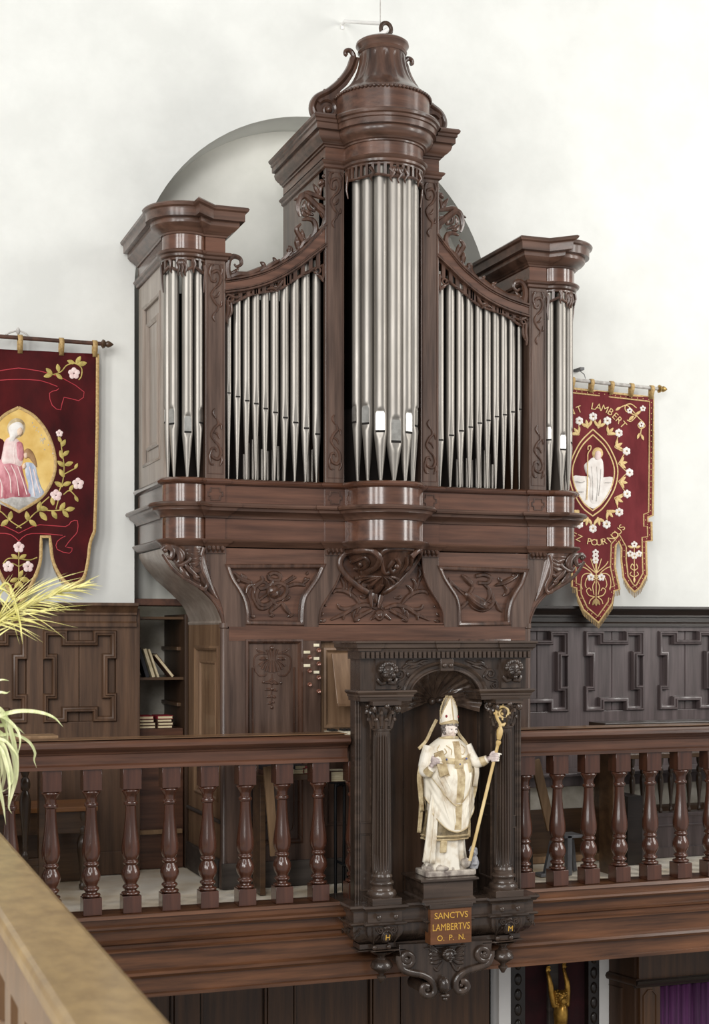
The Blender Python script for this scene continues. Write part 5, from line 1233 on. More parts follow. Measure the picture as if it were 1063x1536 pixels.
q = MB(); c0 = chas_pt(.17, 1155, .010); q.obox(c0, (.026, .004, 0), (0, .004, 0), (0, 0, .021)); q.build('breast_square', M['st_gold'], ch, smooth=0, bev=.003)
for px_, py_ in ((660, 1147.5), (688, 1147.5), (676.5, 1155)):
    a = math.asin((px_ - chas(py_)[1]) / chas(py_)[2]); c0 = chas_pt(a, py_, .012); q = MB(); q.ball(c0, (.0055, .004, .0055), 10, 6); q.build('blue_stone', M['bluestone'], ch, smooth=60)
carve([([(654, 1127), (650, 1134), (655, 1141), (661, 1138), (659, 1132)], .003, 'even'), ([(684, 1127), (690, 1133), (686, 1141), (680, 1138), (682, 1131)], .003, 'even'), ([(662, 1128), (668, 1134), (667, 1142)], .003, 'even')], lambda a, b, o_: chas_pt(math.asin((a - chas(b)[1]) / chas(b)[2]), b, o_ + .001), 'embroidery', M['st_gold'], ch)
# dalmatic band and maniple
q = MB(); rows = []
for py, hw, dp in ((1225, 26, .072), (1240, 28, .076), (1255, 31, .082), (1262, 32.5, .086), (1268, 33, .087)):
    rows.append([S(667.5 + hw * (1 + .05 * math.cos(a * 9)) * math.cos(a), py, dp * (1 + .05 * math.cos(a * 9)) * math.sin(a)) for a in [2 * PI * i / 72 for i in range(72)]])
q.grid(rows, cv=True); da = q.build('dalmatic', M['st_dark'], ST_, smooth=180, solid=.005)
q = MB()
for py in (1262, 1267): q.tube([S(667.5 + 33 * (1 + .05 * math.cos(a * 9)) * math.cos(a), py, .0875 * (1 + .05 * math.cos(a * 9)) * math.sin(a)) for a in [2 * PI * i / 72 for i in range(73)]], .005, 6)
q.build('fringe', M['st_gold'], da, smooth=60)
q = MB(); c0 = S(655, 1277, -.085); q.obox(c0, (.018, 0, .0), (0, .006, 0), (.002, 0, .030)); q.build('stole_end', M['st_gold'], ST_, smooth=0, bev=.004)
# cope falling behind the arms
def strip(pts, w, name, mat, th=.006, curl=.2):
    q = MB(); q.blade([S(*p) for p in cr(pts, 6)], lambda t: w(t) if callable(w) else w, (0, -1, 0), curl, 5); return q.build(name, mat, ST_, smooth=180, solid=th)
strip([(642, 1132, -.02), (632, 1150, -.02), (626, 1172, -.025), (629, 1200, -.015), (633, 1226, .0)], .012, 'cope_edge', M['st_gold'])
strip([(646, 1135, .03), (636, 1165, .03), (634, 1200, .02), (632, 1230, .01), (629, 1258, .005)], .011, 'cope_fold', M['st_gold'])
strip([(648, 1165, -.03), (646, 1195, -.045), (641, 1230, -.05), (637, 1270, -.055), (634, 1300, -.05)], lambda t: .011 + .012 * t, 'cope_fold', M['cream'], .01, .3)
strip([(650, 1180, -.05), (647, 1220, -.065), (644, 1262, -.068), (641, 1302, -.062)], lambda t: .006 + .008 * t, 'cope_fold', M['cream'], .008, .2)
strip([(698, 1132, -.02), (707, 1155, -.02), (706, 1180, -.03), (702, 1205, -.03), (698, 1222, -.02)], lambda t: .018 + .008 * math.sin(PI * t), 'cope_fold', M['st_gold'], .007, .3)
strip([(702, 1140, -.04), (709, 1165, -.05), (706, 1190, -.05)], lambda t: .012, 'cope_fold', M['cream'], .008, .3)
strip([(693, 1215, -.05), (697, 1240, -.05), (697, 1266, -.05)], .008, 'cope_fold', M['st_gold'], .006)
for pts in ([(657, 1090, .02), (650, 1105, .025), (641, 1122, .02), (628, 1133, .0)], [(684, 1096, .02), (690, 1112, .02), (698, 1124, .01), (703, 1135, -.01)]): strip(pts, .0085, 'mitre_lappet', M['st_gold'])
# collar and cuffs
q = MB()
q.tube([S(672 + 12.5 * math.cos(a), 1118.5 - 2.5 * math.sin(a), -.040 * math.sin(-a) * -1 - .004) for a in [2 * PI * i / 28 for i in range(29)]], .0075, 8); q.build('collar', M['st_gold'], ST_, smooth=60)
for c0, c1 in (((634, 1168, -.062), (637.5, 1161, -.082)), ((714.5, 1153.5, -.066), (719.5, 1150, -.082))):
    q = MB(); q.tube([S(*c0), S(*c1)], [.027, .022], 18); q.build('cuff', M['st_gold'], ST_, smooth=50, bev=.003)
# hair
q = MB(); rnd = random.Random(5)
for i in range(40):
    a = PI * (.02 + 1.0 * (i % 20) / 19) ; ly = i // 20
    x = hx + (.036 - .003 * ly) * math.cos(a) * 1.05; y = hy + .03 * math.sin(a) - .004; z = hz + .014 - .018 * ly + rnd.uniform(-.006, .006)
    q.ball((x, y, z), (.011, .011, .0105), 8, 6)
for s in (-1, 1):
    for i in range(7 if s < 0 else 4): q.ball((hx + s * (.0345 + rnd.uniform(-.002, .004)), hy - .014 + .012 * (i % 3), hz + .020 - .008 * i * .8), (.0085, .009, .0085), 8, 6)
for i in range(5): q.ball((hx - .02 + .01 * i, hy - .032 + abs(i - 2) * .002, hz + .026), (.008, .006, .006), 8, 6)
q.build('hair', M['st_hair'], ST_, smooth=70)
# mitre
q = MB(); z0 = hz + .026
def mit(side, R0=.0455):
    rows = []
    for j in range(15):
        t = j / 14; row = []
        for i in range(25):
            v = -1 + 2 * i / 24; a = v * PI / 2 * 1.0
            top = .112 * (1 - abs(v) ** 1.35) + .030
            h = top * t
            R = R0 * (1 + .12 * math.sin(PI * min(1, h / .10)) - .10 * h / .14) ; dpt = .043 * (1 - .62 * (h / .14))
            X_, Y_ = R * math.sin(a), side * dpt * math.cos(a)
            row.append((hx + X_ * .975 - Y_ * .22, hy + .008 + X_ * .22 + Y_ * .975, z0 + h))
        rows.append(row)
    return rows
for sd in (-1, 1):
    r_ = mit(sd); q.grid(r_)
mo = q.build('mitre', M['cream'], ST_, smooth=60, solid=.004)
q = MB()
for sd in (-1, 1):
    r_ = mit(sd); e = r_[-1]; q.tube(e, .0042, 7)
    for i in range(1, 24, 2): p = e[i]; q.ball((p[0] * 1.0, p[1], p[2] + .003), .0055, 7, 5)
    q.tube([(p[0], p[1] + sd * .001, p[2]) for p in [row[12] for row in r_]], .005, 7, flat=(1, .5))
    q.tube([(p[0], p[1] + sd * .0015, p[2]) for p in r_[1]], .006, 7); q.tube([(p[0], p[1] + sd * .001, p[2]) for p in r_[2]], .004, 7)
q.build('gold_edging', M['st_gold'], mo, smooth=60)
for i in (6, 19):
    p = mit(-1)[6][i]; q = MB(); q.ball((p[0], p[1] - .003, p[2]), (.0065, .004, .0075), 10, 6); q.build('red_stone', M['ruby'], mo, smooth=60)
# book in the raised hand
q = MB(); c0 = Vector(S(649, 1153, -.112)); ax = Vector((.023, -.004, .008)); az_ = Vector((.020 * .9, .004, -.060)); ay = ax.cross(az_).normalized() * .010
q.obox(c0, ax, ay, az_); q.build('book', M['st_gold'], ST_, smooth=0, bev=.003)
# small kneeling companion at the feet
q = MB(); q.tube([S(703, 1312, -.05), S(704, 1304, -.055), S(703, 1297, -.06), S(701.5, 1293, -.062)], [.026, .028, .022, .012], 14); q.ball(S(701, 1288.5, -.066), (.018, .020, .021), 14, 10); q.ball(S(700.5, 1288, -.088), (.004, .005, .005), 8, 6)
q.tube([S(706, 1300, -.06), S(703, 1305, -.085), S(697, 1304, -.09)], [.010, .009, .007], 9)
ko = q.build('kneeling_companion', M['st_blue'], ST_, smooth=180); md = ko.modifiers.new('fuse', 'REMESH'); md.mode = 'VOXEL'; md.voxel_size = .003; md.use_smooth_shade = True
q = MB(); q.tube([S(697, 1287, -.068), S(700, 1282, -.07), S(704, 1284, -.066), S(706, 1291, -.058), S(706, 1297, -.05)], [.010, .014, .014, .012, .006], 10); q.build('hood', M['st_blue'], ko, smooth=60)
q = MB(); q.ball(S(690, 1303, -.07), (.026, .026, .026), 14, 10); q.ball(S(655, 1310, -.075), (.035, .02, .016), 14, 8); q.build('stones', M['st_rock'], ST_, smooth=60)
# crozier: a staff of its own, held in the left hand
CZ = thing('crozier', 'pale ochre crozier with curled leafy crook leaning in the statue hand', 'crozier', (SX0, SY, SZ0))
a, b = S(692, 1299, -.105), S(734.5, 1124, -.109)
q = MB(); q.tube([a, b], [.0085, .0085], 12); q.build('staff', M['crozier'], CZ, smooth=50)
q = MB(); q.tube([S(733.6, 1128, -.109), S(734.6, 1124, -.109), S(735.2, 1121, -.109)], [.010, .014, .010], 14); q.tube([S(735, 1120, -.109), S(736, 1113, -.109), S(736.8, 1106, -.109), S(737.5, 1101, -.109)], [.010, .0155, .0165, .009], 14); q.build('knop', M['crozier'], CZ, smooth=60)
q = MB(); cc = [(737.5, 1101), (737, 1096), (733.5, 1090)] + [(741.5 + x, 1080 + y) for x, y in [(r * math.cos(math.radians(t)), -r * math.sin(math.radians(t))) for r, t in [(11 - 8.5 * i / 26, 205 - 600 * i / 26) for i in range(27)]]]
cs = [S(x, y, -.109) for x, y in cc]
q.tube(cs, lambda t: .0085 * (1 - .45 * t), 9)
for i in range(4, len(cs) - 8, 2):
    p = cs[i]; ctr = Vector(S(741.5, 1080, -.109)); d = (Vector(p) - ctr).normalized(); q.ball(tuple(Vector(p) + d * .009), (.0055, .0055, .0065), 7, 5)
q.ball(S(741, 1081, -.109), .010, 9, 6); q.tube([S(737, 1098, -.109), S(742, 1098, -.112), S(745, 1095, -.112)], [.008, .009, .004], 8); q.build('crook', M['crozier'], CZ, smooth=60)
# ------------------------------------------------------------------ balustrades
YB0, YB1 = 7.11, 7.20
def baluster_mesh():
    q = MB(); h = .045
    q.box(-h, h, -h, h, 0, .083); q.box(-h, h, -h, h, .598, .70)
    u = .00098 * 1.0
    pr = [(865, 30), (862, 44), (856, 47), (850, 44), (846, 30), (840, 28), (834, 36), (827, 41), (820, 38), (814, 30), (806, 31), (795, 38), (780, 45), (765, 47), (750, 45), (735, 39), (724, 32), (718, 30), (714, 36), (706, 39), (698, 36), (694, 31),
          (684, 37), (668, 43), (650, 45.5), (630, 45), (605, 42), (570, 37), (530, 32), (490, 28), (450, 26), (432, 26), (428, 33), (420, 35), (413, 33), (410, 27), (395, 27), (384, 30), (374, 37), (366, 42), (360, 46), (354, 44), (350, 40)]
    q.lathe([(r * u, .083 + (865 - y) / 515 * .515) for y, r in pr], (0, 0), 28)
    return q
rail_prof = [(.14, .700), (-.012, .700), (-.012, .716), (-.004, .720), (0, .724), (0, .768), (-.008, .772), (-.012, .780), (-.03, .786), (-.046, .794), (-.056, .806), (-.054, .820), (-.044, .829), (-.03, .833), (.17, .840), (.17, .79), (.14, .78)]
def balustrade(name, label, x0, x1, xs):
    root = thing(name, label, 'balustrade', ((x0 + x1) / 2, (YB0 + YB1) / 2, 0)); ox = (x0 + x1) / 2
    q = MB(); rows = [[(x - ox, y - .045, z) for y, z in rail_prof] for x in (x0, x1)]
    q.grid(rows, cv=True); q.cap(rows[0]); q.cap(rows[1][::-1]); q.build('handrail', M['rail_h'], root, smooth=35)
    q = MB(); q.box(x0 - ox, x1 - ox, -.040, .125, .8395, .8425); q.build('worn_top', M['rail_top'], root, smooth=0)
    b0 = None
    for x in xs:
        if b0 is None: b0 = baluster_mesh().build('baluster', M['rail'], root, smooth=40, bev=.0015); b0.location = (x - ox, 0, 0)
        else: b = b0.copy(); COL.objects.link(b); b.parent = root; b.location = (x - ox, 0, 0)
    return root
balustrade('balustrade', 'dark red turned gallery balustrade with worn rail, left of the niche', -1.15, 2.50, [2.551 - .1915 * i for i in range(19)][::-1])
balustrade('balustrade', 'dark red turned gallery balustrade with worn rail, right of the niche', 3.44, 6.6, [3.511, 3.71, 3.899, 4.088, 4.28, 4.473] + [4.665 + .1915 * i for i in range(9)])

# side gallery rail in the foreground, running towards the camera
SR = thing('side_rail', 'broad tan handrail running from the lower left corner towards the gallery', 'handrail', (.36, 3.8, 0))
q = MB(); q.box(-.062, .072, -3.3, 3.2, .80, .84); q.build('handrail', M['sidetop'], SR, smooth=0, bev=.012)
q = MB(); q.box(-.045, .055, -3.3, 3.2, .70, .80); q.build('rail_fascia', M['sideface'], SR, smooth=0, bev=.006)
q = MB(); q.box(-.045, .055, -3.3, 3.2, 0, .04); q.build('bottom_rail', M['sideface'], SR, smooth=0, bev=.006)
b0 = None
for i in range(32):
    y = -3.2 + .2 * i
    if b0 is None: b0 = baluster_mesh().build('baluster', M['sideface'], SR, smooth=40); b0.location = (.005, y, 0)
    else: b = b0.copy(); COL.objects.link(b); b.parent = SR; b.location = (.005, y, 0)
mb = MB(); mb.box(-1.2, .42, .3, 7.2, -.37, -.004); struct('floor_side_gallery', mb, M['floor'], smooth=0)

# ------------------------------------------------------------------ left side: shelves, books, cabinet, pew
XA0, XA1 = 1.675, 1.975
SH = thing('wall_shelves', 'narrow rough wooden shelves in the recess left of the organ case', 'shelf', (XA0, 8.5, 0))
def shelf(z, x1, y0=-.06, th=.016):
    q = MB(); q.box(.0, x1 - XA0, y0, .44, z - th, z); q.build('shelf_board', M['pew'], SH, smooth=0, bev=.002)
z1 = P(230, 925, 8.44)[1]; z2 = P(230, 1016, 8.44)[1]
shelf(z1, 1.965); shelf(z2, 1.965)
q = MB(); q.box(.0, .28, -.08, .43, 0, P(230, 1093, 8.42)[1]); q.build('base_cabinet', M['rail_h'], SH, smooth=0, bev=.003)
q = MB(); q.box(-.035, -.018, -.16, -.10, 0, .72); q.build('pale_upright', M['tan'], SH, smooth=0, bev=.003)
q = MB(); q.box(.02, .27, -.11, -.06, .20, .225); q.build('low_shelf', M['tan'], SH, smooth=0, bev=.003)
q = MB(); q.box(.285, .305, -.10, .45, .0, 1.46); q.build('side_board', M['organ_dark'], SH, smooth=0, bev=.003)
for z in (P(250, 972, 8.6)[1], P(250, 1055, 8.6)[1]):
    q = MB(); q.box(.262, .286, .0, .43, z - .014, z + .008); q.build('cleat', M['pew'], SH, smooth=0, bev=.003)
def book(name, label, c, w, h, t, tilt, cover, pages, rz=0, flat=False, group=None, face=False):
    """a book: covers, spine and page block; stands with its spine to the front unless flat"""
    r = thing(name, label, 'book', c, group)
    r.rotation_euler = (0, tilt, rz) if not flat else (PI / 2 * 0, 0, rz)
    if not flat:                                   # thickness along x, height z, depth y
        q = MB(); q.box(-t / 2, -t / 2 + .003, 0, w, 0, h); q.box(t / 2 - .003, t / 2, 0, w, 0, h)
        if not face: q.box(-t / 2, t / 2, -.003, .003, 0, h)
        else: q.box(-t / 2, t / 2, w - .003, w, 0, h)
        q.build('cover', cover, r, smooth=0, bev=.0012)
        q = MB(); q.box(-t / 2 + .003, t / 2 - .003, .004, w - .004, .004, h - .004); q.build('page_block', pages, r, smooth=0)
    else:                                          # lying: width x, depth y, thickness z
        q = MB(); q.box(-w / 2, w / 2, 0, h, 0, .003); q.box(-w / 2, w / 2, 0, h, t - .003, t); q.box(-w / 2 - .002, -w / 2 + .002, 0, h, 0, t); q.build('cover', cover, r, smooth=0, bev=.0012)
        q = MB(); q.box(-w / 2 + .003, w / 2 - .004, .003, h - .004, .003, t - .003); q.build('page_block', pages, r, smooth=0)
    return r
yb_ = 8.455
bx = lambda px: P(px, 1000, yb_)[0]
book('hymn_book', 'thick black book leaning at the left end of the middle shelf', (bx(206) + .0, yb_ + .03, z2), .13, .170, .030, -.30 + .0, M['bk_black'], M['paper'])
book('hymn_book', 'worn black spined book leaning beside two cream ones on the shelf', (bx(221.5), yb_, z2), .12, .178, .021, -.30, M['bk_black'], M['paper'])
book('hymn_book', 'tall cream book leaning on the worn black one on the shelf', (bx(230.5), yb_, z2), .12, .172, .018, -.31, M['bk_cream'], M['paper'])
book('hymn_book', 'second cream book of the leaning row, spine darkened at the edge', (bx(237.5), yb_, z2), .12, .170, .012, -.33, M['bk_cream'], M['paper'])
book('hymn_book', 'pale open-paged book slanting far over at the right of the shelf', (bx(260), yb_, z2), .12, .168, .020, -.68, M['bk_brown'], M['paper'], face=True)
zc = P(230, 1093, 8.42)[1]
for k, (px, cols) in enumerate(((216, ['bk_brown', 'bk_brown', 'bk_brown', 'bk_red']), (246, ['bk_brown', 'bk_brown', 'bk_brown', 'bk_red']))):
    z = zc + .0005
    for i, c_ in enumerate(cols):
        t = .017 if i < 3 else .019
        w = (.125, .118, .11, .098)[i] if k == 0 else (.088, .09, .086, .09)[i]
        pos = ('left', 'right')[k]
        lab = {0: f'brown bound book at the bottom of the {pos} pile on the cabinet', 1: f'brown bound book second from the bottom of the {pos} cabinet pile', 2: f'brown bound book just under the red one of the {pos} cabinet pile', 3: f'red covered book on top of the {pos} pile on the cabinet'}[i]
        book('prayer_book', lab, (bx(px) + (.004 * (i % 2)), yb_ - .03 + .004 * i, z), w, .16, t, 0, M[c_], M['paper'], flat=True)
        z += t + .0006
# pew along the left wainscot
PW = thing('pew', 'dark oak pew with turned legs and lit orange seat along the left wainscot', 'pew', (.9, 8.0, 0))
q = MB(); q.box(-1.4, .46, -.17, .2, .415, .44); q.build('seat', M['seat'], PW, smooth=0, bev=.004)
q = MB(); q.box(-1.4, .44, -.15, -.12, .30, .415); q.build('seat_rail', M['pew'], PW, smooth=0, bev=.003)
q = MB(); q.box(-1.4, .46, .15, .17, .0, .38); q.build('back_board', M['pew'], PW, smooth=0, bev=.003)
def turned_leg(mb, x, y, z0, z1, r):
    h = z1 - z0
    mb.lathe([(r * a, z0 + h * b) for a, b in ((.5, 0), (.62, .02), (.62, .06), (.4, .08), (.4, .1), (.55, .13), (.42, .16), (.6, .3), (.95, .5), (1.0, .58), (.8, .66), (.5, .70), (.85, .73), (.9, .77), (.8, .81), (.45, .84), (.7, .88), (.9, .93), (.9, 1.0))], (x, y), 18)
for px in (125,):
    q = MB(); x = P(px, 1220, 7.84)[0] - .9; turned_leg(q, x, -.13, 0, .41, .03); q.build('leg', M['pew_v'], PW, smooth=50)
BK1 = thing('bench_desk', 'plain dark bench end panel with low desk in front of the left pew', 'desk', (.8, 7.72, 0))
x0 = P(57, 1200, 7.72)[0] - .8
q = MB(); q.box(x0, x0 + .035, -.03, .03, 0, .70); q.build('post', M['pew'], BK1, smooth=0, bev=.003)
q = MB(); q.box(-1.5, x0 + .02, -.02, .02, .0, .16); q.box(-1.5, x0 + .02, -.02, .02, .16, .20); q.build('kick_board', M['pew'], BK1, smooth=0, bev=.003)
q = MB(); q.box(-1.5, x0 + .16, -.06, .08, .70, .715); q.build('desk_top', M['pew'], BK1, smooth=0, bev=.003)
for px in (38,):
    q = MB(); x = P(px, 1200, 7.66)[0] - .8; turned_leg(q, x, -.05, .20, .70, .030); q.build('spindle', M['pew_v'], BK1, smooth=50)
# reading desk behind the left rail and the one on the right
zt = P(50, 1101, 7.35)[1]
D1 = thing('reading_shelf', 'worn narrow wooden shelf lying behind the rail near the plant', 'shelf', (.5, 7.34, zt - .02))
q = MB(); q.box(-1.2, P(88, 1101, 7.30)[0] - .5, -.03, .14, -.02, .012); q.build('board', M['tan'], D1, smooth=0, bev=.003)
for px in (-30, 84):
    q = MB(); x = P(px, 1101, 7.30)[0] - .5; q.box(x - .03, x - .012, .10, .13, -.85, -.02); q.build('leg', M['pew'], D1, smooth=0, bev=.003)
D2 = thing('music_shelf', 'long dark shelf lying behind the rail right of the niche', 'shelf', (4.6, 7.36, P(985, 1088, 7.32)[1] + .006))
q = MB(); q.box(P(906, 1090, 7.32)[0] - 4.6, 2.0, -.05, .14, -.012, .012); q.build('board', M['cap_black'], D2, smooth=0, bev=.003)
q = MB(); q.box(P(912, 1090, 7.32)[0] - 4.6, 2.0, .10, .13, -.84, -.012); 
q2 = MB(); q2.box(P(911, 1200, 7.4)[0] - 4.6, P(911, 1200, 7.4)[0] - 4.6 + .03, -.02, .14, -.87, -.012); q2.build('post', M['pew'], D2, smooth=0, bev=.003)
# braces: slanting planks behind both balustrades
BR = thing('slanting_brace', 'pale slanting plank behind the balusters in front of the organ', 'brace', (P(406, 1215, 7.29)[0], 7.29, 0))
a = P(401, 1150, 7.29); b = P(415, 1285, 7.29)
q = MB(); q.bar((a[0] - BR.location.x, 0, a[1]), (b[0] - BR.location.x, .04, max(.0, b[1] - .0)), .045, .02, (0, 1, 0)); q.build('plank', M['tan'], BR, smooth=0, bev=.002)
BR2 = thing('slanting_brace', 'weathered slanting plank behind the first balusters right of the niche', 'brace', (P(815, 1190, 7.6)[0], 7.6, 0))
a = P(802, 1140, 7.6); b = P(829, 1245, 7.6)
q = MB(); q.bar((a[0] - BR2.location.x, 0, a[1]), (b[0] - BR2.location.x, .02, b[1]), .055, .02, (0, 1, 0)); q.build('plank', M['tan'], BR2, smooth=0, bev=.002)
# organ bench top with papers, black tubular music stand
OB = thing('organ_bench', 'dark narrow organ bench carrying books behind the balusters', 'bench', (2.53, 7.42, 0))
zb_ = P(440, 1160, 7.42)[1]
q = MB(); q.box(-.45, .42, -.06, .10, zb_ - .03, zb_); q.build('bench_top', M['pew'], OB, smooth=0, bev=.003)
for x in (-.40, .38):
    q = MB(); q.box(x - .015, x + .015, -.05, .09, 0, zb_ - .03); q.build('leg', M['pew'], OB, smooth=0, bev=.003)
def pile(px, cols, name, lab, w=.11, t=.022, Y=7.40):
    z = zb_ + .001; x = P(px, 1150, Y)[0]
    for i, (c_, l) in enumerate(zip(cols, lab)):
        book(name, l, (x + .003 * i, Y - .03, z), w, .12, t, 0, M[c_], M['paper'], flat=True); z += t + .0006
pile(404, ['bk_brown', 'bk_black'], 'song_book', ['brown book at the bottom of the left pile on the organ bench', 'black book on top of the left pile on the organ bench'], .07)
pile(447, ['bk_cream', 'bk_black'], 'song_book', ['cream book at the bottom of the middle pile on the organ bench', 'black book on top of the middle pile on the organ bench'], .06)
pile(459, ['bk_red'], 'song_book', ['small red book lying alone on the organ bench'], .05, .03)
MS = thing('tube_stand', 'black tubular metal stand beside the niche holding a thick pale book', 'stand', (P(503, 1240, 7.3)[0], 7.30, 0))
zt = P(505, 1175, 7.3)[1]; dx = P(517, 1200, 7.3)[0] - P(501, 1200, 7.3)[0]
q = MB(); q.tube(cr([(0, 0, .0), (0, 0, zt - .04), (.01, 0, zt - .012), (.03, .005, zt - .005), (dx - .01, .02, zt - .012), (dx, .03, zt - .05), (dx, .04, .0)], 5), .0085, 10); q.build('frame', M['iron'], MS, smooth=50)
q = MB(); q.tube([(0, 0, .17), (.06, .0, .14), (.11, -.03, .12)], .008, 8); q.tube([(.07, -.005, .13), (.07, -.005, .21)], .004, 8); q.build('cross_bar', M['iron'], MS, smooth=50)
q = MB(); q.box(-.035, .09, -.02, .10, zt, zt + .008); q.build('tray', M['iron'], MS, smooth=0, bev=.001)
book('song_book', 'thick yellowed book lying on the black tubular stand', (MS.location.x + .02, 7.285, zt + .0085), .10, .10, .055, 0, M['bk_brown'], M['paper'], flat=True)
q = MB(); q.box(-.04, .04, 0, .07, 0, .003); o = q.build('loose_sheet', M['paper_w'], None, smooth=0); o.location = (MS.location.x + .015, 7.295, zt + .066); tag(o, 'loose pale sheet on top of the thick yellowed book', 'paper')
# ------------------------------------------------------------------ right side: settle with spindles, trestle
SE = thing('choir_settle', 'dark choir bench with a row of small turned spindles behind the right balustrade', 'bench', (4.9, 7.85, 0))
g = lambda px, py: (P(px, py, 7.85)[0] - 4.9, P(px, py, 7.85)[1])
zs0, zs1 = g(1000, 1218)[1], g(1000, 1140)[1]
q = MB(); q.box(g(913, 0)[0], 1.6, -.03, .03, 0, zs0 - .02); q.build('lower_panel', M['wains_r'], SE, smooth=0, bev=.003)
q = MB(); q.box(g(913, 0)[0], 1.6, -.04, .05, zs0 - .025, zs0); q.build('ledge', M['wains_r'], SE, smooth=0, bev=.004)
q = MB(); q.tube([(g(913, 0)[0], -.034, .19), (1.6, -.034, .19)], .007, 6); q.box(g(913, 0)[0], 1.6, -.045, -.03, 0, .06); q.build('panel_moulding', M['wains_r'], SE, smooth=50)
q = MB(); q.box(g(905, 0)[0], g(918, 0)[0], -.10, .12, 0, .72); q.build('end_panel', M['pew'], SE, smooth=0, bev=.004)
for i in range(14):
    px = 946 + 21.2 * i; x = g(px, 0)[0]
    q = MB(); turned_leg(q, x, (-.015 if i % 2 == 0 else .03), zs0, zs0 + .33, .019)
    q.build('spindle', M['pew_v'], SE, smooth=50)
q = MB(); q.box(g(913, 0)[0], 1.6, -.04, .05, zs0 + .33, zs0 + .36); q.build('top_rail', M['pew'], SE, smooth=0, bev=.004)
RS = thing('wall_pew', 'dark pew seat and rail fixed along the right wainscot', 'pew', (4.9, 8.12, 0))
h = lambda px, py: (P(px, py, 8.0)[0] - 4.9, P(px, py, 8.0)[1])
q = MB(); q.box(h(770, 0)[0], 1.6, -.18, .16, h(850, 1159)[1] - .02, h(850, 1159)[1]); q.build('seat', M['wains_r'], RS, smooth=0, bev=.004)
q = MB(); q.box(h(770, 0)[0], 1.6, -.15, -.12, h(850, 1179)[1], h(850, 1159)[1] - .02); q.build('seat_rail', M['wains_r'], RS, smooth=0, bev=.004)
q = MB(); q.box(h(770, 0)[0], 1.6, -.10, -.07, h(850, 1213)[1], h(850, 1180)[1]); q.build('plaster_strip', M['old_plaster'], RS, smooth=0)
q = MB(); q.box(h(770, 0)[0], 1.6, -.11, -.07, 0, h(850, 1213)[1]); q.build('front_board', M['pew'], RS, smooth=0, bev=.003)
q = MB(); q.box(h(893, 0)[0], h(915, 0)[0], -.5, -.18, 0, .40); q.build('end_board', M['cap_black'], RS, smooth=0, bev=.003)
TR_ = thing('trestle', 'grey painted trestle standing behind the second baluster right of the niche', 'trestle', (P(840, 1290, 7.42)[0], 7.42, 0))
j = lambda px, py: (P(px, py, 7.42)[0] - TR_.location.x, P(px, py, 7.42)[1])
a, b = j(822, 1328), j(826, 1262)
q = MB(); q.bar((a[0] - .02, 0, 0.0), (b[0] + .01, 0, b[1]), .025, .03, (0, 1, 0)); q.build('leg', M['grey_metal'], TR_, smooth=0, bev=.002)
a, b = j(852, 1326), j(851, 1253); q = MB(); q.box(a[0] - .014, a[0] + .014, -.02, .02, 0, b[1]); q.build('leg', M['grey_metal'], TR_, smooth=0, bev=.002)
a, b = j(844, 1254), j(873, 1251); q = MB(); q.box(a[0], b[0], -.02, .12, a[1] - .012, a[1] + .004); q.build('top_bar', M['grey_metal'], TR_, smooth=0, bev=.002)
a = j(872, 1262); q = MB(); q.bar((a[0] - .01, .1, a[1]), (a[0] + .02, .12, 0.0), .022, .022, (0, 1, 0)); q.build('leg', M['grey_metal'], TR_, smooth=0, bev=.002)
a = j(815, 1330); q = MB(); q.box(a[0] - .03, a[0] + .02, -.03, .05, 0, .02); q.build('foot', M['grey_metal'], TR_, smooth=0, bev=.004)
PLK = thing('floor_plank', 'rough wooden plank lying on the gallery floor behind the trestle', 'plank', (P(840, 1265, 8.0)[0], 7.9, 0)); q = MB(); q.box(-.3, .22, -.06, .06, 0, .04); q.build('board', M['tan'], PLK, smooth=0, bev=.003)
# ------------------------------------------------------------------ banners
YBN = 8.34
def banner_tools(x_off, wav):
    def wave(x, z): return .010 * math.sin(x * 9 + wav) * max(0, min(1, (2.75 - z))) + .004 * math.sin(x * 21 + z * 3 + wav)
    return wave
def make_banner(name, label, origin_px, outline, cloth, wave, border):
    ox, oz = P(*origin_px, YBN)
    fwd = lambda py: border * max(0, min(1, (py - 640) / 250)) ** 1.5
    r = thing(name, label, 'banner', (ox, YBN, oz))
    def B(px, py, out=0.0):
        x, z = P(px, py, YBN - fwd(py)); return (x - ox, -fwd(py) - wave(x, z) - out, z - oz)
    L = [(a, -b) for a, b in outline]
    # cloth: triangulated plate refined so it can ripple
    bm = bmesh.new()
    tri = tessellate_polygon([[Vector((a, b, 0)) for a, b in L]])
    vs = [bm.verts.new((a, 0, b)) for a, b in L]
    for t in tri:
        try: bm.faces.new([vs[i] for i in t])
        except ValueError: pass
    for axis, lo, hi, st in ((0, min(a for a, b in L), max(a for a, b in L), 8.0), (2, min(b for a, b in L), max(b for a, b in L), 14.0)):
        v = lo + st
        while v < hi:
            no = (1, 0, 0) if axis == 0 else (0, 0, 1); co = (v, 0, 0) if axis == 0 else (0, 0, v)
            bmesh.ops.bisect_plane(bm, geom=bm.verts[:] + bm.edges[:] + bm.faces[:], plane_co=co, plane_no=no); v += st
    q = MB(); bm.verts.ensure_lookup_table(); bm.verts.index_update()
    q.v = [B(v.co.x, -v.co.z) for v in bm.verts]; q.f = [tuple(v.index for v in f.verts) for f in bm.faces]; bm.free()
    q.build('cloth', cloth, r, smooth=60, solid=.004)
    return r, B
def ribbon(mb, pts, w, B, out=.0035, closed=False, n=4):
    """flat embroidered line: a low, narrow raised band"""
    c = cr(pts, n, closed) if len(pts) > 2 and n > 1 else pts
    if closed: c = c + [c[0]]
    mb.tube([B(a, b, out) for a, b in c], w, 6, flat=(1, .35))
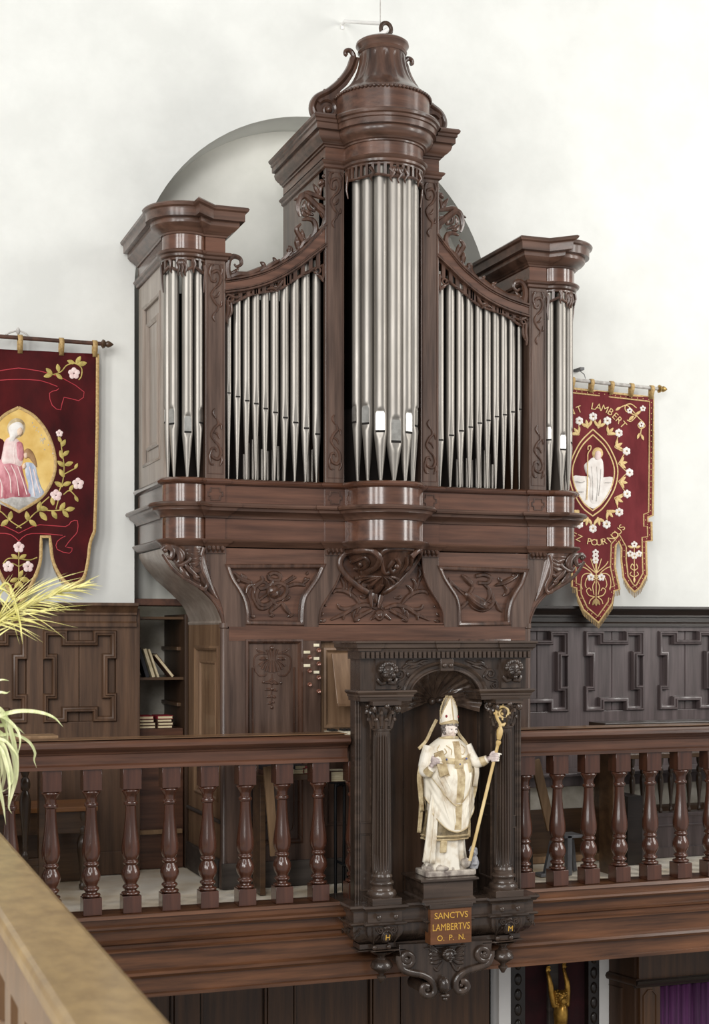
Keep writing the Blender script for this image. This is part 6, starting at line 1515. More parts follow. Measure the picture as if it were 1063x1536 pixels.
def flower(mb, x, y, r, B, n=5):
    for i in range(n):
        a = 2 * PI * i / n - PI / 2; p = B(x + r * .62 * math.cos(a), y + r * .62 * math.sin(a), .004); mb.ball(p, (r * .0019, .003, r * .0019), 8, 5)
def leaf(mb, x, y, L, ang, B, w=.32):
    a = math.radians(ang); d = (math.cos(a), math.sin(a))
    pts = [B(x + d[0] * L * t, y + d[1] * L * t, .005) for t in (0, .25, .5, .75, 1)]
    mb.tube(pts, lambda t: L * .0036 * w * 1.05 * (.12 + math.sin(PI * min(.98, t * .9 + .06))) * .75, 6, flat=(1, .3))
def text_arc(mb, txt, cx, cy, R, a0, a1, size, B, up=True):
    n = len(txt)
    for i, ch in enumerate(txt):
        if ch == ' ': continue
        a = math.radians(a0 + (a1 - a0) * i / (n - 1)); px = cx + R * math.cos(a); py = cy + R * math.sin(a)
        rot = (a + PI / 2) if up else (a - PI / 2)
        vs, fs = text_mesh(ch, size, .0)
        c_, s_ = math.cos(rot), math.sin(rot)
        o0 = []
        for off in (.006, .003): o0 += [B(px + (x * c_ + y * s_), py + (x * s_ - y * c_), off) for x, y, z in vs]
        k = len(vs); mb.add(o0[:k], fs)

# left banner: velvet with an oval picture
sl = .065
def yl(y, x): return y + (x - 28) * sl * .0 
out1 = [(-92, 519), (146, 531), (145.5, 640), (143, 760), (141.5, 797)] + cr([(141.5, 797), (135, 815), (131, 845), (124, 868), (106, 879)], 5)[1:] + cr([(106, 879), (92, 866), (80, 842), (76, 815)], 5)[1:] + [(75, 805), (62, 805)] + cr([(62, 815), (60, 845), (46, 878), (28, 908)], 5) + cr([(28, 908), (8, 876), (-6, 845), (-8, 815)], 5)[1:] + [(-9, 803), (-22, 802)] + cr([(-22, 812), (-28, 842), (-40, 862), (-52, 872)], 5) + cr([(-52, 872), (-72, 858), (-82, 830), (-88, 790)], 5)[1:]
b1, B1 = make_banner('processional_banner', 'dark red velvet banner with gold braid and an oval picture of two robed figures', (28, 525), out1, M['velvet'], banner_tools(0, .4), .06)
q = MB(); ribbon(q, out1[1:] + out1[:1], .009, B1, .003, False, 1); q.build('gold_border', M['braid'], b1, smooth=50)
q = MB()
for k in range(len(out1) - 1):
    a, b = out1[k], out1[k + 1]
    if a[1] > 805 and b[1] > 805:
        d = math.hypot(b[0] - a[0], b[1] - a[1]); m_ = max(1, int(d / 1.3))
        for i in range(m_):
            x = a[0] + (b[0] - a[0]) * i / m_; y = a[1] + (b[1] - a[1]) * i / m_
            if y > 822: q.tube([B1(x, y, .0), B1(x + .4 * math.sin(i * 2.1), y + 9, .004)], .0018, 3)
q.build('fringe', M['fringe'], b1, smooth=0, kind='stuff')
mand = cr([(28, 611), (52, 625), (72, 652), (82.5, 688), (79, 718), (62, 746), (28, 768)], 6) + cr([(28, 768), (-6, 746), (-22, 718), (-26, 688), (-16, 652), (4, 625), (28, 611)], 6)[1:-1]
q = MB(); c0 = B1(28, 690, .004); q.v = [c0] + [B1(a, b, .004) for a, b in mand]; q.f = [(0, i + 1, (i + 1) % len(mand) + 1) for i in range(len(mand))]; pic = q.build('oval_picture', M['mandorla'], b1, smooth=0)
q = MB(); ribbon(q, mand, .0085, B1, .005, True, 1); q.build('picture_border', M['braid'], pic, smooth=50)
def patch(name, pts, mat, parent, B, out=.007, n=5):
    c = cr(pts, n, True); q = MB(); cx_ = sum(p[0] for p in c) / len(c); cy_ = sum(p[1] for p in c) / len(c)
    rows = [[B(cx_ + (a - cx_) * f, cy_ + (b - cy_) * f, o) for a, b in c] for f, o in ((1, .002), (.94, out), (.6, out + .004), (.2, out + .005))]
    q.grid(rows, cv=True); q.cap(rows[-1]); return q.build(name, mat, parent, smooth=60)
patch('stone_step', [(-14, 748), (10, 742), (40, 744), (60, 744), (48, 756), (28, 766), (8, 760)], M['grey_silk'], pic, B1, .005)
patch('halo', [(26 + 16.5 * math.cos(2 * PI * i / 14), 643 + 17 * math.sin(2 * PI * i / 14)) for i in range(14)], M['st_gold'], pic, B1, .005, 2)
patch('skirt', [(0, 690), (16, 680), (30, 690), (36, 712), (44, 738), (48, 745), (20, 750), (2, 752), (-14, 742), (-10, 715)], M['pink_silk'], pic, B1, .008)
patch('bodice', [(8, 660), (18, 655), (30, 662), (35, 680), (32, 700), (14, 700), (2, 695), (4, 675)], M['rose_silk'], pic, B1, .010)
patch('pink_sleeve', [(24, 664), (33, 664), (36, 682), (33, 692), (26, 690), (24, 678)], M['pink_silk'], pic, B1, .013)
patch('veil', [(14, 655), (12, 642), (20, 634), (30, 633), (36, 640), (33, 650), (24, 657), (20, 664), (12, 664)], M['white_silk'], pic, B1, .012)
patch('face', [(25, 645), (31, 641), (34, 647), (31, 653), (26, 653)], M['skin_silk'], pic, B1, .016)
patch('blue_dress', [(37, 694), (46, 688), (54, 694), (57, 712), (62, 730), (67, 740), (58, 748), (44, 744), (42, 726), (38, 712)], M['blue_silk'], pic, B1, .008)
patch('girl_hair', [(34, 680), (40, 672), (48, 676), (54, 688), (56, 702), (50, 696), (44, 688), (38, 686)], M['hair_silk'], pic, B1, .011)
patch('girl_face', [(35, 681), (40, 679), (41, 686), (37, 688)], M['skin_silk'], pic, B1, .014)
patch('girl_hands', [(33, 699), (37, 694), (39, 700), (35, 704)], M['skin_silk'], pic, B1, .013)
q = MB()
for pts in ([(6, 700), (14, 716), (16, 740)], [(16, 698), (24, 716), (28, 744)], [(26, 700), (34, 722), (40, 742)], [(-4, 712), (2, 728), (2, 746)], [(44, 700), (48, 722), (52, 744)], [(50, 704), (55, 724), (60, 740)], [(22, 666), (20, 680), (22, 696)]): ribbon(q, pts, .0028, B1, .015)
q.build('fold_lines', M['rose_silk'], pic, smooth=60)
rnd = random.Random(11); q = MB()
for i in range(34):
    t = rnd.random(); x = 48 + 26 * t + rnd.uniform(-5, 5); y = 642 + 34 * t + rnd.uniform(-9, 7); q.ball(B1(x, y, .006), (.0035, .002, .0045), 6, 4)
q.build('blossom_spray', M['grey_silk'], pic, smooth=60, kind='stuff')
q = MB(); lf = MB(); fl = MB(); hc_ = MB()
for f in ((lambda x: x), (lambda x: 56 - x)):
    F = lambda L: [(f(a), b) for a, b in L]
    for pts in ([(69, 562), (80, 562), (92, 557), (100, 548), (112, 545), (122, 552), (122, 564), (118, 570)], [(24, 792), (40, 782), (58, 766), (80, 766), (105, 764)], [(56, 766), (62, 756), (74, 745)], [(88, 738), (94, 722), (96, 700), (93, 678), (90, 656)], [(84, 764), (88, 748), (90, 738)], [(95, 742), (104, 736), (114, 745)], [(95, 712), (106, 706), (114, 702)]): ribbon(q, F(pts), .0032, B1)
    sgn = 1 if f(1) == 1 else -1
    for x, y, L, a in ((78, 562, 13, 225), (78, 562, 13, 165), (88, 558, 12, -100), (84, 561, 12, 40), (114, 546, 13, -60), (116, 547, 14, -10), (112, 545, 12, 200), (42, 781, 14, -100), (44, 780, 14, 40), (58, 767, 15, -80), (60, 768, 16, 50), (72, 764, 15, 140 + 50), (78, 766, 14, 60), (90, 766, 14, -60), (94, 766, 13, 50), (98, 765, 14, -10), (80, 758, 13, -100), (94, 730, 14, -150), (94, 728, 13, -20), (96, 716, 14, -120), (96, 700, 13, -140), (97, 698, 13, -20), (94, 688, 13, -110), (94, 684, 12, -40), (92, 670, 12, -60), (92, 664, 10, -120), (104, 737, 11, -60), (112, 744, 10, 60), (112, 703, 9, -60)):
        leaf(lf, f(x), y, L, a if sgn > 0 else 180 - a, B1)
    for x, y, r in ((111, 560, 8), (84, 743, 8), (117, 725.5, 8), (89, 650, 5)): flower(fl, f(x), y, r, B1)
for pts in ([(28, 826), (28, 850), (28, 880)], [(28, 850), (18, 845), (14, 848)], [(28, 850), (38, 845), (42, 848)], [(28, 838), (44, 840), (56, 836)], [(28, 838), (12, 838), (4, 846)]): ribbon(q, pts, .003, B1)
for x, y, L, a in ((27, 838, 12, -150), (29, 838, 12, -30), (27, 868, 13, 160), (29, 868, 15, 10), (28, 866, 12, -60), (28, 872, 12, 60), (28, 872, 12, 120)): leaf(lf, x, y, L, a, B1)
for x, y in ((28, 821), (12, 850), (42, 850)): flower(fl, x, y, 7.5, B1)
q.build('embroidered_stems', M['leafgold'], b1, smooth=50, kind='stuff'); lf.build('embroidered_leaves', M['leafgold'], b1, smooth=50, kind='stuff'); fl.build('embroidered_roses', M['rose_silk'], b1, smooth=60, kind='stuff')
for f in ((lambda x: x), (lambda x: 56 - x)):
    F = lambda L: [(f(a), b) for a, b in L]
    for pts in ([(28, 552), (60, 557), (95, 568), (126, 588), (118, 601), (96, 596), (91, 615), (78, 608), (74, 590), (84, 586), (88, 583)], [(28, 569), (60, 571), (86, 580)], [(28, 800), (40, 794), (60, 787), (98, 790), (106, 783), (116, 781), (116, 797), (110, 805), (98, 820), (108, 822), (104, 830), (86, 824), (86, 812), (98, 804)], [(28, 812), (40, 802), (60, 800), (94, 803)]): 
        q = MB(); ribbon(q, F(pts), .0022, B1, .0035, False, 2); q.build('scroll_outline', M['redline'], b1, smooth=50)
def hang(r, B, x0, x1, yrod0, yrod1, loops, ytop, finials, loopmat, rodmat, finmat, knob):
    rodo = (0, -.012, 0)
    R = lambda x: yrod0 + (yrod1 - yrod0) * (x - x0) / (x1 - x0)
    a, b = P(x0, R(x0), YBN - .02), P(x1, R(x1), YBN - .02); o = r.location
    A_, B_ = (a[0] - o.x, -.02, a[1] - o.z), (b[0] - o.x, -.02, b[1] - o.z)
    q = MB(); q.tube([A_, B_], .0115, 12); rod = q.build('rod', rodmat, r, smooth=50)
    q = MB()
    for px in finials:
        p = P(px, R(px), YBN - .02); c = (p[0] - o.x, -.02, p[1] - o.z); s = 1 if px > (x0 + x1) / 2 else -1
        q.tube([(c[0] - s * .01, c[1], c[2]), (c[0], c[1], c[2]), (c[0] + s * .012, c[1], c[2]), (c[0] + s * .016, c[1], c[2]), (c[0] + s * .03, c[1], c[2]), (c[0] + s * .045, c[1], c[2]), (c[0] + s * .06, c[1], c[2])], [.012, .026, .022, .013, .02, .014, .003], 14)
    q.build('rod_finial', finmat, rod, smooth=50)
    for px in loops:
        q = MB(); t = P(px, R(px), YBN - .02); u_ = B(px, ytop(px) + 3, .0); x = t[0] - o.x
        L = [(x, u_[1] + .002, u_[2]), (x, -.004, t[1] - o.z - .006), (x, -.008, t[1] - o.z + .013), (x, -.02, t[1] - o.z + .0165), (x, -.033, t[1] - o.z + .010), (x + .002, -.034, t[1] - o.z - .01), (x + .003, u_[1] - .006, u_[2])]
        q.blade(L, lambda t: .0135, (1, 0, 0), 0, 2); q2 = MB()
        rows = [[(p[0] - .0135, p[1], p[2]), (p[0] + .0135, p[1], p[2])] for p in L]; q2.grid(rows); q2.build('hanging_loop', loopmat, r, smooth=60, solid=.003)
    return rod
hang(b1, B1, -112, 156, 496.5, 516, (-84, -30, 30, 92, 142), lambda x: 519 + (x + 92) * 12 / 238 + 2, (-106, 154), M['braid'], M['bk_brown'], M['pew'], None)
q = MB(); a = B1(27, 497, .01); q.tube(cr([B1(8, 503, .02), B1(16, 499, .015), B1(27, 496.5, .01), B1(36, 500, .015), B1(44, 507, .02)], 4), .005, 6); q.ball(a, (.012, .012, .02), 8, 6); q.build('hanging_cord', M['grey_silk'], b1, smooth=50)

# right banner
out2 = [(807, 576.7), (979.5, 596.5), (979, 700), (978.5, 773), (971, 776), (971, 783), (976.5, 783), (977, 811), (968, 812), (968, 850), (968.5, 862)] + [(966, 866), (958, 881), (950, 888), (942, 880), (934, 866), (933, 856), (931, 840), (931, 822), (927, 812), (923, 818), (922, 850), (929, 884), (921, 886), (918, 905), (898, 934), (876, 915), (866, 893), (865, 882), (858, 880), (858, 855), (855, 840), (852, 808)] + [(845, 818), (844, 845), (843, 862), (836, 872), (827, 880), (818, 872), (811, 858), (810, 840), (810, 806), (807, 804), (807, 770)]
b2, B2_ = make_banner('processional_banner', 'wine red cloth banner with gold lettering around an oval of a standing bishop', (890, 586), out2, M['redcloth'], banner_tools(0, 2.0), .155)
q = MB(); ribbon(q, out2 + out2[:1], .0075, B2_, .002, False, 1)
ins = []
def inset(L, d):
    res = []; n = len(L); area = sum(L[i][0] * L[(i + 1) % n][1] - L[(i + 1) % n][0] * L[i][1] for i in range(n))
    sgn = 1 if area > 0 else -1
    for i in range(n):
        a, b, c = Vector(L[i - 1]), Vector(L[i]), Vector(L[(i + 1) % n]); d1 = (b - a).normalized(); d2 = (c - b).normalized()
        n1 = Vector((-d1.y, d1.x)); n2 = Vector((-d2.y, d2.x)); nn = (n1 + n2)
        if nn.length < .1: nn = n1
        nn.normalize(); k = min(1.5, 1 / max(.5, nn.dot(n1))); res.append(tuple(b + nn * d * k * sgn))
    return res
in2 = inset(out2, 6.5); ribbon(q, in2 + in2[:1], .0048, B2_, .003, False, 1); q.build('gold_border', M['braid'], b2, smooth=50)
q = MB(); mid_ = inset(out2, 3.6)
for k in range(len(mid_)):
    a, b = mid_[k], mid_[(k + 1) % len(mid_)]; d = math.hypot(b[0] - a[0], b[1] - a[1]); m_ = max(1, int(d / 8))
    for i in range(m_): q.ball(B2_(a[0] + (b[0] - a[0]) * (i + .5) / m_, a[1] + (b[1] - a[1]) * (i + .5) / m_, .003), (.0035, .002, .0035), 6, 4)
q.build('border_studs', M['thread'], b2, smooth=60, kind='stuff')
q = MB()
for k in range(10, len(out2) - 3):
    a, b = out2[k], out2[k + 1]; d = math.hypot(b[0] - a[0], b[1] - a[1])
    if abs(b[0] - a[0]) < 3 and abs(b[1] - a[1]) > 8: continue
    m_ = max(1, int(d / 1.2))
    for i in range(m_):
        x = a[0] + (b[0] - a[0]) * i / m_; y = a[1] + (b[1] - a[1]) * i / m_
        if y > 858: q.tube([B2_(x, y, .0), B2_(x + .5 * math.sin(i * 2.3), y + 9, .003)], .0018, 3)
q.build('fringe', M['fringe'], b2, smooth=0, kind='stuff')
def mandf(w, h0, h1, cx=889, cy=708): return cr([(cx, cy - h0), (cx + w * .55, cy - h0 * .68), (cx + w * .93, cy - h0 * .25), (cx + w, cy + 4), (cx + w * .85, cy + h1 * .42), (cx + w * .45, cy + h1 * .8), (cx, cy + h1)], 5) + cr([(cx, cy + h1), (cx - w * .45, cy + h1 * .8), (cx - w * .85, cy + h1 * .42), (cx - w, cy + 4), (cx - w * .93, cy - h0 * .25), (cx - w * .55, cy - h0 * .68), (cx, cy - h0)], 5)[1:-1]
q = MB(); ribbon(q, mandf(36, 64, 66), .0045, B2_, .003, True, 1); ribbon(q, mandf(31, 56, 58), .0045, B2_, .003, True, 1); q.build('oval_border', M['thread'], b2, smooth=50)
patch('ground', [(858, 715), (872, 714), (905, 716), (918, 716), (916, 735), (904, 755), (890, 763), (876, 754), (864, 736)], M['white_silk'], b2, B2_, .004, 2)
patch('halo', [(896 + 8 * math.cos(2 * PI * i / 12), 680 + 9 * math.sin(2 * PI * i / 12)) for i in range(12)], M['thread'], b2, B2_, .005, 2)
patch('bishop_robe', [(882, 692), (890, 686), (902, 688), (905, 704), (904, 722), (900, 744), (896, 756), (886, 756), (882, 742), (884, 720), (878, 708), (876, 698)], M['white_silk'], b2, B2_, .008)
patch('bishop_head', [(892, 678), (898, 676), (901, 683), (898, 690), (892, 689)], M['rose_silk'], b2, B2_, .010)
q = MB(); ribbon(q, [(879, 750), (880, 720), (880.5, 690), (881, 680), (885, 674), (885, 669), (881, 670), (881, 675)], .0035, B2_, .012); q.build('embroidered_crozier', M['thread'], b2, smooth=50)
q = MB()
for pts in ([(886, 700), (888, 725), (888, 750)], [(894, 700), (895, 728), (894, 752)], [(900, 704), (899, 724), (897, 744)], [(862, 722), (870, 724), (876, 722)], [(866, 738), (874, 738)], [(906, 724), (914, 724)]): ribbon(q, pts, .0022, B2_, .013)
q.build('fold_lines', M['grey_silk'], b2, smooth=50)
q = MB()
def text_path(mb, chars, pts, size, B):
    n = len(chars)
    for i, ch in enumerate(chars):
        a = pts[max(0, i - 1)]; b = pts[min(n - 1, i + 1)]; rot = math.atan2(b[1] - a[1], b[0] - a[0]); px, py = pts[i]
        vs, fs = text_mesh(ch, size, .0); c_, s_ = math.cos(rot), math.sin(rot)
        mb.add([B(px + (x * c_ + y * s_), py + (x * s_ - y * c_), .006) for x, y, z in vs], fs)
text_path(q, 'SAINT', [(833, 636), (841, 629), (848, 623.5), (856, 619), (868, 614.5)], 14.5, B2_); q.build('lettering', M['thread'], b2, smooth=0); q = MB()
text_path(q, 'LAMBERT', [(889, 610), (896.5, 611.3), (905.5, 614), (914, 618.5), (921, 624.5), (927, 630.5), (933.5, 637.5)], 14.5, B2_)
q.build('lettering', M['thread'], b2, smooth=0); q = MB()
text_path(q, 'PRIEZ', [(842, 790), (848.5, 796), (854, 800), (860, 803.5), (868, 807.5)], 13.5, B2_); q.build('lettering', M['thread'], b2, smooth=0); q = MB()
text_path(q, 'POUR', [(883, 812.5), (891, 814), (898.5, 814), (906, 812.5)], 13.5, B2_); q.build('lettering', M['thread'], b2, smooth=0); q = MB()
text_path(q, 'NOUS', [(916, 808), (921.5, 803), (926.5, 797.5), (931.5, 791.5)], 13.5, B2_)
q.build('lettering', M['thread'], b2, smooth=0)
q = MB(); lf = MB(); fl = MB()
NF = 16
for k in range(NF):
    a = 2 * PI * k / NF - PI / 2; rx, ry = 54, 84
    if abs(math.sin(a)) > .95 and False: continue
    fx, fy = 889 + rx * math.cos(a), 709 + ry * math.sin(a); bx_, by_ = 889 + 37 * math.cos(a), 709 + 66 * math.sin(a)
    flower(fl, fx, fy, 6.2, B2_, 6)
    a2 = a + PI / NF; mx_, my_ = 889 + 38 * math.cos(a2), 709 + 68 * math.sin(a2); ox_, oy_ = 889 + 50 * math.cos(a2), 709 + 78 * math.sin(a2)
    ribbon(q, [(fx, fy), ((fx + bx_) / 2 + 4 * math.cos(a2 + 1), (fy + by_) / 2 + 4 * math.sin(a2 + 1)), (mx_, my_)], .0028, B2_)
    a3 = a - PI / NF; nx_, ny_ = 889 + 38 * math.cos(a3), 709 + 68 * math.sin(a3)
    ribbon(q, [(fx, fy), ((fx + bx_) / 2 + 4 * math.cos(a3 - 1), (fy + by_) / 2 + 4 * math.sin(a3 - 1)), (nx_, ny_)], .0028, B2_)
    dg = math.degrees(math.atan2(oy_ - my_, ox_ - mx_))
    for d_ in (-50, 0, 50): leaf(lf, mx_ + (ox_ - mx_) * .2, my_ + (oy_ - my_) * .2, 11, dg + d_, B2_, .3)
# corner sprays, lily of the centre tongue, side tongue sprays
for s in (1, -1):
    X = lambda x: x if s > 0 else 1779 - x
    F = lambda L: [(X(a), b) for a, b in L]
    for pts in ([(930, 611), (940, 608), (950, 618), (958, 628), (964, 634), (966, 640), (960, 643), (956, 638), (960, 632)], [(954, 624), (946, 620), (938, 616), (938, 608), (946, 606), (954, 612)], [(952, 622), (960, 616), (963, 613)], [(954, 624), (946, 632), (940, 630)], [(962, 640), (960, 650), (962, 658)]): ribbon(q, F(pts), .0032, B2_)
    flower(fl, X(963), 613, 4.5, B2_); flower(fl, X(944), 616, 4.5, B2_); flower(fl, X(961), 637, 4.5, B2_)
    for x, y, L, a in ((930, 611, 9, 150), (958, 650, 9, 110), (961, 652, 9, 70), (952, 622, 9, -30), (950, 624, 10, 140)): leaf(lf, X(x), y, L, a if s > 0 else 180 - a, B2_)
    for pts in ([(949, 868), (949, 845), (949, 820)], [(949, 838), (943, 834), (943, 828)], [(949, 838), (955, 834), (956, 828)], [(949, 856), (944, 852), (946, 846), (949, 850)], [(949, 856), (954, 852), (952, 846)], [(949, 866), (943, 862), (945, 858)], [(949, 866), (955, 862), (953, 858)]): ribbon(q, F(pts), .003, B2_)
    for x, y in ((949, 817), (943, 831), (956, 831), (949, 834)): flower(fl, X(x), y, 5, B2_)
    for x, y, L, a in ((947, 822, 8, 200), (951, 822, 8, -20), (949, 866, 8, 90)): leaf(lf, X(x), y, L, a, B2_)
    c_ = 894
    X2 = lambda dx: c_ + s * dx
    for L in ([(0, 905), (0, 870), (-1, 840)], [(1, 868), (8, 858), (16, 852), (22, 850)], [(1, 858), (5, 848), (8, 838)], [(1, 864), (12, 860), (20, 864), (22, 876), (20, 884)], [(2, 870), (12, 866), (16, 876), (14, 882)], [(2, 895), (10, 893), (14, 886), (10, 882), (7, 886)], [(2, 895), (8, 900), (10, 906)], [(0, 860), (14, 848), (18, 842)], [(3, 892), (5, 880), (2, 872)]):
        ribbon(q, [(X2(a), b) for a, b in L], .003, B2_)
    flower(fl, X2(8), 866, 5.5, B2_)
    for a in (60, 90, 120): leaf(lf, X2(0), 898, 11, a, B2_, .3)
for y in (829, 835, 841): flower(fl, 893, y, 5, B2_)
q.build('embroidered_stems', M['thread'], b2, smooth=50, kind='stuff'); lf.build('embroidered_leaves', M['thread'], b2, smooth=50, kind='stuff'); fl.build('embroidered_roses', M['white_silk'], b2, smooth=60, kind='stuff')
hang(b2, B2_, 796, 990, 563, 583.5, (808, 836, 858, 887, 917, 947, 977), lambda x: 576 + (x - 801) * 20.5 / 178.5, (800, 988), M['braid'], M['grey_silk'], M['brass'], None)
q = MB(); q.tube([B2_(877, 568, .01), B2_(876, 562, .005), B2_(873, 556, -.02)], .0025, 6); q.box(*[v for v in (B2_(869, 553)[0], B2_(875, 553)[0], -.01, .08, B2_(870, 555)[2], B2_(870, 551)[2])]); q.build('wall_hook', M['grey_metal'], b2, smooth=0)
# ------------------------------------------------------------------ plants at the left edge
rnd = random.Random(21)
def A(px, py, Y): x, z = P(px, py, Y); return (x, Y, z)
YP = 4.55
SPL = thing('spider_plant', 'variegated spider plant with long arching leaves at the left edge', 'plant', A(-62, 1130, YP)); so = SPL.location
q = MB(); q.lathe([(.001, .844 - so.z), (.06, .842 - so.z), (.085, -.02), (.095, -.02), (.095, .0), (.08, .0), (.08, -.02), (.0, -.03)], (0, 0), 24, closed=False); q.build('pot', M['pot'], SPL, smooth=40)
def loc(p): return (p[0] - so.x, p[1] - so.y, p[2] - so.z)
leaves = [([(-62, 1128), (-20, 1084), (20, 1068), (55, 1068), (80, 1076), (95, 1091)], 4.2), ([(-62, 1130), (-25, 1095), (5, 1088), (25, 1092), (37, 1101)], 4), ([(-62, 1132), (-10, 1106), (20, 1102), (42, 1112), (52, 1128), (51, 1140), (55, 1152)], 3.2),
          ([(-62, 1130), (-30, 1075), (-5, 1062), (10, 1080), (18, 1105), (24, 1135), (24, 1165), (18, 1190), (13, 1210), (18, 1221)], 5), ([(-62, 1132), (-30, 1100), (0, 1112), (12, 1140), (18, 1170), (10, 1185)], 4.5), ([(-62, 1130), (-30, 1095), (-2, 1098), (16, 1122), (22, 1150), (21, 1170), (16, 1192), (12, 1195)], 4.5),
          ([(-62, 1134), (-25, 1120), (-2, 1130), (6, 1160), (3, 1185), (10, 1184)], 4.2), ([(-62, 1134), (-30, 1130), (-8, 1150), (-2, 1180), (4, 1205), (9, 1238)], 5), ([(-62, 1130), (-30, 1080), (-10, 1068), (2, 1078), (10, 1098), (12, 1118)], 4), ([(-62, 1132), (-20, 1110), (4, 1110), (20, 1125), (28, 1140)], 3.5),
          ([(-62, 1130), (-30, 1060), (-5, 1040), (10, 1040), (16, 1036)], 3.2), ([(-62, 1130), (-20, 1030), (0, 1020), (14, 1021)], 2.5), ([(-62, 1132), (-30, 1105), (-8, 1120), (2, 1150), (0, 1175)], 4.5), ([(-62, 1134), (-28, 1112), (-2, 1120), (10, 1150), (14, 1180), (12, 1205)], 4), ([(-62, 1128), (-100, 1080), (-130, 1090), (-150, 1130)], 4), ([(-62, 1128), (-95, 1100), (-120, 1130), (-130, 1180)], 4), ([(-62, 1130), (-28, 1080), (0, 1074), (22, 1090), (30, 1110), (26, 1135)], 3.5)]
for i, (pts, w) in enumerate(leaves):
    n = len(pts); dy = rnd.uniform(-.12, .12)
    sp = cr([loc(A(x, y, YP + dy * k / (n - 1))) for k, (x, y) in enumerate(pts)], 6)
    q = MB(); q.blade(sp, lambda t, w=w: w * .00150 * (.35 + .65 * math.sin(PI * min(1, t * .8 + .2)) ** .6) * (1 - t ** 6), (0.2, -1, .35), .35, 5); q.build('leaf', M['green'], SPL, smooth=180)
PF = thing('dried_palm', 'dried yellow palm fronds sticking out above the spider plant at the left', 'palm', A(-40, 960, 4.7)); so = PF.location
q = MB(); q.tube([loc(tuple(SPL.location)), loc(A(-58, 1060, 4.62)), loc(A(-48, 990, 4.7)), (0, 0, 0), loc(A(-20, 945, 4.7))], .007, 8); q.build('stem', M['straw'], PF, smooth=60)
def frond(spine, leafs, name='frond'):
    sp = cr([loc(A(x, y, 4.7)) for x, y in spine], 8); q = MB(); q.tube(sp, lambda t: .006 * (1 - .7 * t), 6); f = q.build(name, M['straw'], PF, smooth=60)
    for i, (x0, y0, x1, y1, w) in enumerate(leafs):
        d = rnd.uniform(-.07, .05); a = loc(A(x0, y0, 4.7)); m_ = loc(A((x0 + x1) / 2 + (y1 - y0) * .05, (y0 + y1) / 2 - abs(x1 - x0) * .04, 4.7 + d * .5)); b = loc(A(x1, y1, 4.7 + d))
        q = MB(); q.blade(cr([a, m_, b], 5), lambda t, w=w: w * .0007 * (.5 + .5 * math.sin(PI * min(1, t + .25))) * (1 - t ** 4), (0.1, -1, .3), .5, 3); q.build('leaflet', M['straw'], f, smooth=180)
L1 = []
for i in range(24):
    t = i / 23; x = -5 + 125 * t; y = 935 - 55 * t - 6 * math.sin(PI * t)
    ln = 60 * (1 - .45 * t)
    L1.append((x, y, x + ln * .95, y - ln * (.62 - .5 * t) - rnd.uniform(0, 14), 3.2)); L1.append((x, y, x + ln * 1.05, y + ln * (.30 - .38 * t) + rnd.uniform(-6, 10), 3.0))
frond([(-40, 960), (0, 932), (50, 905), (100, 885), (135, 872)], L1)
L2 = [(10, 930, 140, 907, 3.2), (20, 925, 130, 915, 2.6), (0, 935, 92, 950, 2.8), (12, 928, 118, 942, 2.4), (5, 930, 66, 965, 2.6), (20, 905, 34, 968, 5), (14, 880, 32, 960, 4.5), (0, 900, 30, 968, 3), (-5, 940, 60, 925, 3), (-10, 950, 50, 930, 2.5), (-10, 960, 30, 935, 3), (0, 920, 40, 860, 3), (-8, 915, 20, 860, 3.4), (-10, 900, 22, 875, 3.4), (-12, 880, 18, 890, 5), (-15, 870, 25, 905, 4.5), (-10, 890, 20, 920, 4), (-12, 910, 15, 862, 3), (30, 915, 100, 960, 2)]
frond([(-40, 960), (-10, 900), (8, 875), (20, 890), (28, 930)], L2)
L3 = [(-6 + 3 * i, 930 - 3 * i, 40 + 9 * i, 868 - .8 * i + rnd.uniform(-8, 6), 2.6) for i in range(12)]
frond([(-40, 960), (-5, 930), (30, 905)], L3)
# ------------------------------------------------------------------ things under the gallery
YC = 7.95
PF2 = thing('framed_niche', 'dark framed maroon niche holding the crucifix between white posts under the gallery', 'frame', (P(830, 1500, YC)[0], YC, -1.2)); fo_ = PF2.location
e = lambda px: P(px, 1500, YC)[0] - fo_.x
q = MB(); q.box(e(764), e(896), .03, .06, -1.5, .83); q.build('cloth_back', M['maroon'], PF2, smooth=0)
for a, b in ((764, 785), (880, 896)):
    q = MB(); q.box(e(a), e(b), -.02, .05, -1.5, .83)
    for i in range(26): q.ball((e((a + b) / 2), -.024, .78 - .09 * i), (.022, .012, .036), 8, 5)
    q.build('carved_frame', M['cap_black'], PF2, smooth=50)
CF = thing('crucifix', 'gilt crucified figure with raised arms on a dark cross under the gallery', 'crucifix', (P(833, 1500, 7.90)[0], 7.90, -1.1)); co_ = CF.location
K = lambda px, py, dy=0.0: (P(px, py, 7.90)[0] - co_.x, dy, P(px, py, 7.90)[1] - co_.z)
q = MB(); q.box(K(825, 0)[0], K(840, 0)[0], .02, .05, K(0, 1900)[2] + .0, K(0, 1440)[2]); q.box(K(792, 0)[0], K(870, 0)[0], .02, .045, K(0, 1462)[2], K(0, 1446)[2]); q.build('cross', M['plinth'], CF, smooth=0, bev=.004)
q = MB()
def lb(pts, r): q.tube([K(*p) for p in cr(pts, 5)], r, 14)
rings = [(1536 + 60, 837, 20, .055), (1575, 837, 19, .055), (1550, 837, 15, .045), (1536, 837, 16, .048), (1520, 837, 18, .055), (1508, 837.5, 16, .050), (1500, 838, 9, .035)]
rows = []
kx2 = K(101, 0)[0] - K(100, 0)[0]
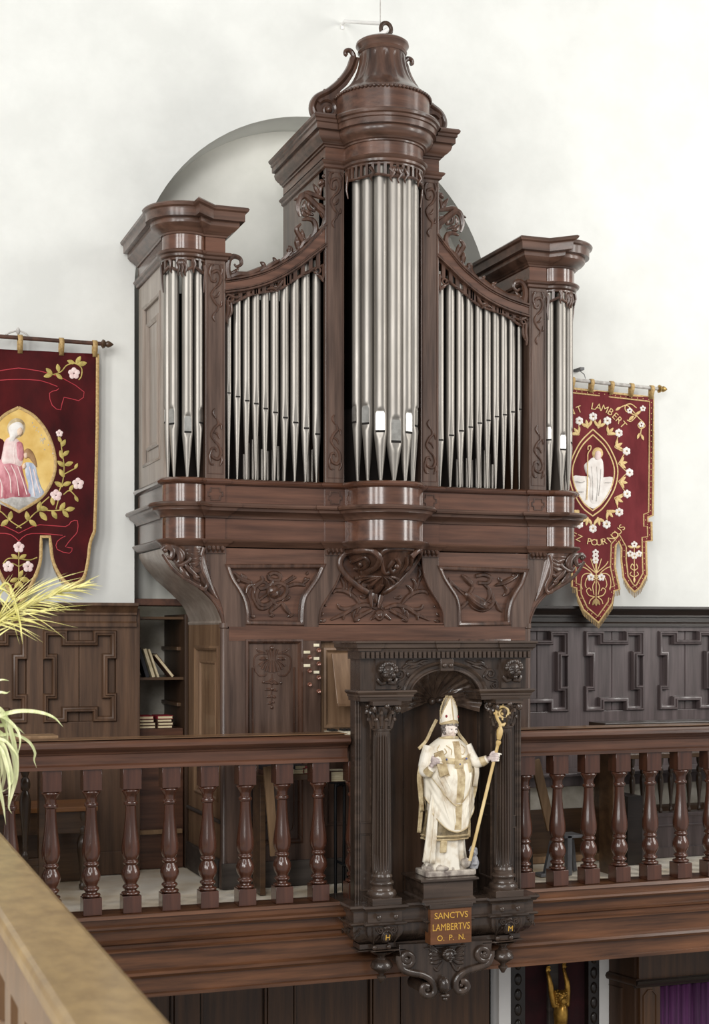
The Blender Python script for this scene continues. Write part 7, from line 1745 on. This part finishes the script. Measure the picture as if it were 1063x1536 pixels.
for py, cx_, hw, dp in cr(rings, 4):
    c = K(cx_, py, -.03); rows.append([(c[0] + hw * kx2 * .62 * math.cos(a), c[1] + dp * math.sin(a), c[2]) for a in [2 * PI * i / 32 for i in range(32)]])
q.grid(rows, cv=True); q.cap(rows[0]); q.cap(rows[-1])
lb([(829, 1508, -.03), (824, 1490, -.03), (822, 1476, -.03), (820.5, 1464, -.02), (820, 1457, -.01)], lambda t: .022 - .012 * t); lb([(845, 1507, -.03), (847, 1490, -.03), (847, 1474, -.03), (845, 1462, -.02), (844, 1452, -.01)], lambda t: .022 - .012 * t)
for hx_, hy_ in ((820, 1455), (844, 1450)):
    q.ball(K(hx_, hy_, -.008), (.012, .009, .014), 10, 7)
    for i in range(4): q.tube([K(hx_ - 2.2 + 1.5 * i, hy_ - 2, -.012), K(hx_ - 2.6 + 1.7 * i, hy_ - 5 - (i in (1, 2)), -.018), K(hx_ - 2.4 + 1.6 * i, hy_ - 6.5 - (i in (1, 2)), -.026)], .0035, 6)
    q.tube([K(hx_ + 2.5, hy_ + 1, -.012), K(hx_ + 4.5, hy_ - 1.5, -.018)], .004, 6)
h_ = K(835, 1492, -.055); q.ball(h_, (.030, .034, .040), 16, 12); q.ball((h_[0], h_[1] - .03, h_[2] - .02), (.018, .014, .022), 10, 8); q.tube([(h_[0], h_[1] - .03, h_[2] + .005), (h_[0], h_[1] - .043, h_[2] - .008)], .006, 6)
for s in (-1, 1): q.tube([K(837 + s * 4, 1550, -.045), K(837 + s * 4, 1620, -.075), K(837 + s * 2, 1690, -.03), K(837, 1740, -.02)], lambda t: .036 - .018 * t, 12)
bo = q.build('body', M['bronze'], CF, smooth=180); md = bo.modifiers.new('fuse', 'REMESH'); md.mode = 'VOXEL'; md.voxel_size = .0045; md.use_smooth_shade = True
q = MB(); 
for i in range(22):
    a = 2 * PI * i / 22; q.ball((h_[0] + .031 * math.cos(a), h_[1] + .006 + .030 * math.sin(a), h_[2] + .018 + .008 * math.sin(i * 2.3)), (.011, .011, .012), 7, 5)
for s in (-1, 1):
    for i in range(4): q.ball((h_[0] + s * .031, h_[1] + .002, h_[2] + .005 - .013 * i), (.010, .012, .011), 7, 5)
q.build('hair', M['bronze'], bo, smooth=70)
# confessional with the purple curtain
CO = thing('confessional', 'oak confessional with a purple curtain at the lower right under the gallery', 'confessional', (P(1010, 1500, 7.70)[0], 7.70, -3.3)); fo_ = CO.location
e = lambda px: P(px, 1500, 7.70)[0] - fo_.x
zz = lambda py: P(1000, py, 7.70)[1] + 3.3
q = MB(); q.box(e(958), e(1200), .0, .04, zz(1473), zz(1400)); q.build('upper_board', M['lower'], CO, smooth=0, bev=.003)
q = MB(); q.sweep([(e(952), 0), (e(1200), 0)], [(-.02, zz(1466)), (.035, zz(1467)), (.03, zz(1471)), (.015, zz(1474)), (.005, zz(1478)), (-.02, zz(1478))]); q.build('cornice', M['cap_black'], CO, smooth=35)
q = MB(); q.box(e(960), e(990), .0, .04, .1, zz(1477)); q.build('stile', M['lower'], CO, smooth=0, bev=.003)
q = MB(); x0, x1, zt_ = e(965), e(984), zz(1483)
q.frame([(x0, .4), (x1, .4), (x1, zt_ - .03), ((x0 + x1) / 2 + .015, zt_), ((x0 + x1) / 2 - .015, zt_), (x0, zt_ - .03)], [(-.006, 0), (-.004, .008), (.004, .008), (.006, 0)], lambda a, b, h: (a, -h, b)); q.build('stile_moulding', M['lower'], CO, smooth=40)
q = MB(); rows = []
for j in range(8):
    z = zz(1478) - j * .32; row = []
    for i in range(141):
        x = e(990) + (e(1200) - e(990)) * i / 140; row.append((x, .02 + (.016 + .006 * j / 7) * math.sin(i * .62 + .5 * math.sin(i * .17)) + .006 * math.sin(i * 1.7), z))
    rows.append(row)
q.grid(rows); q.build('curtain', M['purple'], CO, smooth=180, solid=.003)
# dark flank of the confessional seen beside the white post
q = MB(); q.add([(e(957), .02, 0), (e(957), .02, zz(1420)), (e(925), .62, zz(1420)), (e(925), .62, 0)], [(0, 1, 2, 3)]); q.build('flank', M['organ_dark'], CO, smooth=0, solid=.03)
fl_ = lambda t, h: (e(957) + (e(925) - e(957)) * t - .012 * 1, .02 + .6 * t - .018, h)
q = MB(); q.tube([fl_(-.02, zz(1470)), fl_(1, zz(1470))], .025, 8); q.tube([fl_(.2, .5), fl_(.2, zz(1484)), fl_(.75, zz(1484)), fl_(.75, .5)], .009, 6); q.build('flank_moulding', M['organ_dark'], CO, smooth=50)
# ------------------------------------------------------------------ wire and bracket above the organ
q = MB(); q.tube([(2.885, 7.66, 4.70), (2.885, 7.66, 6.6)], .0028, 6); o = q.build('hanging_wire', M['grey_silk'], None, smooth=50); tag(o, 'thin grey wire hanging straight down onto the pulley above the organ', 'wire')
a = P(513, 37, 8.42); b = P(574, 41, 7.75)
WB = thing('wall_bracket', 'slim white bracket reaching from the white wall to the wire above the organ', 'bracket', (a[0], 8.42, a[1]))
q = MB(); q.tube([(0, 0, 0), (.0, -.05, .0), (b[0] - a[0], 7.70 - 8.42, b[1] - a[1])], .010, 8); q.build('arm', M['white_paint'], WB, smooth=50)
q = MB(); q.box(-.009, .009, -.008, 0, -.03, .012); q.build('wall_plate', M['white_paint'], WB, smooth=0, bev=.003)
